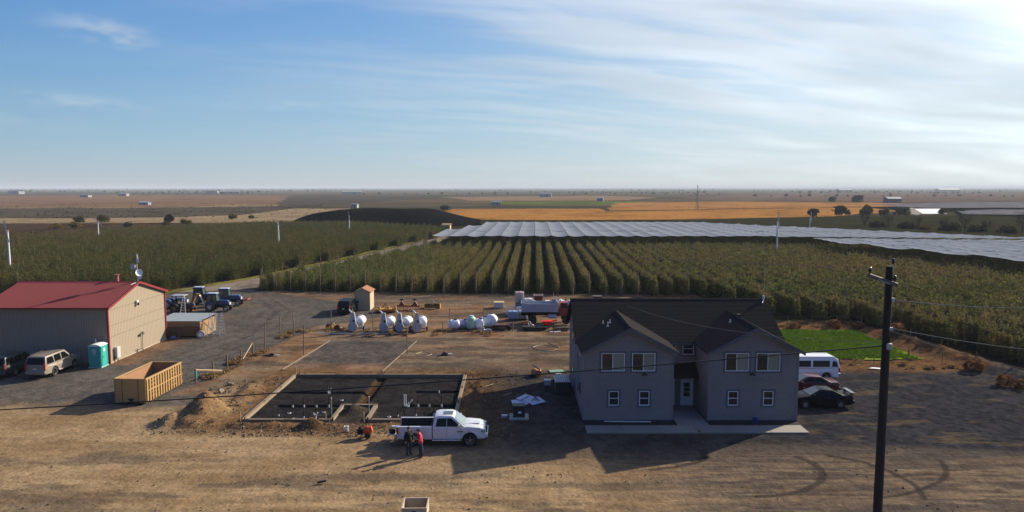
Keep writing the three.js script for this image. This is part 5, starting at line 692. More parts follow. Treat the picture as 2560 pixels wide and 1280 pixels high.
{ // dump truck
  const bedM = M([0.36, 0.42, 0.5], 0.6, 0, { map: WEAR }), redM = M([0.2, 0.02, 0.02], 0.5), t = thing('dump_truck', 'old dump truck with grey blue bed and dark red cab', 'truck', [4.0, 0, -87.5]);
  const L0 = -2.85, L1 = 1.55, y0 = 1.62, y1 = 2.62, W = 2.3;
  for (const s of [1, -1]) { part(t, 'bed_side', extrude([[L0, y0], [L1, y0], [L1, y1 + 0.12], [L1 - 0.35, y1 + 0.12], [L1 - 0.4, y1 - 0.1], [L0 + 0.5, y1 - 0.1], [L0 + 0.22, y1 + 0.12], [L0 + 0.1, y1 + 0.12]], 0.06).translate(0, 0, s * (W / 2) - 0.03), bedM); for (let i = 0; i < 6; i++) part(t, 'bed_rib', box(0.08, 0.82, 0.07, L0 + 0.55 + i * 0.68, y0 + 0.48, s * (W / 2 + 0.06)), bedM); part(t, 'bed_rail', box(L1 - L0 - 0.5, 0.07, 0.07, (L0 + L1) / 2 + 0.1, y0 + 0.5, s * (W / 2 + 0.064)), bedM); }
  part(t, 'bed_floor', box(L1 - L0, 0.12, W + 0.2, (L0 + L1) / 2, y0 - 0.04, 0), bedM); part(t, 'tail_gate', box(0.06, 0.95, W - 0.1, L0 + 0.03, y0 + 0.48, 0), bedM); part(t, 'head_board', box(0.08, 1.1, W - 0.1, L1 - 0.04, y0 + 0.55, 0), bedM); part(t, 'chassis', [box(6.6, 0.24, 0.9, 0.4, 1.1, 0), box(4.2, 0.28, 1.0, -0.6, 1.4, 0)], mat.black);
  for (const s of [1, -1]) { wheel(t, -1.5, 0.52, s * 0.92, 0.52, 0.5, s, 6, mat.darkmetal); wheel(t, 2.6, 0.52, s * 0.95, 0.52, 0.3, s, 6, mat.darkmetal); part(t, 'fuel_tank', cyl(0.26, 0.26, 0.95, 0.9, 0.95, s * 0.95, 16, 'x'), M([0.35, 0.45, 0.55], 0.4)); part(t, 'mud_flap', box(0.03, 0.6, 0.5, -2.5, 0.8, s * 0.85), mat.rubber); }
  part(t, 'cab', [rbox(1.5, 0.95, 2.0, 0.1, 2.5, 1.45, 0), hull([[1.8, 1.85, -0.9], [1.8, 1.85, 0.9], [3.1, 1.85, -0.9], [3.1, 1.85, 0.9], [1.9, 2.6, -0.8], [1.9, 2.6, 0.8], [2.75, 2.6, -0.8], [2.75, 2.6, 0.8]]), rbox(1.3, 0.7, 1.5, 0.12, 3.6, 1.45, 0)], redM); for (const s of [1, -1]) part(t, 'side_window', hull([[2.0, 1.95, s * 0.9], [2.85, 1.95, s * 0.9], [2.05, 2.45, s * 0.835], [2.6, 2.45, s * 0.835], [2.0, 1.95, s * 0.87], [2.6, 2.45, s * 0.8]]), mat.glass); part(t, 'exhaust_stack', [cyl(0.06, 0.06, 1.6, 1.66, 2.4, 0.8, 10), bar([1.66, 3.15, 0.8], [1.58, 3.28, 0.8], 0.06)], mat.chrome);
}
{ // crates of liquid (caged totes) and boxes behind the truck
  const cage = mat.galv, tote = (label, x, y, z, ry, rgb) => { const t = thing('caged_tote', label, 'tote', [x, y, z], ry); if (rgb) part(t, 'tank', [rbox(1.08, 0.94, 0.98, 0.12, 0, 0.65, 0), cyl(0.16, 0.18, 0.08, 0, 1.15, 0, 14)], M(rgb, 0.5)); const b = []; for (let i = 0; i < 5; i++) { const u = -0.56 + i * 0.28, v = -0.51 + i * 0.255; for (const s of [1, -1]) b.push(box(0.022, 1.0, 0.022, u, 0.65, s * 0.52), box(0.022, 1.0, 0.022, s * 0.57, 0.65, v)); } for (const y2 of [0.2, 0.46, 0.72, 0.98, 1.14]) for (const s of [1, -1]) b.push(box(1.16, 0.024, 0.02, 0, y2, s * 0.535), box(0.02, 0.024, 1.06, s * 0.585, y2, 0)); part(t, 'cage', b, cage); part(t, 'pallet', [box(1.2, 0.04, 1.0, 0, 0.13, 0), box(0.1, 0.11, 1.0, -0.52, 0.055, 0), box(0.1, 0.11, 1.0, 0, 0.055, 0), box(0.1, 0.11, 1.0, 0.52, 0.055, 0)], mat.darkmetal); return t; };
  tote('caged tote with pale blue tank, lowest left of the tote group', 0.1, 0, -89.4, 0.05, [0.25, 0.36, 0.62]); tote('caged tote with grey blue tank tucked behind the truck bed corner', 1.35, 0, -89.6, 0, [0.27, 0.34, 0.43]);
  tote('caged tote with pale greenish tank in the middle of the tote group', 1.1, 0, -92.6, 0, [0.6, 0.66, 0.63]); tote('empty wire cage left of the greenish tote', -0.2, 0, -92.3, 0.1, null); tote('caged tote with pinkish tank, highest of the tote group', 1.0, 1.6, -95.0, 0, [0.52, 0.38, 0.34]); tote('caged tote supporting the pinkish one', 1.0, 0.35, -95.0, 0, [0.15, 0.19, 0.22]); tote('caged tote with white tank right of the stacked pair', 2.15, 0.9, -93.8, 0.06, [0.66, 0.64, 0.68]); tote('caged tote beneath the white one', 2.2, -0.35, -93.8, 0.04, [0.5, 0.46, 0.5]);
  const b = thing('beige_crate', 'low beige crate left of the totes', 'crate', [-1.8, 0, -98.6]); for (const s of [1, -1]) { part(b, 'side', box(1.35, 0.75, 0.05, 0, 0.4, s * 0.6), mat.offwhite); part(b, 'end', box(0.05, 0.75, 1.15, s * 0.65, 0.4, 0), mat.offwhite); } part(b, 'lid', box(1.4, 0.05, 1.28, 0, 0.8, 0), mat.lumber);
  const q = thing('red_bin', 'tall dark red bin behind the truck bed', 'bin', [3.55, 0, -96.4]), rm = M([0.11, 0.018, 0.018], 0.6); part(q, 'tub', hull([[-0.48, 0, -0.48], [0.48, 0, -0.48], [0.48, 0, 0.48], [-0.48, 0, 0.48], [-0.58, 2.1, -0.58], [0.58, 2.1, -0.58], [0.58, 2.1, 0.58], [-0.58, 2.1, 0.58]]), rm); part(q, 'rim', [box(1.26, 0.1, 0.1, 0, 2.1, 0.58), box(1.26, 0.1, 0.1, 0, 2.1, -0.58), box(0.1, 0.1, 1.06, 0.58, 2.1, 0), box(0.1, 0.1, 1.06, -0.58, 2.1, 0)], M([0.3, 0.26, 0.25], 0.6));
  const wb = (label, x, z, w, h) => { const c = thing('white_box', label, 'box', [x, 0, z]); part(c, 'carton', rbox(w, h, 0.7, 0.05, 0, h / 2, 0), mat.white); part(c, 'lid', rbox(w + 0.05, 0.08, 0.75, 0.03, 0, h + 0.03, 0), mat.offwhite); }; wb('white box left of the tall red bin', 2.75, -95.2, 0.65, 1.5); wb('white box right of the tall red bin', 4.75, -95.4, 0.6, 1.45);
  const g = thing('grey_hopper', 'grey hopper with curved white pipe behind the truck bed', 'hopper', [5.6, 0, -95.2]); part(g, 'hopper', hull([[-0.45, 0.7, -0.4], [0.45, 0.7, -0.4], [0.45, 0.7, 0.4], [-0.45, 0.7, 0.4], [-0.2, 1.7, 0], [0.2, 1.7, 0], [-0.45, 1.2, 0.4], [0.45, 1.2, 0.4]]), M([0.18, 0.22, 0.25], 0.5)); part(g, 'pipe', tube([[0.3, 1.5, 0.2], [0.55, 1.7, 0.25], [0.72, 1.55, 0.3], [0.75, 1.0, 0.3]], 0.09, 16, 8), mat.white); for (const s of [1, -1]) part(g, 'leg', box(0.06, 0.75, 0.06, s * 0.38, 0.37, 0), mat.darkmetal); part(g, 'mast', bar([-0.05, 1.6, 0], [-0.05, 2.6, 0], 0.03), mat.galv);
  const f = thing('red_forklift', 'red forklift at the left edge of the house roof', 'forklift', [6.55, 0, -93.4]); part(f, 'body', [rbox(0.9, 0.8, 1.3, 0.1, 0.1, 0.85, 0), rbox(0.7, 0.5, 0.6, 0.1, 0.15, 1.4, -0.2)], M([0.4, 0.07, 0.06], 0.5)); part(f, 'mast', [box(0.1, 2.4, 0.1, -0.5, 1.4, 0.35), box(0.1, 2.4, 0.1, -0.5, 1.4, -0.35), box(0.1, 0.1, 0.8, -0.5, 2.5, 0)], M([0.3, 0.02, 0.02], 0.5)); part(f, 'fork', [box(1.0, 0.05, 0.12, -1.0, 0.3, 0.3), box(1.0, 0.05, 0.12, -1.0, 0.3, -0.3)], mat.darkmetal); for (const s of [1, -1]) { wheel(f, 0.4, 0.3, s * 0.55, 0.3, 0.2, s, 5, mat.white); wheel(f, -0.3, 0.35, s * 0.55, 0.35, 0.25, s, 5, mat.white); part(f, 'guard_post', box(0.06, 0.9, 0.06, 0.5, 1.7, s * 0.45), mat.black); }
}
{ // implements beside the shed
  const yl = M([0.5, 0.25, 0.025], 0.6, 0, { map: WEAR }), t = thing('mower_deck', 'low yellow and red mower implement right of the shed', 'implement', [-16.9, 0, -95.0], 0.12); part(t, 'deck', [box(2.6, 0.28, 1.2, 0, 0.36, 0), box(2.6, 0.06, 1.35, 0, 0.2, 0)], yl); part(t, 'end_plate', rbox(0.1, 0.62, 1.2, 0.03, 1.4, 0.45, 0), yl); part(t, 'skirt', box(2.5, 0.14, 0.04, 0, 0.22, 0.69), M([0.35, 0.03, 0.02], 0.6)); for (const x of [-0.8, 0.4]) part(t, 'gearbox', [cyl(0.18, 0.22, 0.3, x, 0.62, 0, 14), rbox(0.3, 0.2, 0.3, 0.04, x, 0.6, -0.2)], yl); part(t, 'hitch', [bar([-0.4, 0.5, -0.5], [0, 1.1, -0.9], 0.05), bar([0.4, 0.5, -0.5], [0, 1.1, -0.9], 0.05)], mat.rust);
  const rk = (label, x, z, a) => { const g = thing('tine_harrow', label, 'implement', [x, 0, z], a); part(g, 'frame', [box(1.7, 0.12, 0.12, 0, 0.55, 0.4), box(1.7, 0.12, 0.12, 0, 0.55, -0.4), box(0.12, 0.12, 0.8, 0.7, 0.55, 0), box(0.12, 0.12, 0.8, -0.7, 0.55, 0), hull([[-0.4, 0.6, 0], [0.4, 0.6, 0], [0, 1.3, -0.2], [0, 1.25, 0.1], [-0.4, 0.6, -0.4], [0.4, 0.6, -0.4]])], mat.rust); for (let i = 0; i < 5; i++) part(g, 'tine', [bar([-0.75 + i * 0.37, 0.6, 0.3], [-0.75 + i * 0.37 - 0.22, 0.02, 0.75], 0.045, 6)], M([0.42, 0.25, 0.18], 0.7)); part(g, 'spring', [cyl(0.12, 0.12, 0.5, 0, 1.4, -0.05, 12, 'x')], mat.darkmetal); };
  rk('rusty red tine implement next to the yellow mower', -15.0, -96.8, 0.1); rk('rusty red tine implement, right one of the two', -13.2, -96.8, -0.15);
  const s = thing('box_scraper', 'low dark yellow box scraper alone on the dirt', 'scraper', [-10.95, 0, -98.0]); part(s, 'back_plate', box(2.1, 0.62, 0.06, 0, 0.42, 0.3), M([0.13, 0.085, 0.02], 0.6)); for (const x of [-1.05, 1.05]) part(s, 'side_plate', extrude([[0, 0.05], [0.8, 0.05], [0.8, 0.4], [0.2, 0.78], [0, 0.78]], 0.05).rotateY(Math.PI / 2).translate(x - 0.025, 0, 0.34), mat.yellow); part(s, 'hitch', [bar([-0.3, 0.75, -0.1], [0, 1.0, -0.4], 0.05), bar([0.3, 0.75, -0.1], [0, 1.0, -0.4], 0.05), box(0.5, 0.06, 0.04, 0, 0.62, 0.36), box(0.07, 0.4, 0.05, 0, 0.4, 0.352)], M([0.4, 0.33, 0.28], 0.5));
  const y2 = thing('yellow_implement', 'small yellow implement lying by the tall fence posts', 'implement', [-21.0, 0, -83.0], 0.3); part(y2, 'frame', [bar([-0.8, 0.15, 0.2], [0.8, 0.2, 0.2], 0.08), bar([-0.8, 0.15, -0.4], [0.8, 0.2, -0.4], 0.08), bar([-0.5, 0.2, 0.2], [0.0, 0.75, -0.1], 0.07), bar([0.5, 0.2, 0.2], [0.1, 0.75, -0.1], 0.07)], mat.yellow); part(y2, 'disc', [cyl(0.35, 0.35, 0.05, 0.5, 0.3, 0.45, 18, 'z'), cyl(0.35, 0.35, 0.05, -0.4, 0.3, -0.6, 18, 'z')], mat.rust); part(y2, 'bale', rbox(0.7, 0.25, 0.5, 0.06, 0.8, 0.14, 0.1), M([0.4, 0.28, 0.14], 0.9));
}
{ // tractors by the barn
  const blue = paint([0.02, 0.045, 0.16]), roofW = M([0.45, 0.5, 0.58], 0.5), dk = mat.black;
  const tractor = (label, pos, ry, cab = true) => {
    const t = thing('tractor', label, 'tractor', pos, ry);
    part(t, 'hood', [rbox(1.5, 0.62, 0.72, 0.12, 1.0, 1.18, 0), rbox(0.5, 0.4, 0.66, 0.1, 1.65, 1.02, 0)], blue); part(t, 'chassis', [box(2.9, 0.34, 0.5, 0.45, 0.66, 0), box(0.5, 0.3, 0.8, -0.95, 0.7, 0)], dk); part(t, 'front_weight', rbox(0.3, 0.34, 0.5, 0.05, 2.02, 0.72, 0), mat.darkmetal); part(t, 'grille', box(0.03, 0.36, 0.5, 1.91, 1.06, 0), roofW);
    for (const s of [1, -1]) { wheel(t, -0.62, 0.62, s * 0.62, 0.62, 0.36, s, 8, mat.galv); wheel(t, 1.55, 0.4, s * 0.6, 0.4, 0.28, s, 8, mat.offwhite); part(t, 'fender', hull([...Array(7)].flatMap((_, i) => { const a = 0.3 + (i / 6) * 2.2; return [[-0.62 + Math.cos(a) * 0.72, 0.62 + Math.sin(a) * 0.72, s * 0.42], [-0.62 + Math.cos(a) * 0.72, 0.62 + Math.sin(a) * 0.72, s * 0.8]]; })), blue); }
    if (cab) { part(t, 'cab_glass', hull([[-1.05, 1.0, -0.5], [-1.05, 1.0, 0.5], [0.35, 1.0, -0.5], [0.35, 1.0, 0.5], [-1.0, 2.22, -0.46], [-1.0, 2.22, 0.46], [0.18, 2.22, -0.46], [0.18, 2.22, 0.46]]), M([0.06, 0.1, 0.09], 0.06)); for (const [x, xt] of [[-1.06, -1.01], [-0.35, -0.35], [0.36, 0.19]]) for (const s of [1, -1]) part(t, 'cab_post', beam([x, 0.95, s * 0.52], [xt, 2.24, s * 0.48], 0.07, 0.07), dk); part(t, 'cab_roof', rbox(1.5, 0.18, 1.16, 0.08, -0.42, 2.33, 0), blue); part(t, 'roof_top', rbox(1.3, 0.06, 1.0, 0.03, -0.42, 2.44, 0), roofW); }
    part(t, 'exhaust', bar([0.62, 1.3, 0.42], [0.62, 2.1, 0.42], 0.04), mat.darkmetal); return t;
  };
  tractor('blue cab tractor nearest the camera beside the barn', [-39.85, 0, -95.9], 0); const b = tractor('blue cab tractor at the right with red front implement', [-40.1, 0, -100.6], 0.04); part(b, 'front_implement', [bar([2.1, 0.7, -0.5], [2.9, 0.9, -0.5], 0.06), bar([2.1, 0.7, 0.5], [2.9, 0.9, 0.5], 0.06), bar([2.9, 0.9, -0.7], [2.9, 0.9, 0.7], 0.06), bar([2.6, 1.0, 0.3], [2.6, 0.4, 0.3], 0.05)], M([0.4, 0.06, 0.03], 0.6)); tractor('blue cab tractor behind the other two, left of them', [-44.3, 0, -102.0], 0.05); tractor('blue tractor without cab behind the yellow digging arm', [-46.5, 0, -98.0], 0.0, false);
  const o = thing('canopy_tractor', 'old dark tractor with flat canopy beside the barn gable', 'tractor', [-44.4, 0, -95.2]); part(o, 'canopy', rbox(1.75, 0.1, 1.4, 0.04, 0, 2.25, 0), M([0.3, 0.32, 0.36], 0.6)); for (const x of [-0.7, 0.6]) for (const s of [1, -1]) part(o, 'canopy_post', beam([x, 0.9, s * 0.55], [x * 1.05, 2.2, s * 0.55], 0.07, 0.07), dk); part(o, 'body', [rbox(2.6, 0.5, 0.8, 0.08, 0.6, 0.95, 0), box(0.6, 0.5, 0.6, -0.4, 1.2, 0)], M([0.07, 0.06, 0.05], 0.7)); part(o, 'seat', rbox(0.4, 0.45, 0.5, 0.08, -0.3, 1.5, 0), dk); for (const s of [1, -1]) { wheel(o, -0.4, 0.6, s * 0.75, 0.6, 0.36, s, 6, M([0.3, 0.2, 0.08], 0.7)); wheel(o, 1.5, 0.38, s * 0.7, 0.38, 0.26, s, 6, M([0.35, 0.22, 0.08], 0.7)); }
  const yl = M([0.35, 0.2, 0.05], 0.6), e = thing('backhoe', 'yellow folded digging arm standing behind the near tractor', 'backhoe', [-42.3, 0, -95.4]); part(e, 'boom', extrude([[-1.0, 0.5], [-0.75, 0.45], [0.1, 2.1], [0.55, 2.15], [0.6, 2.35], [0.1, 2.5], [-0.15, 2.35]], 0.22).translate(0, 0, -0.1), yl); part(e, 'stick', extrude([[0.3, 2.4], [0.55, 2.35], [1.45, 0.9], [1.55, 0.65], [1.35, 0.7], [0.35, 2.1]], 0.2).translate(0, 0, -0.085), yl); part(e, 'cylinder', bar([0.6, 2.2, 0.2], [1.4, 0.6, 0.2], 0.05), mat.chrome); part(e, 'bucket', hull([[1.3, 0.6, -0.3], [1.3, 0.6, 0.3], [1.75, 0.35, -0.3], [1.75, 0.35, 0.3], [1.4, 0.05, -0.3], [1.4, 0.05, 0.3], [1.7, 0.1, -0.3], [1.7, 0.1, 0.3]]), mat.darkmetal); part(e, 'base', [rbox(1.6, 0.5, 1.2, 0.08, -1.2, 0.45, 0), box(0.4, 0.5, 1.9, -0.6, 0.3, 0)], mat.rust);
}
{ // lean-to with metal roof, ladders and tyre
  const wd = M([0.3, 0.19, 0.1], 0.9, 0, { map: WEAR }), t = thing('lean_to_shed', 'low open wooden lean-to with pale metal roof beside the barn', 'shed', [0, 0, 0]); const x0 = -39.4, x1 = -34.5, zf = -78.6, zb = -82.8;
  for (let i = 0; i < 6; i++) { const a = lerp(x0, x1 + 0.1, i / 6), b = lerp(x0, x1 + 0.1, (i + 1) / 6) - 0.01; part(t, 'roof_sheet', [quadSlab([a, 1.84, zf + 0.2], [b, 1.84, zf + 0.2], [b + 0.0, 2.0, zb], [a, 2.0, zb], 0.03), ...[0.2, 0.5, 0.8].map((u) => bar([lerp(a, b, u), 1.875, zf + 0.2], [lerp(a, b, u), 2.035, zb], 0.02, 5))], M([0.2, 0.24, 0.27], 0.8, 0, { specularIntensity: 0.3 })); }
  for (let i = 0; i < 6; i++) part(t, 'front_plank', box(x1 - x0 - 0.1, 0.24, 0.04, (x0 + x1) / 2, 1.66 - i * 0.27, zf + 0.02), [wd, mat.oldwood, M([0.1, 0.065, 0.04], 0.9)][Math.min(i, 2)]); for (const x of [x0 + 0.1, (x0 + x1) / 2, x1 - 0.08]) part(t, 'post', box(0.12, 1.8, 0.12, x, 0.9, zf - 0.08), wd); for (let i = 0; i < 7; i++) part(t, 'side_plank', box(0.04, 1.72, 0.56, x1 - 0.02, 0.86, zf - 0.3 - i * 0.58), wd); part(t, 'side_brace', beam([x1 + 0.02, 1.5, zf - 1.0], [x1 + 0.02, 0.2, zf - 3.2], 0.06, 0.12), mat.oldwood); part(t, 'back_wall', box(x1 - x0, 1.9, 0.06, (x0 + x1) / 2, 0.95, zb + 0.1), wd); part(t, 'floor', box(x1 - x0 - 0.3, 0.5, 3.4, (x0 + x1) / 2, 0.25, zf - 2.1), mat.black);  // lower front planks get darker colours that paint in the shade
  const w = thing('leaning_tyre', 'white rimmed tyre leaning on the lean-to corner', 'tyre', [-34.3, 0.42, -78.2], 0.5); part(w, 'tyre', new THREE.TorusGeometry(0.33, 0.11, 10, 24), M([0.3, 0.28, 0.26], 0.9)); part(w, 'rim', [new THREE.TorusGeometry(0.22, 0.05, 6, 20), cyl(0.2, 0.2, 0.06, 0, 0, 0, 16, 'z')], mat.white);
  const l = thing('orchard_ladder', 'white tripod orchard ladder, leftmost of three by the lean-to', 'ladder', [-33.75, 0, -79.5], 0.2, 'tripod ladders by the lean-to'), lm = M([0.6, 0.58, 0.54], 0.6); for (const s of [1, -1]) part(l, 'rail', beam([s * 0.36, 0, 0.35], [s * 0.09, 2.5, -0.35], 0.06, 0.05), lm); for (let i = 0; i < 7; i++) { const y = 0.3 + i * 0.32, k = y / 2.5, hw = lerp(0.36, 0.09, k); part(l, 'rung', box(hw * 2, 0.04, 0.08, 0, y, lerp(0.35, -0.35, k)), lm); } part(l, 'rear_leg', beam([0, 0, -0.95], [0, 2.48, -0.36], 0.05, 0.05), lm);
  copyOf(l, 'orchard_ladder', 'white tripod orchard ladder, middle of three by the lean-to', [-33.2, 0, -79.7], 0.3); copyOf(l, 'orchard_ladder', 'white tripod orchard ladder, rightmost of three by the lean-to', [-32.65, 0, -79.9], 0.35); copyOf(l, 'orchard_ladder', 'white ladder standing alone by the old canopy tractor', [-42.9, 0, -92.9], 0.1).userData.group = undefined;
  const tp = part(scene, 'blue_tarp', rockGeo(900, 0.42).translate(-37.2, 0.15, -77.9), M([0.05, 0.08, 0.3], 0.5)); tag(tp, 'crumpled blue tarp at the barn back corner', 'tarp');
}
{ // low trailers and scrap between the house and the tanks
  const t = thing('flat_trailer', 'low dark red flat trailer right of the white tanks', 'trailer', [-1.2, 0, -83.1]); part(t, 'bed', [box(2.0, 0.12, 1.2, 0, 0.45, 0), box(2.0, 0.2, 0.05, 0, 0.55, 0.6)], M([0.07, 0.02, 0.018], 0.8)); wheel(t, 0.85, 0.3, 0.65, 0.3, 0.2, 1, 5, mat.darkmetal); wheel(t, 0.85, 0.3, -0.65, 0.3, 0.2, -1, 5, mat.darkmetal); part(t, 'draw_bar', bar([-1.0, 0.4, 0], [-1.8, 0.25, 0], 0.05), mat.darkmetal);
  const r = rng(44), s = thing('scrap_pallet', 'long dark low pallet of scrap before the dump truck', 'pallet', [2.6, 0, -82.9]); part(s, 'deck', [box(2.6, 0.1, 1.2, 0, 0.4, 0), box(2.6, 0.35, 0.08, 0, 0.2, 0.5)], M([0.035, 0.028, 0.025], 0.9)); for (let i = 0; i < 7; i++) part(s, 'scrap_bar', bar([-1.2 + r() * 2.4, 0.5, -0.4 + r() * 0.8], [-1.2 + r() * 2.4, 0.55 + r() * 0.3, -0.4 + r() * 0.8], 0.04, 6), [mat.rust, mat.galv, mat.darkmetal][i % 3]); part(s, 'bent_pipe', tube([[-0.6, 0.45, 0.2], [-0.7, 0.9, 0.2], [-0.5, 1.0, 0.2], [-0.4, 0.7, 0.2]], 0.05, 14, 6), mat.white);
  const c = thing('red_cart', 'bright red cart in front of the dump truck', 'cart', [4.1, 0, -83.6]); part(c, 'tub', hull([[-0.45, 0.45, -0.35], [0.45, 0.45, -0.35], [0.45, 0.45, 0.35], [-0.45, 0.45, 0.35], [-0.6, 0.95, -0.45], [0.62, 0.95, -0.45], [0.62, 0.95, 0.45], [-0.6, 0.95, 0.45]]), M([0.75, 0.015, 0.012], 0.4)); part(c, 'handle', [bar([0.6, 0.9, 0.25], [1.2, 1.02, 0.25], 0.05), bar([0.6, 0.9, -0.25], [1.2, 1.02, -0.25], 0.05)], M([0.7, 0.03, 0.02], 0.4)); wheel(c, 0, 0.25, 0.4, 0.25, 0.14, 1, 5, mat.white); wheel(c, 0, 0.25, -0.4, 0.25, 0.14, -1, 5, mat.white);
  const p = thing('wood_pile', 'pile of brown firewood planks at the house corner side', 'wood pile', [5.7, 0, -82.6]); for (let i = 0; i < 22; i++) part(p, 'plank', beam([-1.1 + r() * 0.4, 0.12 + 0.1 * (i % 6), -0.5 + r()], [0.7 + r() * 0.5, 0.12 + 0.1 * (i % 6), -0.5 + r()], 0.09, 0.14), i % 3 ? mat.oldwood : mat.wood);
  const k = thing('white_slab', 'small white flat pieces lying before the firewood', 'slab', [4.9, 0.06, -81.5]); for (const [x, z] of [[-0.4, 0], [0.1, 0.15], [0.5, -0.05]]) part(k, 'slab', rbox(0.4, 0.06, 0.25, 0.02, x, 0.02, z), mat.white);
  const hs = (label, pts) => { const m = solo('garden_hose', tube(pts, 0.035, 48, 6), M([0.4, 0.3, 0.18], 0.6), label, 'hose'); }; hs('looped tan hose on the dirt left of the house', [[4.9, 0.05, -72.6], [3.6, 0.05, -71.8], [2.2, 0.05, -73.4], [3.3, 0.05, -74.6], [4.9, 0.05, -73.4], [3.9, 0.05, -75.6]]); hs('thin tan hose curling near the orange barrel', [[2.1, 0.06, -62.4], [2.6, 0.06, -64.2], [2.0, 0.06, -66.2]]); hs('thin curled hose right of the grey pad', [[-9.6, 0.05, -70.5], [-8.9, 0.05, -71.4], [-8.0, 0.05, -70.4], [-8.6, 0.05, -69.6], [-9.5, 0.05, -69.9]]);
  const b = thing('plastic_bag_pile', 'pale plastic sheeting heaped behind the house roof', 'plastic sheet', [9.2, 0, -101]); for (let i = 0; i < 5; i++) part(b, 'sheet', rockGeo(700 + i, 0.6 + 0.2 * r()).translate(-2.2 + i * 1.1, 0.4, r() * 0.6), M([0.55, 0.66, 0.7], 0.4)); solo('dark_bin', [rbox(1.2, 1.1, 1.1, 0.05, 12.2, 0.55, -102), box(1.3, 0.06, 1.2, 12.2, 1.12, -102)], M([0.05, 0.025, 0.03], 0.7), 'dark bin at the orchard edge behind the house roof', 'bin');
}
{ // grey pad edging boards
  const a = (label, p, q) => solo('edging_board', beam(p, q, 0.06, 0.1), mat.oldwood, label, 'board'); a('long pale edging board on the left of the grey pad', [-19.7, 0.05, -76.8], [-20.9, 0.05, -64.3]); a('long pale edging board on the right of the grey pad', [-10.3, 0.05, -76.6], [-11.7, 0.05, -63.7]);
  const d = (label, x, z, s) => { const t = thing('scrap_bundle', label, 'scrap', [x, 0, z], s); part(t, 'bundle', rockGeo(40 + x, 0.34).translate(0, 0.18, 0), mat.darkmetal); part(t, 'pipe', bar([-0.9, 0.12, 0.1], [0.2, 0.2, 0], 0.08), mat.rubber); part(t, 'sheet', box(0.4, 0.02, 0.3, 0.5, 0.16, 0.1), mat.galv); }; d('dark scrap bundle by the wooden fence corner', -23.6, -69.6, 0.2); d('dark scrap bundle alone on the middle brown yard', -6.6, -69.9, 0.6);
  const st = part(scene, 'paper_scrap', box(0.3, 0.02, 0.2, -3.9, 0.1, -34.8), mat.white); tag(st, 'small white scrap near the wooden bin', 'litter'); const bl = solo('black_hose_piece', bar([-10.9, 0.08, -38.95], [-10.45, 0.12, -39.1], 0.06), mat.black, 'short black pipe piece on the open foreground dirt', 'pipe');
}

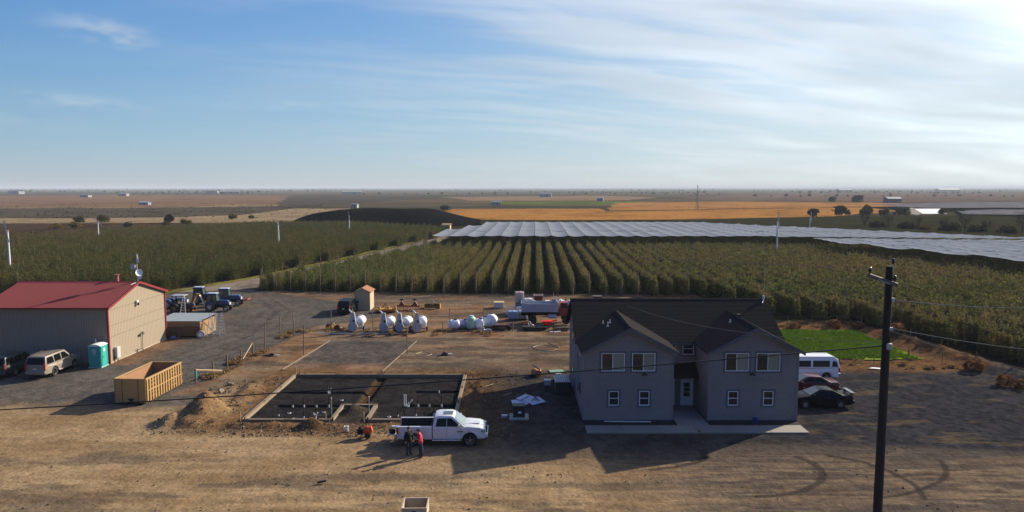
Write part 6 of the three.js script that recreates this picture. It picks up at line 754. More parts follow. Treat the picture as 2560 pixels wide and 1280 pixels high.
// ---------------------------------------------------------------- fences
{
  const post = thing('fence_post', '', 'post'); part(post, 'shaft', cyl(0.07, 0.075, 1.3, 0, 0.6, 0, 8), mat.oldwood); part(post, 'cap', cyl(0.02, 0.055, 0.04, 0, 1.27, 0, 8), mat.postwood);
  const P = [[-26.85, -59.9, 'short wooden fence post with green sleeve nearest the dumpster', 1], [-26.65, -62.9, 'short wooden fence post, second from the dumpster', 0.95], [-26.2, -65.0, 'short wooden fence post, third from the dumpster', 1], [-25.9, -67.6, 'short wooden fence post at the foot of the diagonal brace', 0.95], [-25.55, -69.8, 'short wooden fence post at the top of the diagonal brace', 1.05]];
  P.forEach(([x, z, l, s], i) => { const p = i ? copyOf(post, 'fence_post', l, [x, 0, z]) : post; p.position.set(x, 0, z); p.scale.y = s; tag(p, l, 'post'); }); part(post, 'sleeve', cyl(0.1, 0.1, 0.6, 0, 0.75, 0, 10), M([0.06, 0.3, 0.22], 0.5));
  solo('fence_brace', beam([-26.85, 1.12, -59.95], [-25.75, 0.35, -62.7], 0.1, 0.1).translate(0, 0, 0), mat.lumber, 'pale wooden brace sloping right from the green sleeved post', 'brace'); solo('fence_brace', beam([-25.6, 1.3, -69.75], [-25.85, 0.1, -67.7], 0.1, 0.1), mat.lumber, 'pale diagonal brace between the last two short posts', 'brace');
  const tall = thing('tall_fence_post', '', 'post', [0, 0, 0], 0); part(tall, 'shaft', cyl(0.045, 0.055, 2.9, 0, 1.35, 0, 8), mat.oldwood); part(tall, 'clip', [0.6, 1.4, 2.3].map((y) => box(0.05, 0.03, 0.1, 0, y, 0)), mat.galv);
  const T = [[-25.5, -73, 1, 'along the gravel road, nearest of three'], [-24.95, -76.4, 1, 'along the gravel road, second of three'], [-24.85, -80.9, 0.93, 'along the gravel road, farthest of three'], [-20.7, -70.3, 1.1, 'left of the grey pad'], [-20.45, -80.3, 0.97, 'behind the left corner of the grey pad'], [-16.15, -82.6, 0.9, 'between the first two sprayers'], [-11.9, -84.9, 0.75, 'between the last two sprayers'], [-10.4, -70.3, 1.05, 'on the right edge of the grey pad'], [-7.05, -81.45, 1, 'before the leftmost white tank'], [-3.35, -81.7, 1.03, 'before the right hand white tanks'], [0.1, -81.9, 0.42, 'short one before the flat trailer'], [-13.5, -81.0, 0.5, 'short one between the middle sprayers'], [-8.0, -81.9, 0.42, 'short one left of the white tanks']];
  T.forEach(([x, z, s, w], i) => { const p = i ? copyOf(tall, 'tall_fence_post', '', [x, 0, z]) : tall; p.position.set(x, 0, z); p.scale.y = s; p.rotation.z = 0.03 * ((i % 3) - 1); tag(p, 'thin tall fence post, ' + w, 'post'); });
  const wr = (label, p, q) => solo('fence_wire', bar(p, q, 0.005, 4), mat.postwood, label, 'wire'); wr('thin wire between the near and middle roadside tall posts', [-25.5, 2.6, -73], [-24.95, 2.6, -76.4]); wr('thin wire between the middle and far roadside tall posts', [-24.95, 2.6, -76.4], [-24.85, 2.4, -80.9]); wr('thin top wire running right from the farthest roadside post', [-24.85, 2.45, -80.9], [-3.35, 2.7, -81.7]);
  // wire fence behind and before the lawn
  const fp = thing('wire_fence_post', '', 'post'); part(fp, 'shaft', cyl(0.03, 0.035, 1.6, 0, 0.75, 0, 6), mat.postwood); part(fp, 'cap', cyl(0.01, 0.03, 0.03, 0, 1.56, 0, 6), mat.postwood); let k = 0; const F2 = []; for (let i = 0; i < 5; i++) F2.push([29.5 + i * 2.9, -83.6, 'thin post of the wire fence behind the lawn', 'fence posts behind the lawn']); for (let i = 0; i < 5; i++) F2.push([27.6 + i * 3.2, -66.4, 'thin post of the wire fence before the lawn', 'fence posts before the lawn']); for (let i = 0; i < 4; i++) F2.push([41.6 + i * 0.25, -79.5 + i * 5, 'thin post of the wire fence right of the utility pole', 'fence posts right of the lawn']); for (const [x, z, l, g] of F2) { const p = k++ ? copyOf(fp, 'wire_fence_post', l, [0, 0, 0]) : fp; p.position.set(x, hgt(x, z), z); tag(p, l, 'post', g); }
  const wires = (name, label, x0, z0, x1, z1) => { const t = thing(name, label, 'wire fence'); for (const y of [0.4, 0.9, 1.4]) part(t, 'wire', bar([x0, y + 0.05, z0], [x1, y + 0.05, z1], 0.005, 4), mat.postwood); }; wires('fence_wires', 'three thin wires behind the lawn', 29.5, -83.6, 41.1, -83.6); wires('fence_wires', 'three thin wires before the lawn', 27.6, -66.4, 40.4, -66.4);
}
// ---------------------------------------------------------------- utility pole and wires
{
  const wd = M([0.06, 0.042, 0.03], 0.95, 0, { map: WEAR, bumpMap: grainOf(2, 12), bumpScale: 0.02 }), t = thing('utility_pole', 'tall dark wooden utility pole on the right', 'utility pole', [11.66, 0, -22.1]);
  const g = new THREE.CylinderGeometry(0.105, 0.165, 14.2, 18, 24); g.translate(0, 7.0, 0); part(t, 'pole', g, wd);
  const ca = part(t, 'crossarm', beam([-0.62, 13.82, -0.1], [0.2, 13.53, 0.12], 0.11, 0.1), M([0.2, 0.17, 0.14], 0.9)); part(t, 'arm_brace', [bar([-0.35, 13.7, 0.02], [-0.02, 13.55, 0.12], 0.015, 6)], mat.galv);
  for (const [x, y, z] of [[-0.56, 13.86, -0.09], [0.13, 13.63, 0.1], [0.06, 14.16, 0.08]]) part(t, 'insulator', lathe([[0, 0], [0.03, 0], [0.03, 0.06], [0.065, 0.07], [0.07, 0.1], [0.04, 0.12], [0.055, 0.15], [0.03, 0.19], [0, 0.19]], 12).translate(x, y, z), M([0.05, 0.04, 0.035], 0.2)); part(t, 'pin', bar([0.06, 13.9, 0.1], [0.06, 14.2, 0.08], 0.015), mat.galv); part(t, 'bracket', [rbox(0.1, 0.14, 0.12, 0.02, 0.1, 13.05, 0.06), rbox(0.12, 0.1, 0.1, 0.02, 0.08, 12.15, 0.08), rbox(0.16, 0.2, 0.14, 0.03, 0.04, 11.6, 0.1)], mat.galv); part(t, 'ground_wire', bar([0.12, 0, 0.08], [0.09, 12, 0.07], 0.012, 5), mat.darkmetal);
  const sag = (p, q, s, r, n = 24) => { const P = []; for (let i = 0; i <= n; i++) { const u = i / n; P.push([lerp(p[0], q[0], u), lerp(p[1], q[1], u) - s * 4 * u * (1 - u), lerp(p[2], q[2], u)]); } return tube(P, r, 48, 5); };
  solo('power_cable', sag([11.5, 11.62, -22], [-24, 7.9, -26.6], 0.18, 0.022), mat.wire, 'thick black cable crossing the whole photo from the pole to the left', 'cable');
  const far = M([0.16, 0.17, 0.16], 0.95, 0, { specularIntensity: 0 }); for (const [a, b, s, r, l] of [[[11.68, 13.06, -22.05], [19.5, 12.4, -24.5], 0.12, 0.016, 'upper pale wire falling from the pole to the right edge'], [[11.7, 12.18, -22.05], [19.5, 10.85, -24.2], 0.12, 0.013, 'middle pale wire falling from the pole to the right edge'], [[11.7, 12.1, -22.05], [19.5, 9.9, -24.8], 0.15, 0.01, 'lowest thin pale wire falling from the pole to the right edge'], [[11.1, 14.03, -22.1], [-26, 15.3, -60], 0.9, 0.007, 'faint high wire running back left over the orchard'], [[11.6, 11.7, -22.1], [8, 8.4, -49.3], 0.5, 0.008, 'thin service wire from the pole to the left wing roof']]) solo('utility_wire', sag(a, b, s, r), far, l, 'wire');
}
// ---------------------------------------------------------------- wind machines in the orchards
{
  const wm = M([0.62, 0.64, 0.68], 0.5), mk = (label, x, z, h, a, ry, b) => { const t = thing('wind_machine', label, 'wind machine', [x, 0, z], ry); part(t, 'tower', cyl(0.14, 0.24, h, 0, h / 2, 0, 12), wm); part(t, 'hub', [rbox(0.5, 0.3, 0.3, 0.08, 0, h + 0.1, 0.1), cyl(0.12, 0.12, 0.3, 0, h + 0.1, 0.35, 12, 'z')], M([0.3, 0.2, 0.14], 0.6)); for (const s of [1, -1]) { const g = hull([[0.05, 0, 0], [-0.05, 0, 0.02], [0.14, s * b * 0.6, 0.03], [-0.14, s * b * 0.6, -0.03], [0.1, s * b, 0.03], [-0.1, s * b, -0.03], [0, s * b * 0.5, 0.06]]); g.rotateZ(a); part(t, 'blade', g.translate(0, h + 0.1, 0.5), wm); } part(t, 'engine_box', rbox(1.0, 1.0, 1.6, 0.1, 0.2, 0.5, 1.2), wm); };
  mk('white wind machine at the far left edge with drooping blades', -94, -134, 8.4, 0.15, 0.2, 2.1); mk('small white wind machine in the left orchard below the ditch', -126, -219, 6.2, 0.7, 0.4, 1.8); mk('white wind machine in the left orchard middle', -62.4, -192, 7.2, 1.1, -0.6, 1.8); mk('white wind machine in front of the dark heap', -57, -252, 6.8, 0.15, 0.1, 1.5); mk('white wind machine above the white nets on the right', 61.6, -167, 8.9, 0.05, 0.2, 2.0); mk('distant white wind machine in the green strip behind the nets', 96, -232, 7.2, 0.1, 0.4, 1.6);
}
// lattice mast far off
{
  const t = thing('lattice_mast', 'slim lattice mast standing in the orange fields', 'mast', [142, 0, -553]), s = M([0.1, 0.1, 0.11], 0.6); for (const [x, z] of [[-0.45, -0.3], [0.45, -0.3], [0, 0.5]]) part(t, 'leg', bar([x * 2.2, 0, z * 2.2], [x * 0.3, 19, z * 0.3], 0.14, 6, 0.08), s); const b = []; for (let i = 0; i < 10; i++) { const k = lerp(2.1, 0.4, i / 10), y = i * 1.9; b.push(bar([-0.45 * k, y, -0.3 * k], [0.45 * k, y + 1.9, -0.3 * k], 0.07, 4), bar([0.45 * k, y, -0.3 * k], [0, y + 1.9, 0.5 * k], 0.07, 4)); } part(t, 'lattice', b, s);
}
// ---------------------------------------------------------------- small things round the house and truck
{
  const t = thing('cement_mixer', 'orange and black portable mixer with long handles by the foundation', 'mixer', [-9.75, 0.02, -46.4], 0.1); part(t, 'drum', lathe([[0, -0.26], [0.2, -0.24], [0.3, -0.05], [0.28, 0.12], [0.17, 0.3], [0.2, 0.33], [0, 0.3]], 18).rotateZ(-1.2).translate(0.16, 0.5, 0), M([0.6, 0.08, 0.015], 0.45)); part(t, 'engine', [rbox(0.4, 0.34, 0.34, 0.05, -0.3, 0.42, 0), cyl(0.1, 0.1, 0.2, -0.3, 0.66, 0, 12)], mat.black); part(t, 'frame', [bar([-0.5, 0.3, 0.2], [0.3, 0.3, 0.2], 0.03), bar([-0.5, 0.3, -0.2], [0.3, 0.3, -0.2], 0.03)], mat.darkmetal); part(t, 'handle', [bar([-0.4, 0.35, 0.2], [-1.2, 0.9, 0.24], 0.022), bar([-0.4, 0.35, -0.2], [-1.2, 0.9, -0.24], 0.022), bar([-1.2, 0.9, 0.24], [-1.2, 0.9, -0.24], 0.022)], mat.darkmetal); for (const s of [1, -1]) wheel(t, 0.2, 0.2, s * 0.3, 0.2, 0.1, s, 5, mat.darkmetal);
  const w = solo('white_bucket', lathe([[0, 0], [0.13, 0], [0.15, 0.34], [0.16, 0.36], [0.135, 0.36], [0.12, 0.03], [0, 0.03]], 16).translate(-11.25, 0.05, -47.6), mat.white, 'small white bucket near the mixer handles', 'bucket');
  const e = thing('electric_cabinet', 'dark green electric cabinet on a concrete pad left of the house', 'electric cabinet', [0.5, 0, -50.6]); part(e, 'cabinet', [rbox(0.85, 0.85, 0.7, 0.03, 0, 0.5, 0)], M([0.012, 0.014, 0.014], 0.6)); part(e, 'lid', rbox(0.9, 0.06, 0.75, 0.02, 0, 0.95, 0), M([0.02, 0.022, 0.022], 0.6)); part(e, 'warning_label', box(0.22, 0.14, 0.01, 0.05, 0.5, 0.356), mat.white); part(e, 'pad', rbox(1.4, 0.16, 1.2, 0.02, 0, 0.06, 0), mat.conc); part(e, 'meter_box', rbox(0.42, 0.2, 0.22, 0.02, -1.05, 0.15, 0.1), mat.galv);
  const p = thing('plywood_sheets', 'pale blue white sheets leaning in a heap behind the electric cabinet', 'sheets', [0.9, 0, -54.2]), pm = M([0.5, 0.56, 0.64], 0.6); [[-0.3, 0.14, 0.25, 0.12, 0.1], [0.45, 0.2, -0.1, -0.25, 0.16], [0.9, 0.22, 0.15, 0.5, 0.12], [0.2, 0.28, -0.35, 0.9, 0.08]].forEach(([x, y, z, ry, rx]) => part(p, 'sheet', box(1.2, 0.03, 1.1, x, y, z, ry, rx, 0.08), pm)); for (const [a, b] of [[[-0.2, 0.36, 0.4], [0.4, 0.4, -0.5]], [[0.6, 0.34, 0.5], [1.0, 0.4, -0.4]], [[1.2, 0.3, 0.4], [0.8, 0.4, -0.5]]]) part(p, 'batten', beam(a, b, 0.05, 0.05), mat.darkmetal);
  const b = thing('orange_barrel', 'orange barrel lying on its side left of the house', 'barrel', [2.15, 0.3, -62.2], -1.15); part(b, 'shell', [cyl(0.3, 0.3, 0.85, 0, 0, 0, 22, 'x'), ...[-0.4, -0.14, 0.14, 0.4].map((x) => new THREE.TorusGeometry(0.3, 0.018, 6, 24).rotateY(Math.PI / 2).translate(x, 0, 0))], M([0.5, 0.16, 0.05], 0.6)); part(b, 'end', cyl(0.27, 0.27, 0.02, -0.43, 0, 0, 20, 'x'), mat.black);
  const c = thing('covered_stack', 'dark stack under a pale corrugated sheet against the house wall', 'stack', [4.05, 0, -57.4]); part(c, 'crate', [rbox(1.1, 0.95, 2.0, 0.04, 0, 0.5, 0)], M([0.03, 0.03, 0.032], 0.8)); for (let i = 0; i < 7; i++) part(c, 'sheet_rib', box(0.15, 0.03, 2.3, -0.54 + i * 0.18, 1.06 + (i % 2) * 0.015, 0, 0, 0, -0.08), M([0.4, 0.42, 0.45], 0.5)); const wb = thing('small_cooler', 'small white cooler left of the covered stack', 'cooler', [2.9, 0, -57.4]); part(wb, 'tub', rbox(0.5, 0.4, 0.4, 0.04, 0, 0.72, 0), M([0.4, 0.43, 0.46], 0.5)); part(wb, 'lid', rbox(0.54, 0.08, 0.44, 0.03, 0, 0.95, 0), mat.white); part(wb, 'stand', [box(0.5, 0.5, 0.06, 0, 0.25, 0.15), box(0.5, 0.5, 0.06, 0, 0.25, -0.15)], mat.darkmetal);
  const g = thing('green_sheet', 'pale green sheet lying on the ground beside the house wall', 'sheet', [4.0, 0.06, -63.6]); part(g, 'sheet', box(1.3, 0.04, 0.8, 0, 0.03, 0, 0.2), M([0.14, 0.26, 0.18], 0.7)); part(g, 'white_piece', box(0.5, 0.05, 0.3, 0.1, 0.03, 0.9, 0.4), mat.white); for (const [x, z, l] of [[-1.9, -58.2, 'loose pale lath on the earth right of the foundation'], [-0.4, -55.6, 'loose pale lath beside the house shadow']]) solo('loose_lath', beam([x - 0.35, 0.25, z + 0.3], [x + 0.35, 0.3, z - 0.3], 0.05, 0.1), mat.lumber, l, 'lath'); const pr = solo('plastic_sheet', rockGeo(333, 0.6).scale(1.2, 0.12, 0.5).translate(33.2, 0.1, -64.6), mat.white, 'crumpled white plastic sheet by the fence before the lawn', 'plastic sheet');
  const wbn = thing('wooden_bin', 'open pale wooden fruit bin cut by the bottom edge', 'fruit bin', [-4.83, 0, -34.7], 0.02), wm = M([0.48, 0.4, 0.28], 0.85, 0, { map: WEAR }); for (const s of [1, -1]) { part(wbn, 'side', box(0.03, 0.62, 1.2, s * 0.605, 0.47, 0), wm); part(wbn, 'end', box(1.18, 0.62, 0.03, 0, 0.47, s * 0.585), wm); part(wbn, 'corner_post', box(0.06, 0.6, 0.06, s * 0.56, 0.46, 0.54), mat.lumber); part(wbn, 'corner_post', box(0.06, 0.6, 0.06, s * 0.56, 0.46, -0.54), mat.lumber); part(wbn, 'top_rail', box(0.06, 0.05, 1.24, s * 0.607, 0.8, 0), wm); part(wbn, 'top_rail', box(1.15, 0.05, 0.06, 0, 0.8, s * 0.59), wm); } part(wbn, 'floor', box(1.17, 0.03, 1.13, 0, 0.17, 0), mat.oldwood); for (const x of [-0.5, 0, 0.5]) part(wbn, 'runner', box(0.1, 0.14, 1.2, x, 0.075, 0), mat.wood); part(wbn, 'stamp', box(0.22, 0.12, 0.006, 0, 0.6, 0.604), mat.black);
}

// ---------------------------------------------------------------- trees, bushes and buildings out on the plain
{
  const crownAt = (seed, n, w, h, leaf, lobes) => { const r = rng(seed), L = []; for (let i = 0; i < lobes; i++) { const a = r() * 6.283, k = Math.sqrt(r()) * 0.62; L.push([Math.cos(a) * k * w, h * (0.35 + 0.45 * r()), Math.sin(a) * k * w, w * (0.3 + 0.25 * r())]); } return leaves(n, seed + 1, (q) => { const l = L[Math.floor(q() * lobes)], u = q() * 2 - 1, a = q() * 6.283, c = Math.sqrt(1 - u * u), m = l[3] * Math.cbrt(0.35 + 0.65 * q()); return [l[0] + Math.cos(a) * c * m, Math.max(0.15, l[1] + u * m * 0.85), l[2] + Math.sin(a) * c * m]; }, leaf); };
  const bush = (name, label, cat, x, z, w, h, rgb, seed, n = 420) => { const t = thing(name, label, cat, [x, -0.1, z]); part(t, 'crown', crownAt(seed, n, w, h, Math.max(w, h) * 0.2, 9), leafMat(rgb, 0.25)); part(t, 'trunk', [bar([0, -0.2, 0], [0.1, h * 0.5, 0], w * 0.08, 6, w * 0.04), bar([0.05, h * 0.3, 0], [w * 0.3, h * 0.6, 0.1], w * 0.035, 5, w * 0.015), bar([0.05, h * 0.3, 0], [-w * 0.3, h * 0.6, -0.1], w * 0.035, 5, w * 0.015)], mat.oldwood); return t; };
  const dk = [0.03, 0.037, 0.014], ol = [0.062, 0.058, 0.02], yl = [0.2, 0.145, 0.02];
  for (const [l, x, z, w, h, c] of [['dark round tree alone before the pale stubble on the left', -158.5, -333, 2.6, 4.6, [0.02, 0.018, 0.016]], ['olive bush left of its yellowish neighbour in the far left stubble', -208, -345, 3.4, 3.2, ol], ['yellowish olive bush right of the olive one in the far left stubble', -197, -346, 3.6, 3.3, [0.1, 0.085, 0.02]], ['low olive bush right of the dark round tree', -154, -338, 2.2, 1.7, ol], ['yellow tinged bush at the left foot of the dark heap', -147, -379, 2.6, 2.9, [0.11, 0.09, 0.02]], ['pale low bush just left of the dark heap', -141, -390, 2, 1.7, ol], ['bright yellow bush along the left orchard edge', -176, -291, 3.0, 2.4, yl], ['yellow low bush left of the bright yellow one', -184, -290, 2.6, 1.9, yl], ['small yellow bush at the ditch below the dark round tree', -143, -318, 1.6, 2.5, [0.16, 0.11, 0.02]], ['olive shrub at the ditch left of the small yellow bush', -152, -316, 2.2, 1.8, ol], ['olive shrub at the ditch between the yellow bushes', -162, -303, 2.4, 2.0, dk]]) bush('bush', l, 'bush', x, z, w, h, c, Math.round(900 + x * 3));
  for (const [l, x, z, w, h, c] of [['round dark tree alone on the near edge of the orange field', 168, -402, 3.4, 5.2, dk], ['large dark tree, leftmost of the clump by the orange field', 189, -414, 5.2, 6.8, [0.045, 0.045, 0.014]], ['yellowish tree in the middle of the clump by the orange field', 203, -414, 4.2, 6.4, [0.1, 0.085, 0.018]], ['lower green tree right of the yellowish one', 214, -416, 3.6, 4.6, ol], ['dark broad tree at the right end of the clump', 226, -418, 4.4, 5.0, dk], ['green tree beside the white pond liner', 268, -448, 3.2, 4.0, ol], ['low dark tree right of the pond liner tree', 281, -452, 3.6, 3.0, dk], ['dark bush at the left end of the orange field', -48, -520, 4.2, 3.6, dk], ['tree on the upper edge of the orange field, left one', 371, -840, 6, 6, dk], ['tree on the upper edge of the orange field, broader right one', 402, -842, 8, 7, dk]]) bush('tree', l, 'tree', x, z, w, h, c, Math.round(1500 + x));
  // leafless trees beside the nets on the right
  const bm = M([0.075, 0.055, 0.045], 1, 0, { specularIntensity: 0 }); const bare = (label, x, z, h, seed) => { const r = rng(seed), t = thing('bare_tree', label, 'tree', [x, 0, z]), tr = [bar([0, -0.2, 0], [0.1, h * 0.45, 0], 0.16, 7, 0.1)], tw = []; for (let i = 0; i < 14; i++) { const a = r() * 6.283, y0 = h * (0.15 + 0.3 * r()), p = [Math.cos(a) * h * 0.16 * (0.6 + r()), y0 + h * 0.3, Math.sin(a) * h * 0.16]; tr.push(bar([0, y0, 0], p, 0.07, 5, 0.03)); for (let j = 0; j < 7; j++) { const q = [p[0] + (r() - 0.5) * h * 0.26, p[1] + h * (0.05 + 0.24 * r()), p[2] + (r() - 0.5) * h * 0.26]; tw.push(bar(p, q, 0.03, 3, 0.012)); for (let k = 0; k < 3; k++) tw.push(bar(q, [q[0] + (r() - 0.5) * h * 0.1, q[1] + h * 0.07 * r(), q[2] + (r() - 0.5) * h * 0.1], 0.02, 3, 0.008)); } } part(t, 'trunk', tr, bm); part(t, 'crown', tw, bm); return t; };
  [[139, -284, 7, 'leftmost leafless brown tree beyond the white nets'], [145, -277, 6.5, 'leafless brown tree, second from the left beyond the nets'], [151.5, -269, 6.2, 'leafless brown tree, third from the left beyond the nets'], [157, -262, 6.0, 'leafless brown tree left of the tall dark one'], [160.5, -255, 8.2, 'tall dark leafless tree in the right hand row'], [163, -247, 5.6, 'low leafless tree right of the tall dark one'], [171, -241, 8.4, 'rightmost leafless tree at the photo edge']].forEach(([x, z, h, l], i) => bare(l, x, z, h, 3000 + i));
  for (const [l, x, z, w, h, c] of [['brown thicket under the leftmost leafless trees', 142, -279, 4, 3.4, [0.07, 0.05, 0.03]], ['brown green thicket before the middle leafless trees', 148, -270, 4.4, 3.2, [0.065, 0.052, 0.028]], ['yellow green thicket below the row of leafless trees', 150, -262, 3.2, 2.4, [0.1, 0.085, 0.022]], ['dark thicket left of the tall leafless tree', 156, -256, 4.2, 3.4, [0.05, 0.042, 0.024]], ['olive thicket right of the tall leafless tree', 161, -250, 4, 3.6, [0.06, 0.055, 0.024]], ['brown thicket at the right photo edge', 167, -243, 4.2, 3.2, [0.06, 0.046, 0.028]]]) bush('thicket', l, 'bush', x, z, w, h, c, 4000 + x, 520);
  // far tree lines: too many to count
  const g = new THREE.Group(); g.name = 'distant_trees'; scene.add(g); tag(g, 'hazy dark tree lines scattered over the far plain', 'trees', null, 'stuff');
  const cg = crownAt(77, 130, 1, 1.25, 0.42, 6), im = new THREE.InstancedMesh(cg, leafMat([0.05, 0.055, 0.03], 0), 1100), r = rng(321), m = new THREE.Matrix4(), q = new THREE.Quaternion(); let k = 0;
  while (k < 1100) { const far = r(), D = far < 0.16 ? lerp(1200, 2600, r()) : lerp(2600, 9500, r()), a0 = lerp(-0.72, 0.74, r()), n = 6 + Math.floor(r() * 22), sp = 9 + r() * 16; if (D < 1900 && a0 < -0.15) continue; for (let i = 0; i < n && k < 1100; i++) { const x = a0 * D + (i - n / 2) * sp * (1 + D / 4000) + r() * 6, z = -D + (r() - 0.5) * 30, s = (1.4 + 2.6 * r()) * (1 + D / 9000); m.compose(new THREE.Vector3(x, -0.3, z), q.setFromAxisAngle(new THREE.Vector3(0, 1, 0), r() * 6), new THREE.Vector3(s * (0.9 + r() * 0.9), s * (0.7 + 0.6 * r()), s)); im.setMatrixAt(k++, m); } }
  im.name = 'trees'; im.userData.kind = 'stuff'; im.castShadow = im.receiveShadow = true; g.add(im);
  const sc = new THREE.InstancedMesh(crownAt(78, 60, 1, 0.8, 0.5, 5), leafMat([0.1, 0.08, 0.055], 0), 900); for (let i = 0; i < 900; i++) { const D = lerp(390, 760, r()), x = -D * lerp(0.25, 0.74, r()); const s = 0.25 + 0.5 * r() * r(); m.compose(new THREE.Vector3(x, 0.0, -D), q, new THREE.Vector3(s * 1.4, s, s)); sc.setMatrixAt(i, m); } const sg = new THREE.Group(); sg.name = 'scrub'; scene.add(sg); tag(sg, 'low scrub scattered over the left fields', 'scrub', null, 'stuff'); sc.name = 'shrubs'; sc.userData.kind = 'stuff'; sc.castShadow = true; sg.add(sc);
  // farm buildings
  const farm = (label, x, z, w, h, d, ry, wall, roof) => { const t = thing('farm_building', label, 'building', [x, -0.1, z], ry); part(t, 'walls', box(w, h, d, 0, h / 2, 0), M(wall, 0.8)); for (const s of [1, -1]) part(t, 'roof_slope', quadSlab([-w / 2 - 0.3, h + d * 0.2, 0], [w / 2 + 0.3, h + d * 0.2, 0], [w / 2 + 0.3, h - 0.1, s * (d / 2 + 0.4)], [-w / 2 - 0.3, h - 0.1, s * (d / 2 + 0.4)], s > 0 ? -0.15 : 0.15), M(roof, 0.6)); part(t, 'door', box(w * 0.16, h * 0.7, 0.1, w * 0.1, h * 0.35, d / 2 + 0.06), M([0.1, 0.1, 0.1], 0.8)); };
  const W8 = [0.3, 0.3, 0.31], G8 = [0.2, 0.22, 0.25];
  [['white farm building far left on the horizon', -1365, -1990, 40, 8, 18, W8, W8], ['small white farm building in the far left fields, left one', -767, -1301, 16, 4, 9, W8, G8], ['pale farm building in the far left fields, middle one', -806, -1500, 18, 5, 10, W8, W8], ['blue grey farm shed in the brown left field', -362, -712, 9, 2.4, 6, [0.2, 0.25, 0.32], [0.3, 0.36, 0.42]], ['white farm building beside the far left tree lines', -888, -2139, 34, 8, 14, W8, G8], ['long white farm building under the far left tree lines', -838, -2145, 52, 6, 14, G8, W8], ['long pale building on the plain above the dark heap', -442, -1996, 54, 6, 15, W8, W8], ['white farmhouse right behind the dark heap', -131, -602, 5, 3, 4, W8, G8], ['small beige pump house at the left end of the white nets', -24.8, -274, 2.8, 2.6, 2.6, [0.5, 0.36, 0.2], [0.4, 0.28, 0.16]], ['small white farm building before the green field', -15, -695, 9, 3, 6, W8, G8], ['dark shed on the upper right edge of the orange field', 416, -790, 16, 5, 9, [0.12, 0.13, 0.16], G8], ['long bright building far right on the plain', 2000, -3320, 110, 9, 24, W8, W8], ['pale building group far right below the horizon, left one', 1376, -2995, 70, 9, 22, W8, G8], ['white house in the fields right of the green field', 110, -900, 8, 4, 6, W8, W8], ['pale barn in the fields above the green field', 62, -1330, 22, 6, 12, W8, G8]].forEach(([l, x, z, w, h, d, a, b], i) => farm(l, x, z, w, h, d, (i * 0.7) % 0.6 - 0.3, a, b));
  // pond liner and the farther nets
  const pl = thing('pond_liner', 'bright white pond liner sheet in its bank far right', 'pond liner', [269, 0, -455]); part(pl, 'liner', quadSlab([-25, -0.2, 28], [-10, -0.2, 28], [28, 2.2, -42], [8, 2.2, -42], 0.1), M([0.75, 0.78, 0.8], 0.4)); part(pl, 'bank', hull([[-34, -0.5, 32], [-26, 1.6, 28], [6, 3, -42], [-6, -0.5, -44], [8, 3, -44], [-27, 1.6, 30]]), M([0.12, 0.1, 0.08], 1));
  field('far_net', 'pale grey netted orchard far right behind the orange fields', [[307, -623], [576, -787], [480, -560], [377, -515], [291, -515]], [0.2, 0.2, 0.22], 1, 40, 2.5); field('far_net', 'pale grey netted orchard far right beyond the leafless trees', [[295, -467], [420, -515], [330, -364], [248, -398]], [0.2, 0.2, 0.22], 1, 40, 2.2); field('far_orchard', 'dark green orchard strip between nets and orange field', [[40, -268], [75, -268], [97, -250], [136, -212], [200, -235], [290, -355], [250, -400], [178, -392], [98, -352], [44, -338], [-16, -340], [-14, -300]], [0.04, 0.042, 0.02], 1, 25, 1.5); field('dark_scrub', 'dark olive rough ground between the tree clump and the pond', [[159, -388], [272, -500], [300, -480], [330, -430], [300, -380], [250, -385]], [0.07, 0.062, 0.04], 1, 25, 0.6);
}

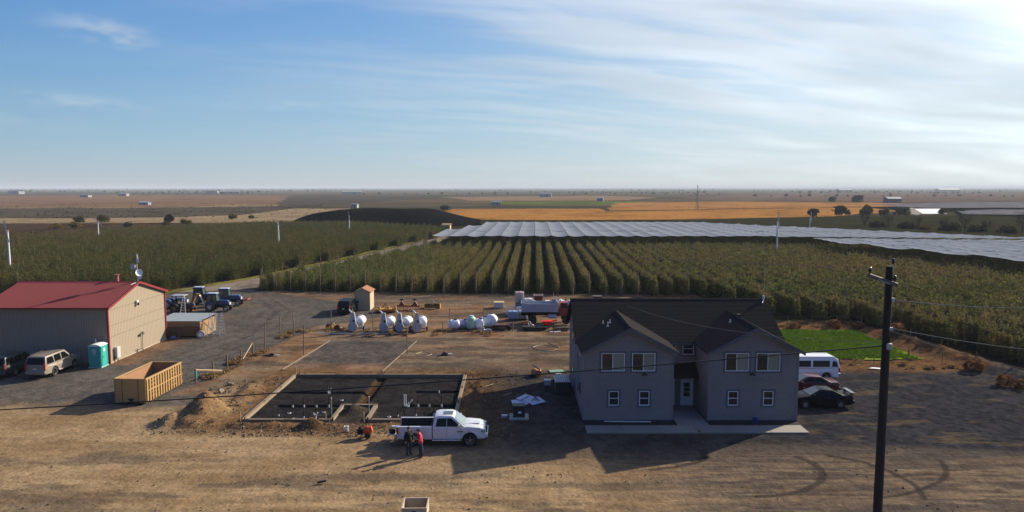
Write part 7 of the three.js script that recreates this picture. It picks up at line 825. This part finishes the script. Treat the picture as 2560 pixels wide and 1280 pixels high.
// ---------------------------------------------------------------- two men by the pickup: smooth blends of tapered limbs
{
  function blob(bones, cell, k) { // bones [ax,ay,az,ra, bx,by,bz,rb]; surface nets over their smooth union
    let lo = [1e9, 1e9, 1e9], hi = [-1e9, -1e9, -1e9]; for (const b of bones) for (const o of [0, 4]) for (let c = 0; c < 3; c++) { lo[c] = Math.min(lo[c], b[o + c] - b[o + 3] - 3 * cell); hi[c] = Math.max(hi[c], b[o + c] + b[o + 3] + 3 * cell); }
    const n = [0, 1, 2].map((c) => Math.ceil((hi[c] - lo[c]) / cell) + 1), F = new Float32Array(n[0] * n[1] * n[2]), at = (i, j, l) => (l * n[1] + j) * n[0] + i;
    for (let l = 0; l < n[2]; l++) for (let j = 0; j < n[1]; j++) for (let i = 0; i < n[0]; i++) { const x = lo[0] + i * cell, y = lo[1] + j * cell, z = lo[2] + l * cell; let d = 9; for (const b of bones) { const dx = b[4] - b[0], dy = b[5] - b[1], dz = b[6] - b[2], t = clamp(((x - b[0]) * dx + (y - b[1]) * dy + (z - b[2]) * dz) / (dx * dx + dy * dy + dz * dz + 1e-9)), e = Math.hypot(x - b[0] - dx * t, y - b[1] - dy * t, z - b[2] - dz * t) - lerp(b[3], b[7], t), h = clamp(0.5 + (0.5 * (d - e)) / k); d = lerp(d, e, h) - k * h * (1 - h); } F[at(i, j, l)] = d; }
    const id = new Int32Array(F.length).fill(-1), P = [], I = []; const E = [[0, 1], [2, 3], [4, 5], [6, 7], [0, 2], [1, 3], [4, 6], [5, 7], [0, 4], [1, 5], [2, 6], [3, 7]];
    for (let l = 0; l < n[2] - 1; l++) for (let j = 0; j < n[1] - 1; j++) for (let i = 0; i < n[0] - 1; i++) { const v = []; for (let c = 0; c < 8; c++) v.push(F[at(i + (c & 1), j + ((c >> 1) & 1), l + (c >> 2))]); let s = 0, p = [0, 0, 0]; for (const [a, b] of E) if (v[a] < 0 !== v[b] < 0) { const t = v[a] / (v[a] - v[b]); for (let c = 0; c < 3; c++) p[c] += lerp((a >> c) & 1, (b >> c) & 1, t); s++; } if (s) { id[at(i, j, l)] = P.length / 3; P.push(lo[0] + (i + p[0] / s) * cell, lo[1] + (j + p[1] / s) * cell, lo[2] + (l + p[2] / s) * cell); } }
    const S = [1, n[0], n[0] * n[1]]; for (let l = 1; l < n[2] - 1; l++) for (let j = 1; j < n[1] - 1; j++) for (let i = 1; i < n[0] - 1; i++) { const q = at(i, j, l); for (let c = 0; c < 3; c++) { const a = F[q], b = F[q + S[c]]; if (a < 0 === b < 0) continue; const u = S[(c + 1) % 3], w = S[(c + 2) % 3], f = [id[q], id[q - u], id[q - u - w], id[q - w]]; if (f.some((x) => x < 0)) continue; if (a < 0) I.push(f[0], f[1], f[2], f[0], f[2], f[3]); else I.push(f[0], f[2], f[1], f[0], f[3], f[2]); } }
    const g = new THREE.BufferGeometry(); g.setAttribute('position', new THREE.Float32BufferAttribute(P, 3)); g.setIndex(I); g.computeVertexNormals(); return g;
  }
  function hand(at, dir, side) { // palm, four curled fingers, thumb
    const B = [], f = V(dir).normalize(), s = new THREE.Vector3().crossVectors(f, new THREE.Vector3(0, 1, 0)).normalize(), u = new THREE.Vector3().crossVectors(s, f), q = (a, b, c) => V(at).addScaledVector(f, a).addScaledVector(s, b).addScaledVector(u, c); const add = (p, r1, w, r2) => B.push([p.x, p.y, p.z, r1, w.x, w.y, w.z, r2]);
    add(q(0, -0.02, 0), 0.024, q(0.07, -0.025, 0), 0.02); add(q(0, 0.02, 0), 0.024, q(0.07, 0.025, 0), 0.02); [0.062, 0.075, 0.07, 0.055].forEach((L, i) => { const b = -0.034 + i * 0.023; add(q(0.075, b, 0), 0.01, q(0.075 + L * 0.6, b, -0.012), 0.009); add(q(0.075 + L * 0.6, b, -0.012), 0.009, q(0.075 + L * 0.8, b, -0.05), 0.008); }); add(q(0.015, side * 0.035, 0), 0.014, q(0.055, side * 0.065, -0.012), 0.011); add(q(0.055, side * 0.065, -0.012), 0.011, q(0.085, side * 0.06, -0.03), 0.009); return B;
  }
  function person(label, pos, ry, o) {
    const t = thing('person', label, 'person', pos, ry), lean = o.lean || 0, hy = 1.6, hx = lean * 0.9 + (o.headFwd || 0); // faces +x
    const hip = 0.93, sh = 1.42, sx = lean * 0.7;
    const A = o.arms.map(([ex, ey, ez, wx, wy, wz], i) => { const s = i ? 1 : -1; return { s: [sx, sh, s * 0.185], e: [ex, ey, ez], w: [wx, wy, wz], sd: s }; });
    const skin = [[hx - 0.02, hy - 0.16, 0, 0.055, hx, hy - 0.04, 0, 0.06], [hx + 0.0, hy + 0.05, 0, 0.098, hx + 0.005, hy + 0.08, 0, 0.095], [hx + 0.03, hy - 0.02, 0, 0.075, hx + 0.04, hy - 0.055, 0, 0.055], [hx + 0.095, hy + 0.03, 0, 0.012, hx + 0.118, hy - 0.002, 0, 0.017], [hx - 0.005, hy + 0.03, 0.095, 0.014, hx - 0.01, hy - 0.01, 0.095, 0.011], [hx - 0.005, hy + 0.03, -0.095, 0.014, hx - 0.01, hy - 0.01, -0.095, 0.011], [sx, 1.3, 0, 0.12, hx - 0.03, hy - 0.15, 0, 0.055], [sx * 0.4, 1.0, 0, 0.12, sx, 1.3, 0, 0.13]];
    for (const a of A) { skin.push([...a.s, 0.05, ...a.e, 0.042], [...a.e, 0.042, ...a.w, 0.03]); const d = a.w.map((v, c) => v - a.e[c]); skin.push(...hand(a.w, d, -a.sd)); }
    for (const s of [-1, 1]) skin.push([0, hip, s * 0.09, 0.08, o.step * s, 0.5, s * 0.11, 0.06], [o.step * s, 0.5, s * 0.11, 0.055, o.step * s * 0.6 - 0.02, 0.1, s * 0.12, 0.04]);
    part(t, 'body', blob(skin, 0.0125, 0.025), mat.skin);
    const shirt = [[sx * 0.3, 0.95, -0.07, 0.135, sx * 0.3, 0.95, 0.07, 0.135], [sx * 0.3, 0.95, 0, 0.15, sx, 1.28, 0, 0.165], [sx, 1.3, -0.1, 0.13, sx, 1.3, 0.1, 0.13], [sx, 1.4, -0.16, 0.075, sx, 1.4, 0.16, 0.075]]; for (const a of A) { const e = o.longSleeve ? a.e : a.e.map((v, c) => lerp(a.s[c], v, 0.8)); shirt.push([...a.s, 0.075, ...e, 0.062]); if (o.longSleeve) shirt.push([...a.e, 0.058, ...a.w.map((v, c) => lerp(a.e[c], v, 0.92)), 0.045]); }
    part(t, 'shirt', blob(shirt, 0.015, 0.045), M(o.shirt, 0.9));
    const tr = [[0, 0.97, -0.06, 0.125, 0, 0.97, 0.06, 0.125]]; for (const s of [-1, 1]) tr.push([0, hip - 0.02, s * 0.09, 0.11, o.step * s, 0.5, s * 0.11, 0.08], [o.step * s, 0.5, s * 0.11, 0.078, o.step * s * 0.6 - 0.02, 0.1, s * 0.12, 0.068]); part(t, 'trousers', blob(tr, 0.015, 0.03), M(o.trousers, 0.9));
    for (const s of [-1, 1]) part(t, 'boot', blob([[o.step * s * 0.6 - 0.03, 0.05, s * 0.12, 0.05, o.step * s * 0.6 + 0.14, 0.04, s * 0.135, 0.042], [o.step * s * 0.6 - 0.02, 0.14, s * 0.12, 0.055, o.step * s * 0.6 - 0.02, 0.05, s * 0.12, 0.055]], 0.015, 0.02), M(o.boots, 0.8));
    const c = part(t, 'cap', [new THREE.SphereGeometry(0.115, 20, 10, 0, 6.2832, 0, 1.45).scale(1.04, 0.95, 0.98).translate(hx, hy + 0.085, 0)], M(o.cap, 0.85)); part(c, 'brim', blob([[hx + 0.08, hy + 0.1, -0.05, 0.016, hx + 0.19, hy + 0.085, -0.03, 0.01], [hx + 0.08, hy + 0.1, 0.05, 0.016, hx + 0.19, hy + 0.085, 0.03, 0.01], [hx + 0.09, hy + 0.105, 0, 0.016, hx + 0.2, hy + 0.088, 0, 0.01]], 0.01, 0.03), M(o.cap, 0.85));
    part(t, 'hair', new THREE.SphereGeometry(0.108, 18, 10, Math.PI * 0.5 - 0.2 + Math.PI, Math.PI * 1.1, 1.2, 0.75).translate(hx - 0.004, hy + 0.06, 0), mat.black); for (const s of [-1, 1]) part(t, 'eye', new THREE.SphereGeometry(0.014, 8, 6).translate(hx + 0.091, hy + 0.04, s * 0.036), mat.black); part(t, 'mouth', rbox(0.012, 0.012, 0.05, 0.005, hx + 0.092, hy - 0.052, 0), M([0.25, 0.1, 0.08], 0.7));
    return t;
  }
  const y1 = hgt(-6.4, -43.37), y2 = hgt(-5.62, -43.05);
  person('man in black sweater and dark cap facing the camera beside the pickup bed', [-6.4, y1 + 0.0, -43.37], -0.95, { shirt: [0.01, 0.01, 0.011], trousers: [0.03, 0.034, 0.045], boots: [0.03, 0.025, 0.02], cap: [0.015, 0.015, 0.016], longSleeve: true, step: 0.03, arms: [[-0.02, 1.14, -0.27, 0.04, 0.9, -0.26], [-0.02, 1.14, 0.27, 0.05, 0.9, 0.25]] });
  person('man in red shirt and jeans looking down beside the pickup bed', [-5.62, y2 + 0.0, -43.05], 3.3, { shirt: [0.62, 0.035, 0.06], trousers: [0.03, 0.042, 0.085], boots: [0.2, 0.12, 0.05], cap: [0.02, 0.025, 0.045], longSleeve: false, step: 0.06, lean: 0.09, headFwd: 0.05, arms: [[0.05, 1.15, -0.27, 0.3, 1.17, -0.1], [0.05, 1.15, 0.27, 0.3, 1.17, 0.06]] });
  solo('clipboard', rbox(0.22, 0.02, 0.3, 0.008, -5.97, y2 + 1.2, -43.07), mat.darkmetal, 'dark clipboard held by the man in the red shirt', 'clipboard').rotation.z = 0;
}

renderer.render(scene, camera);
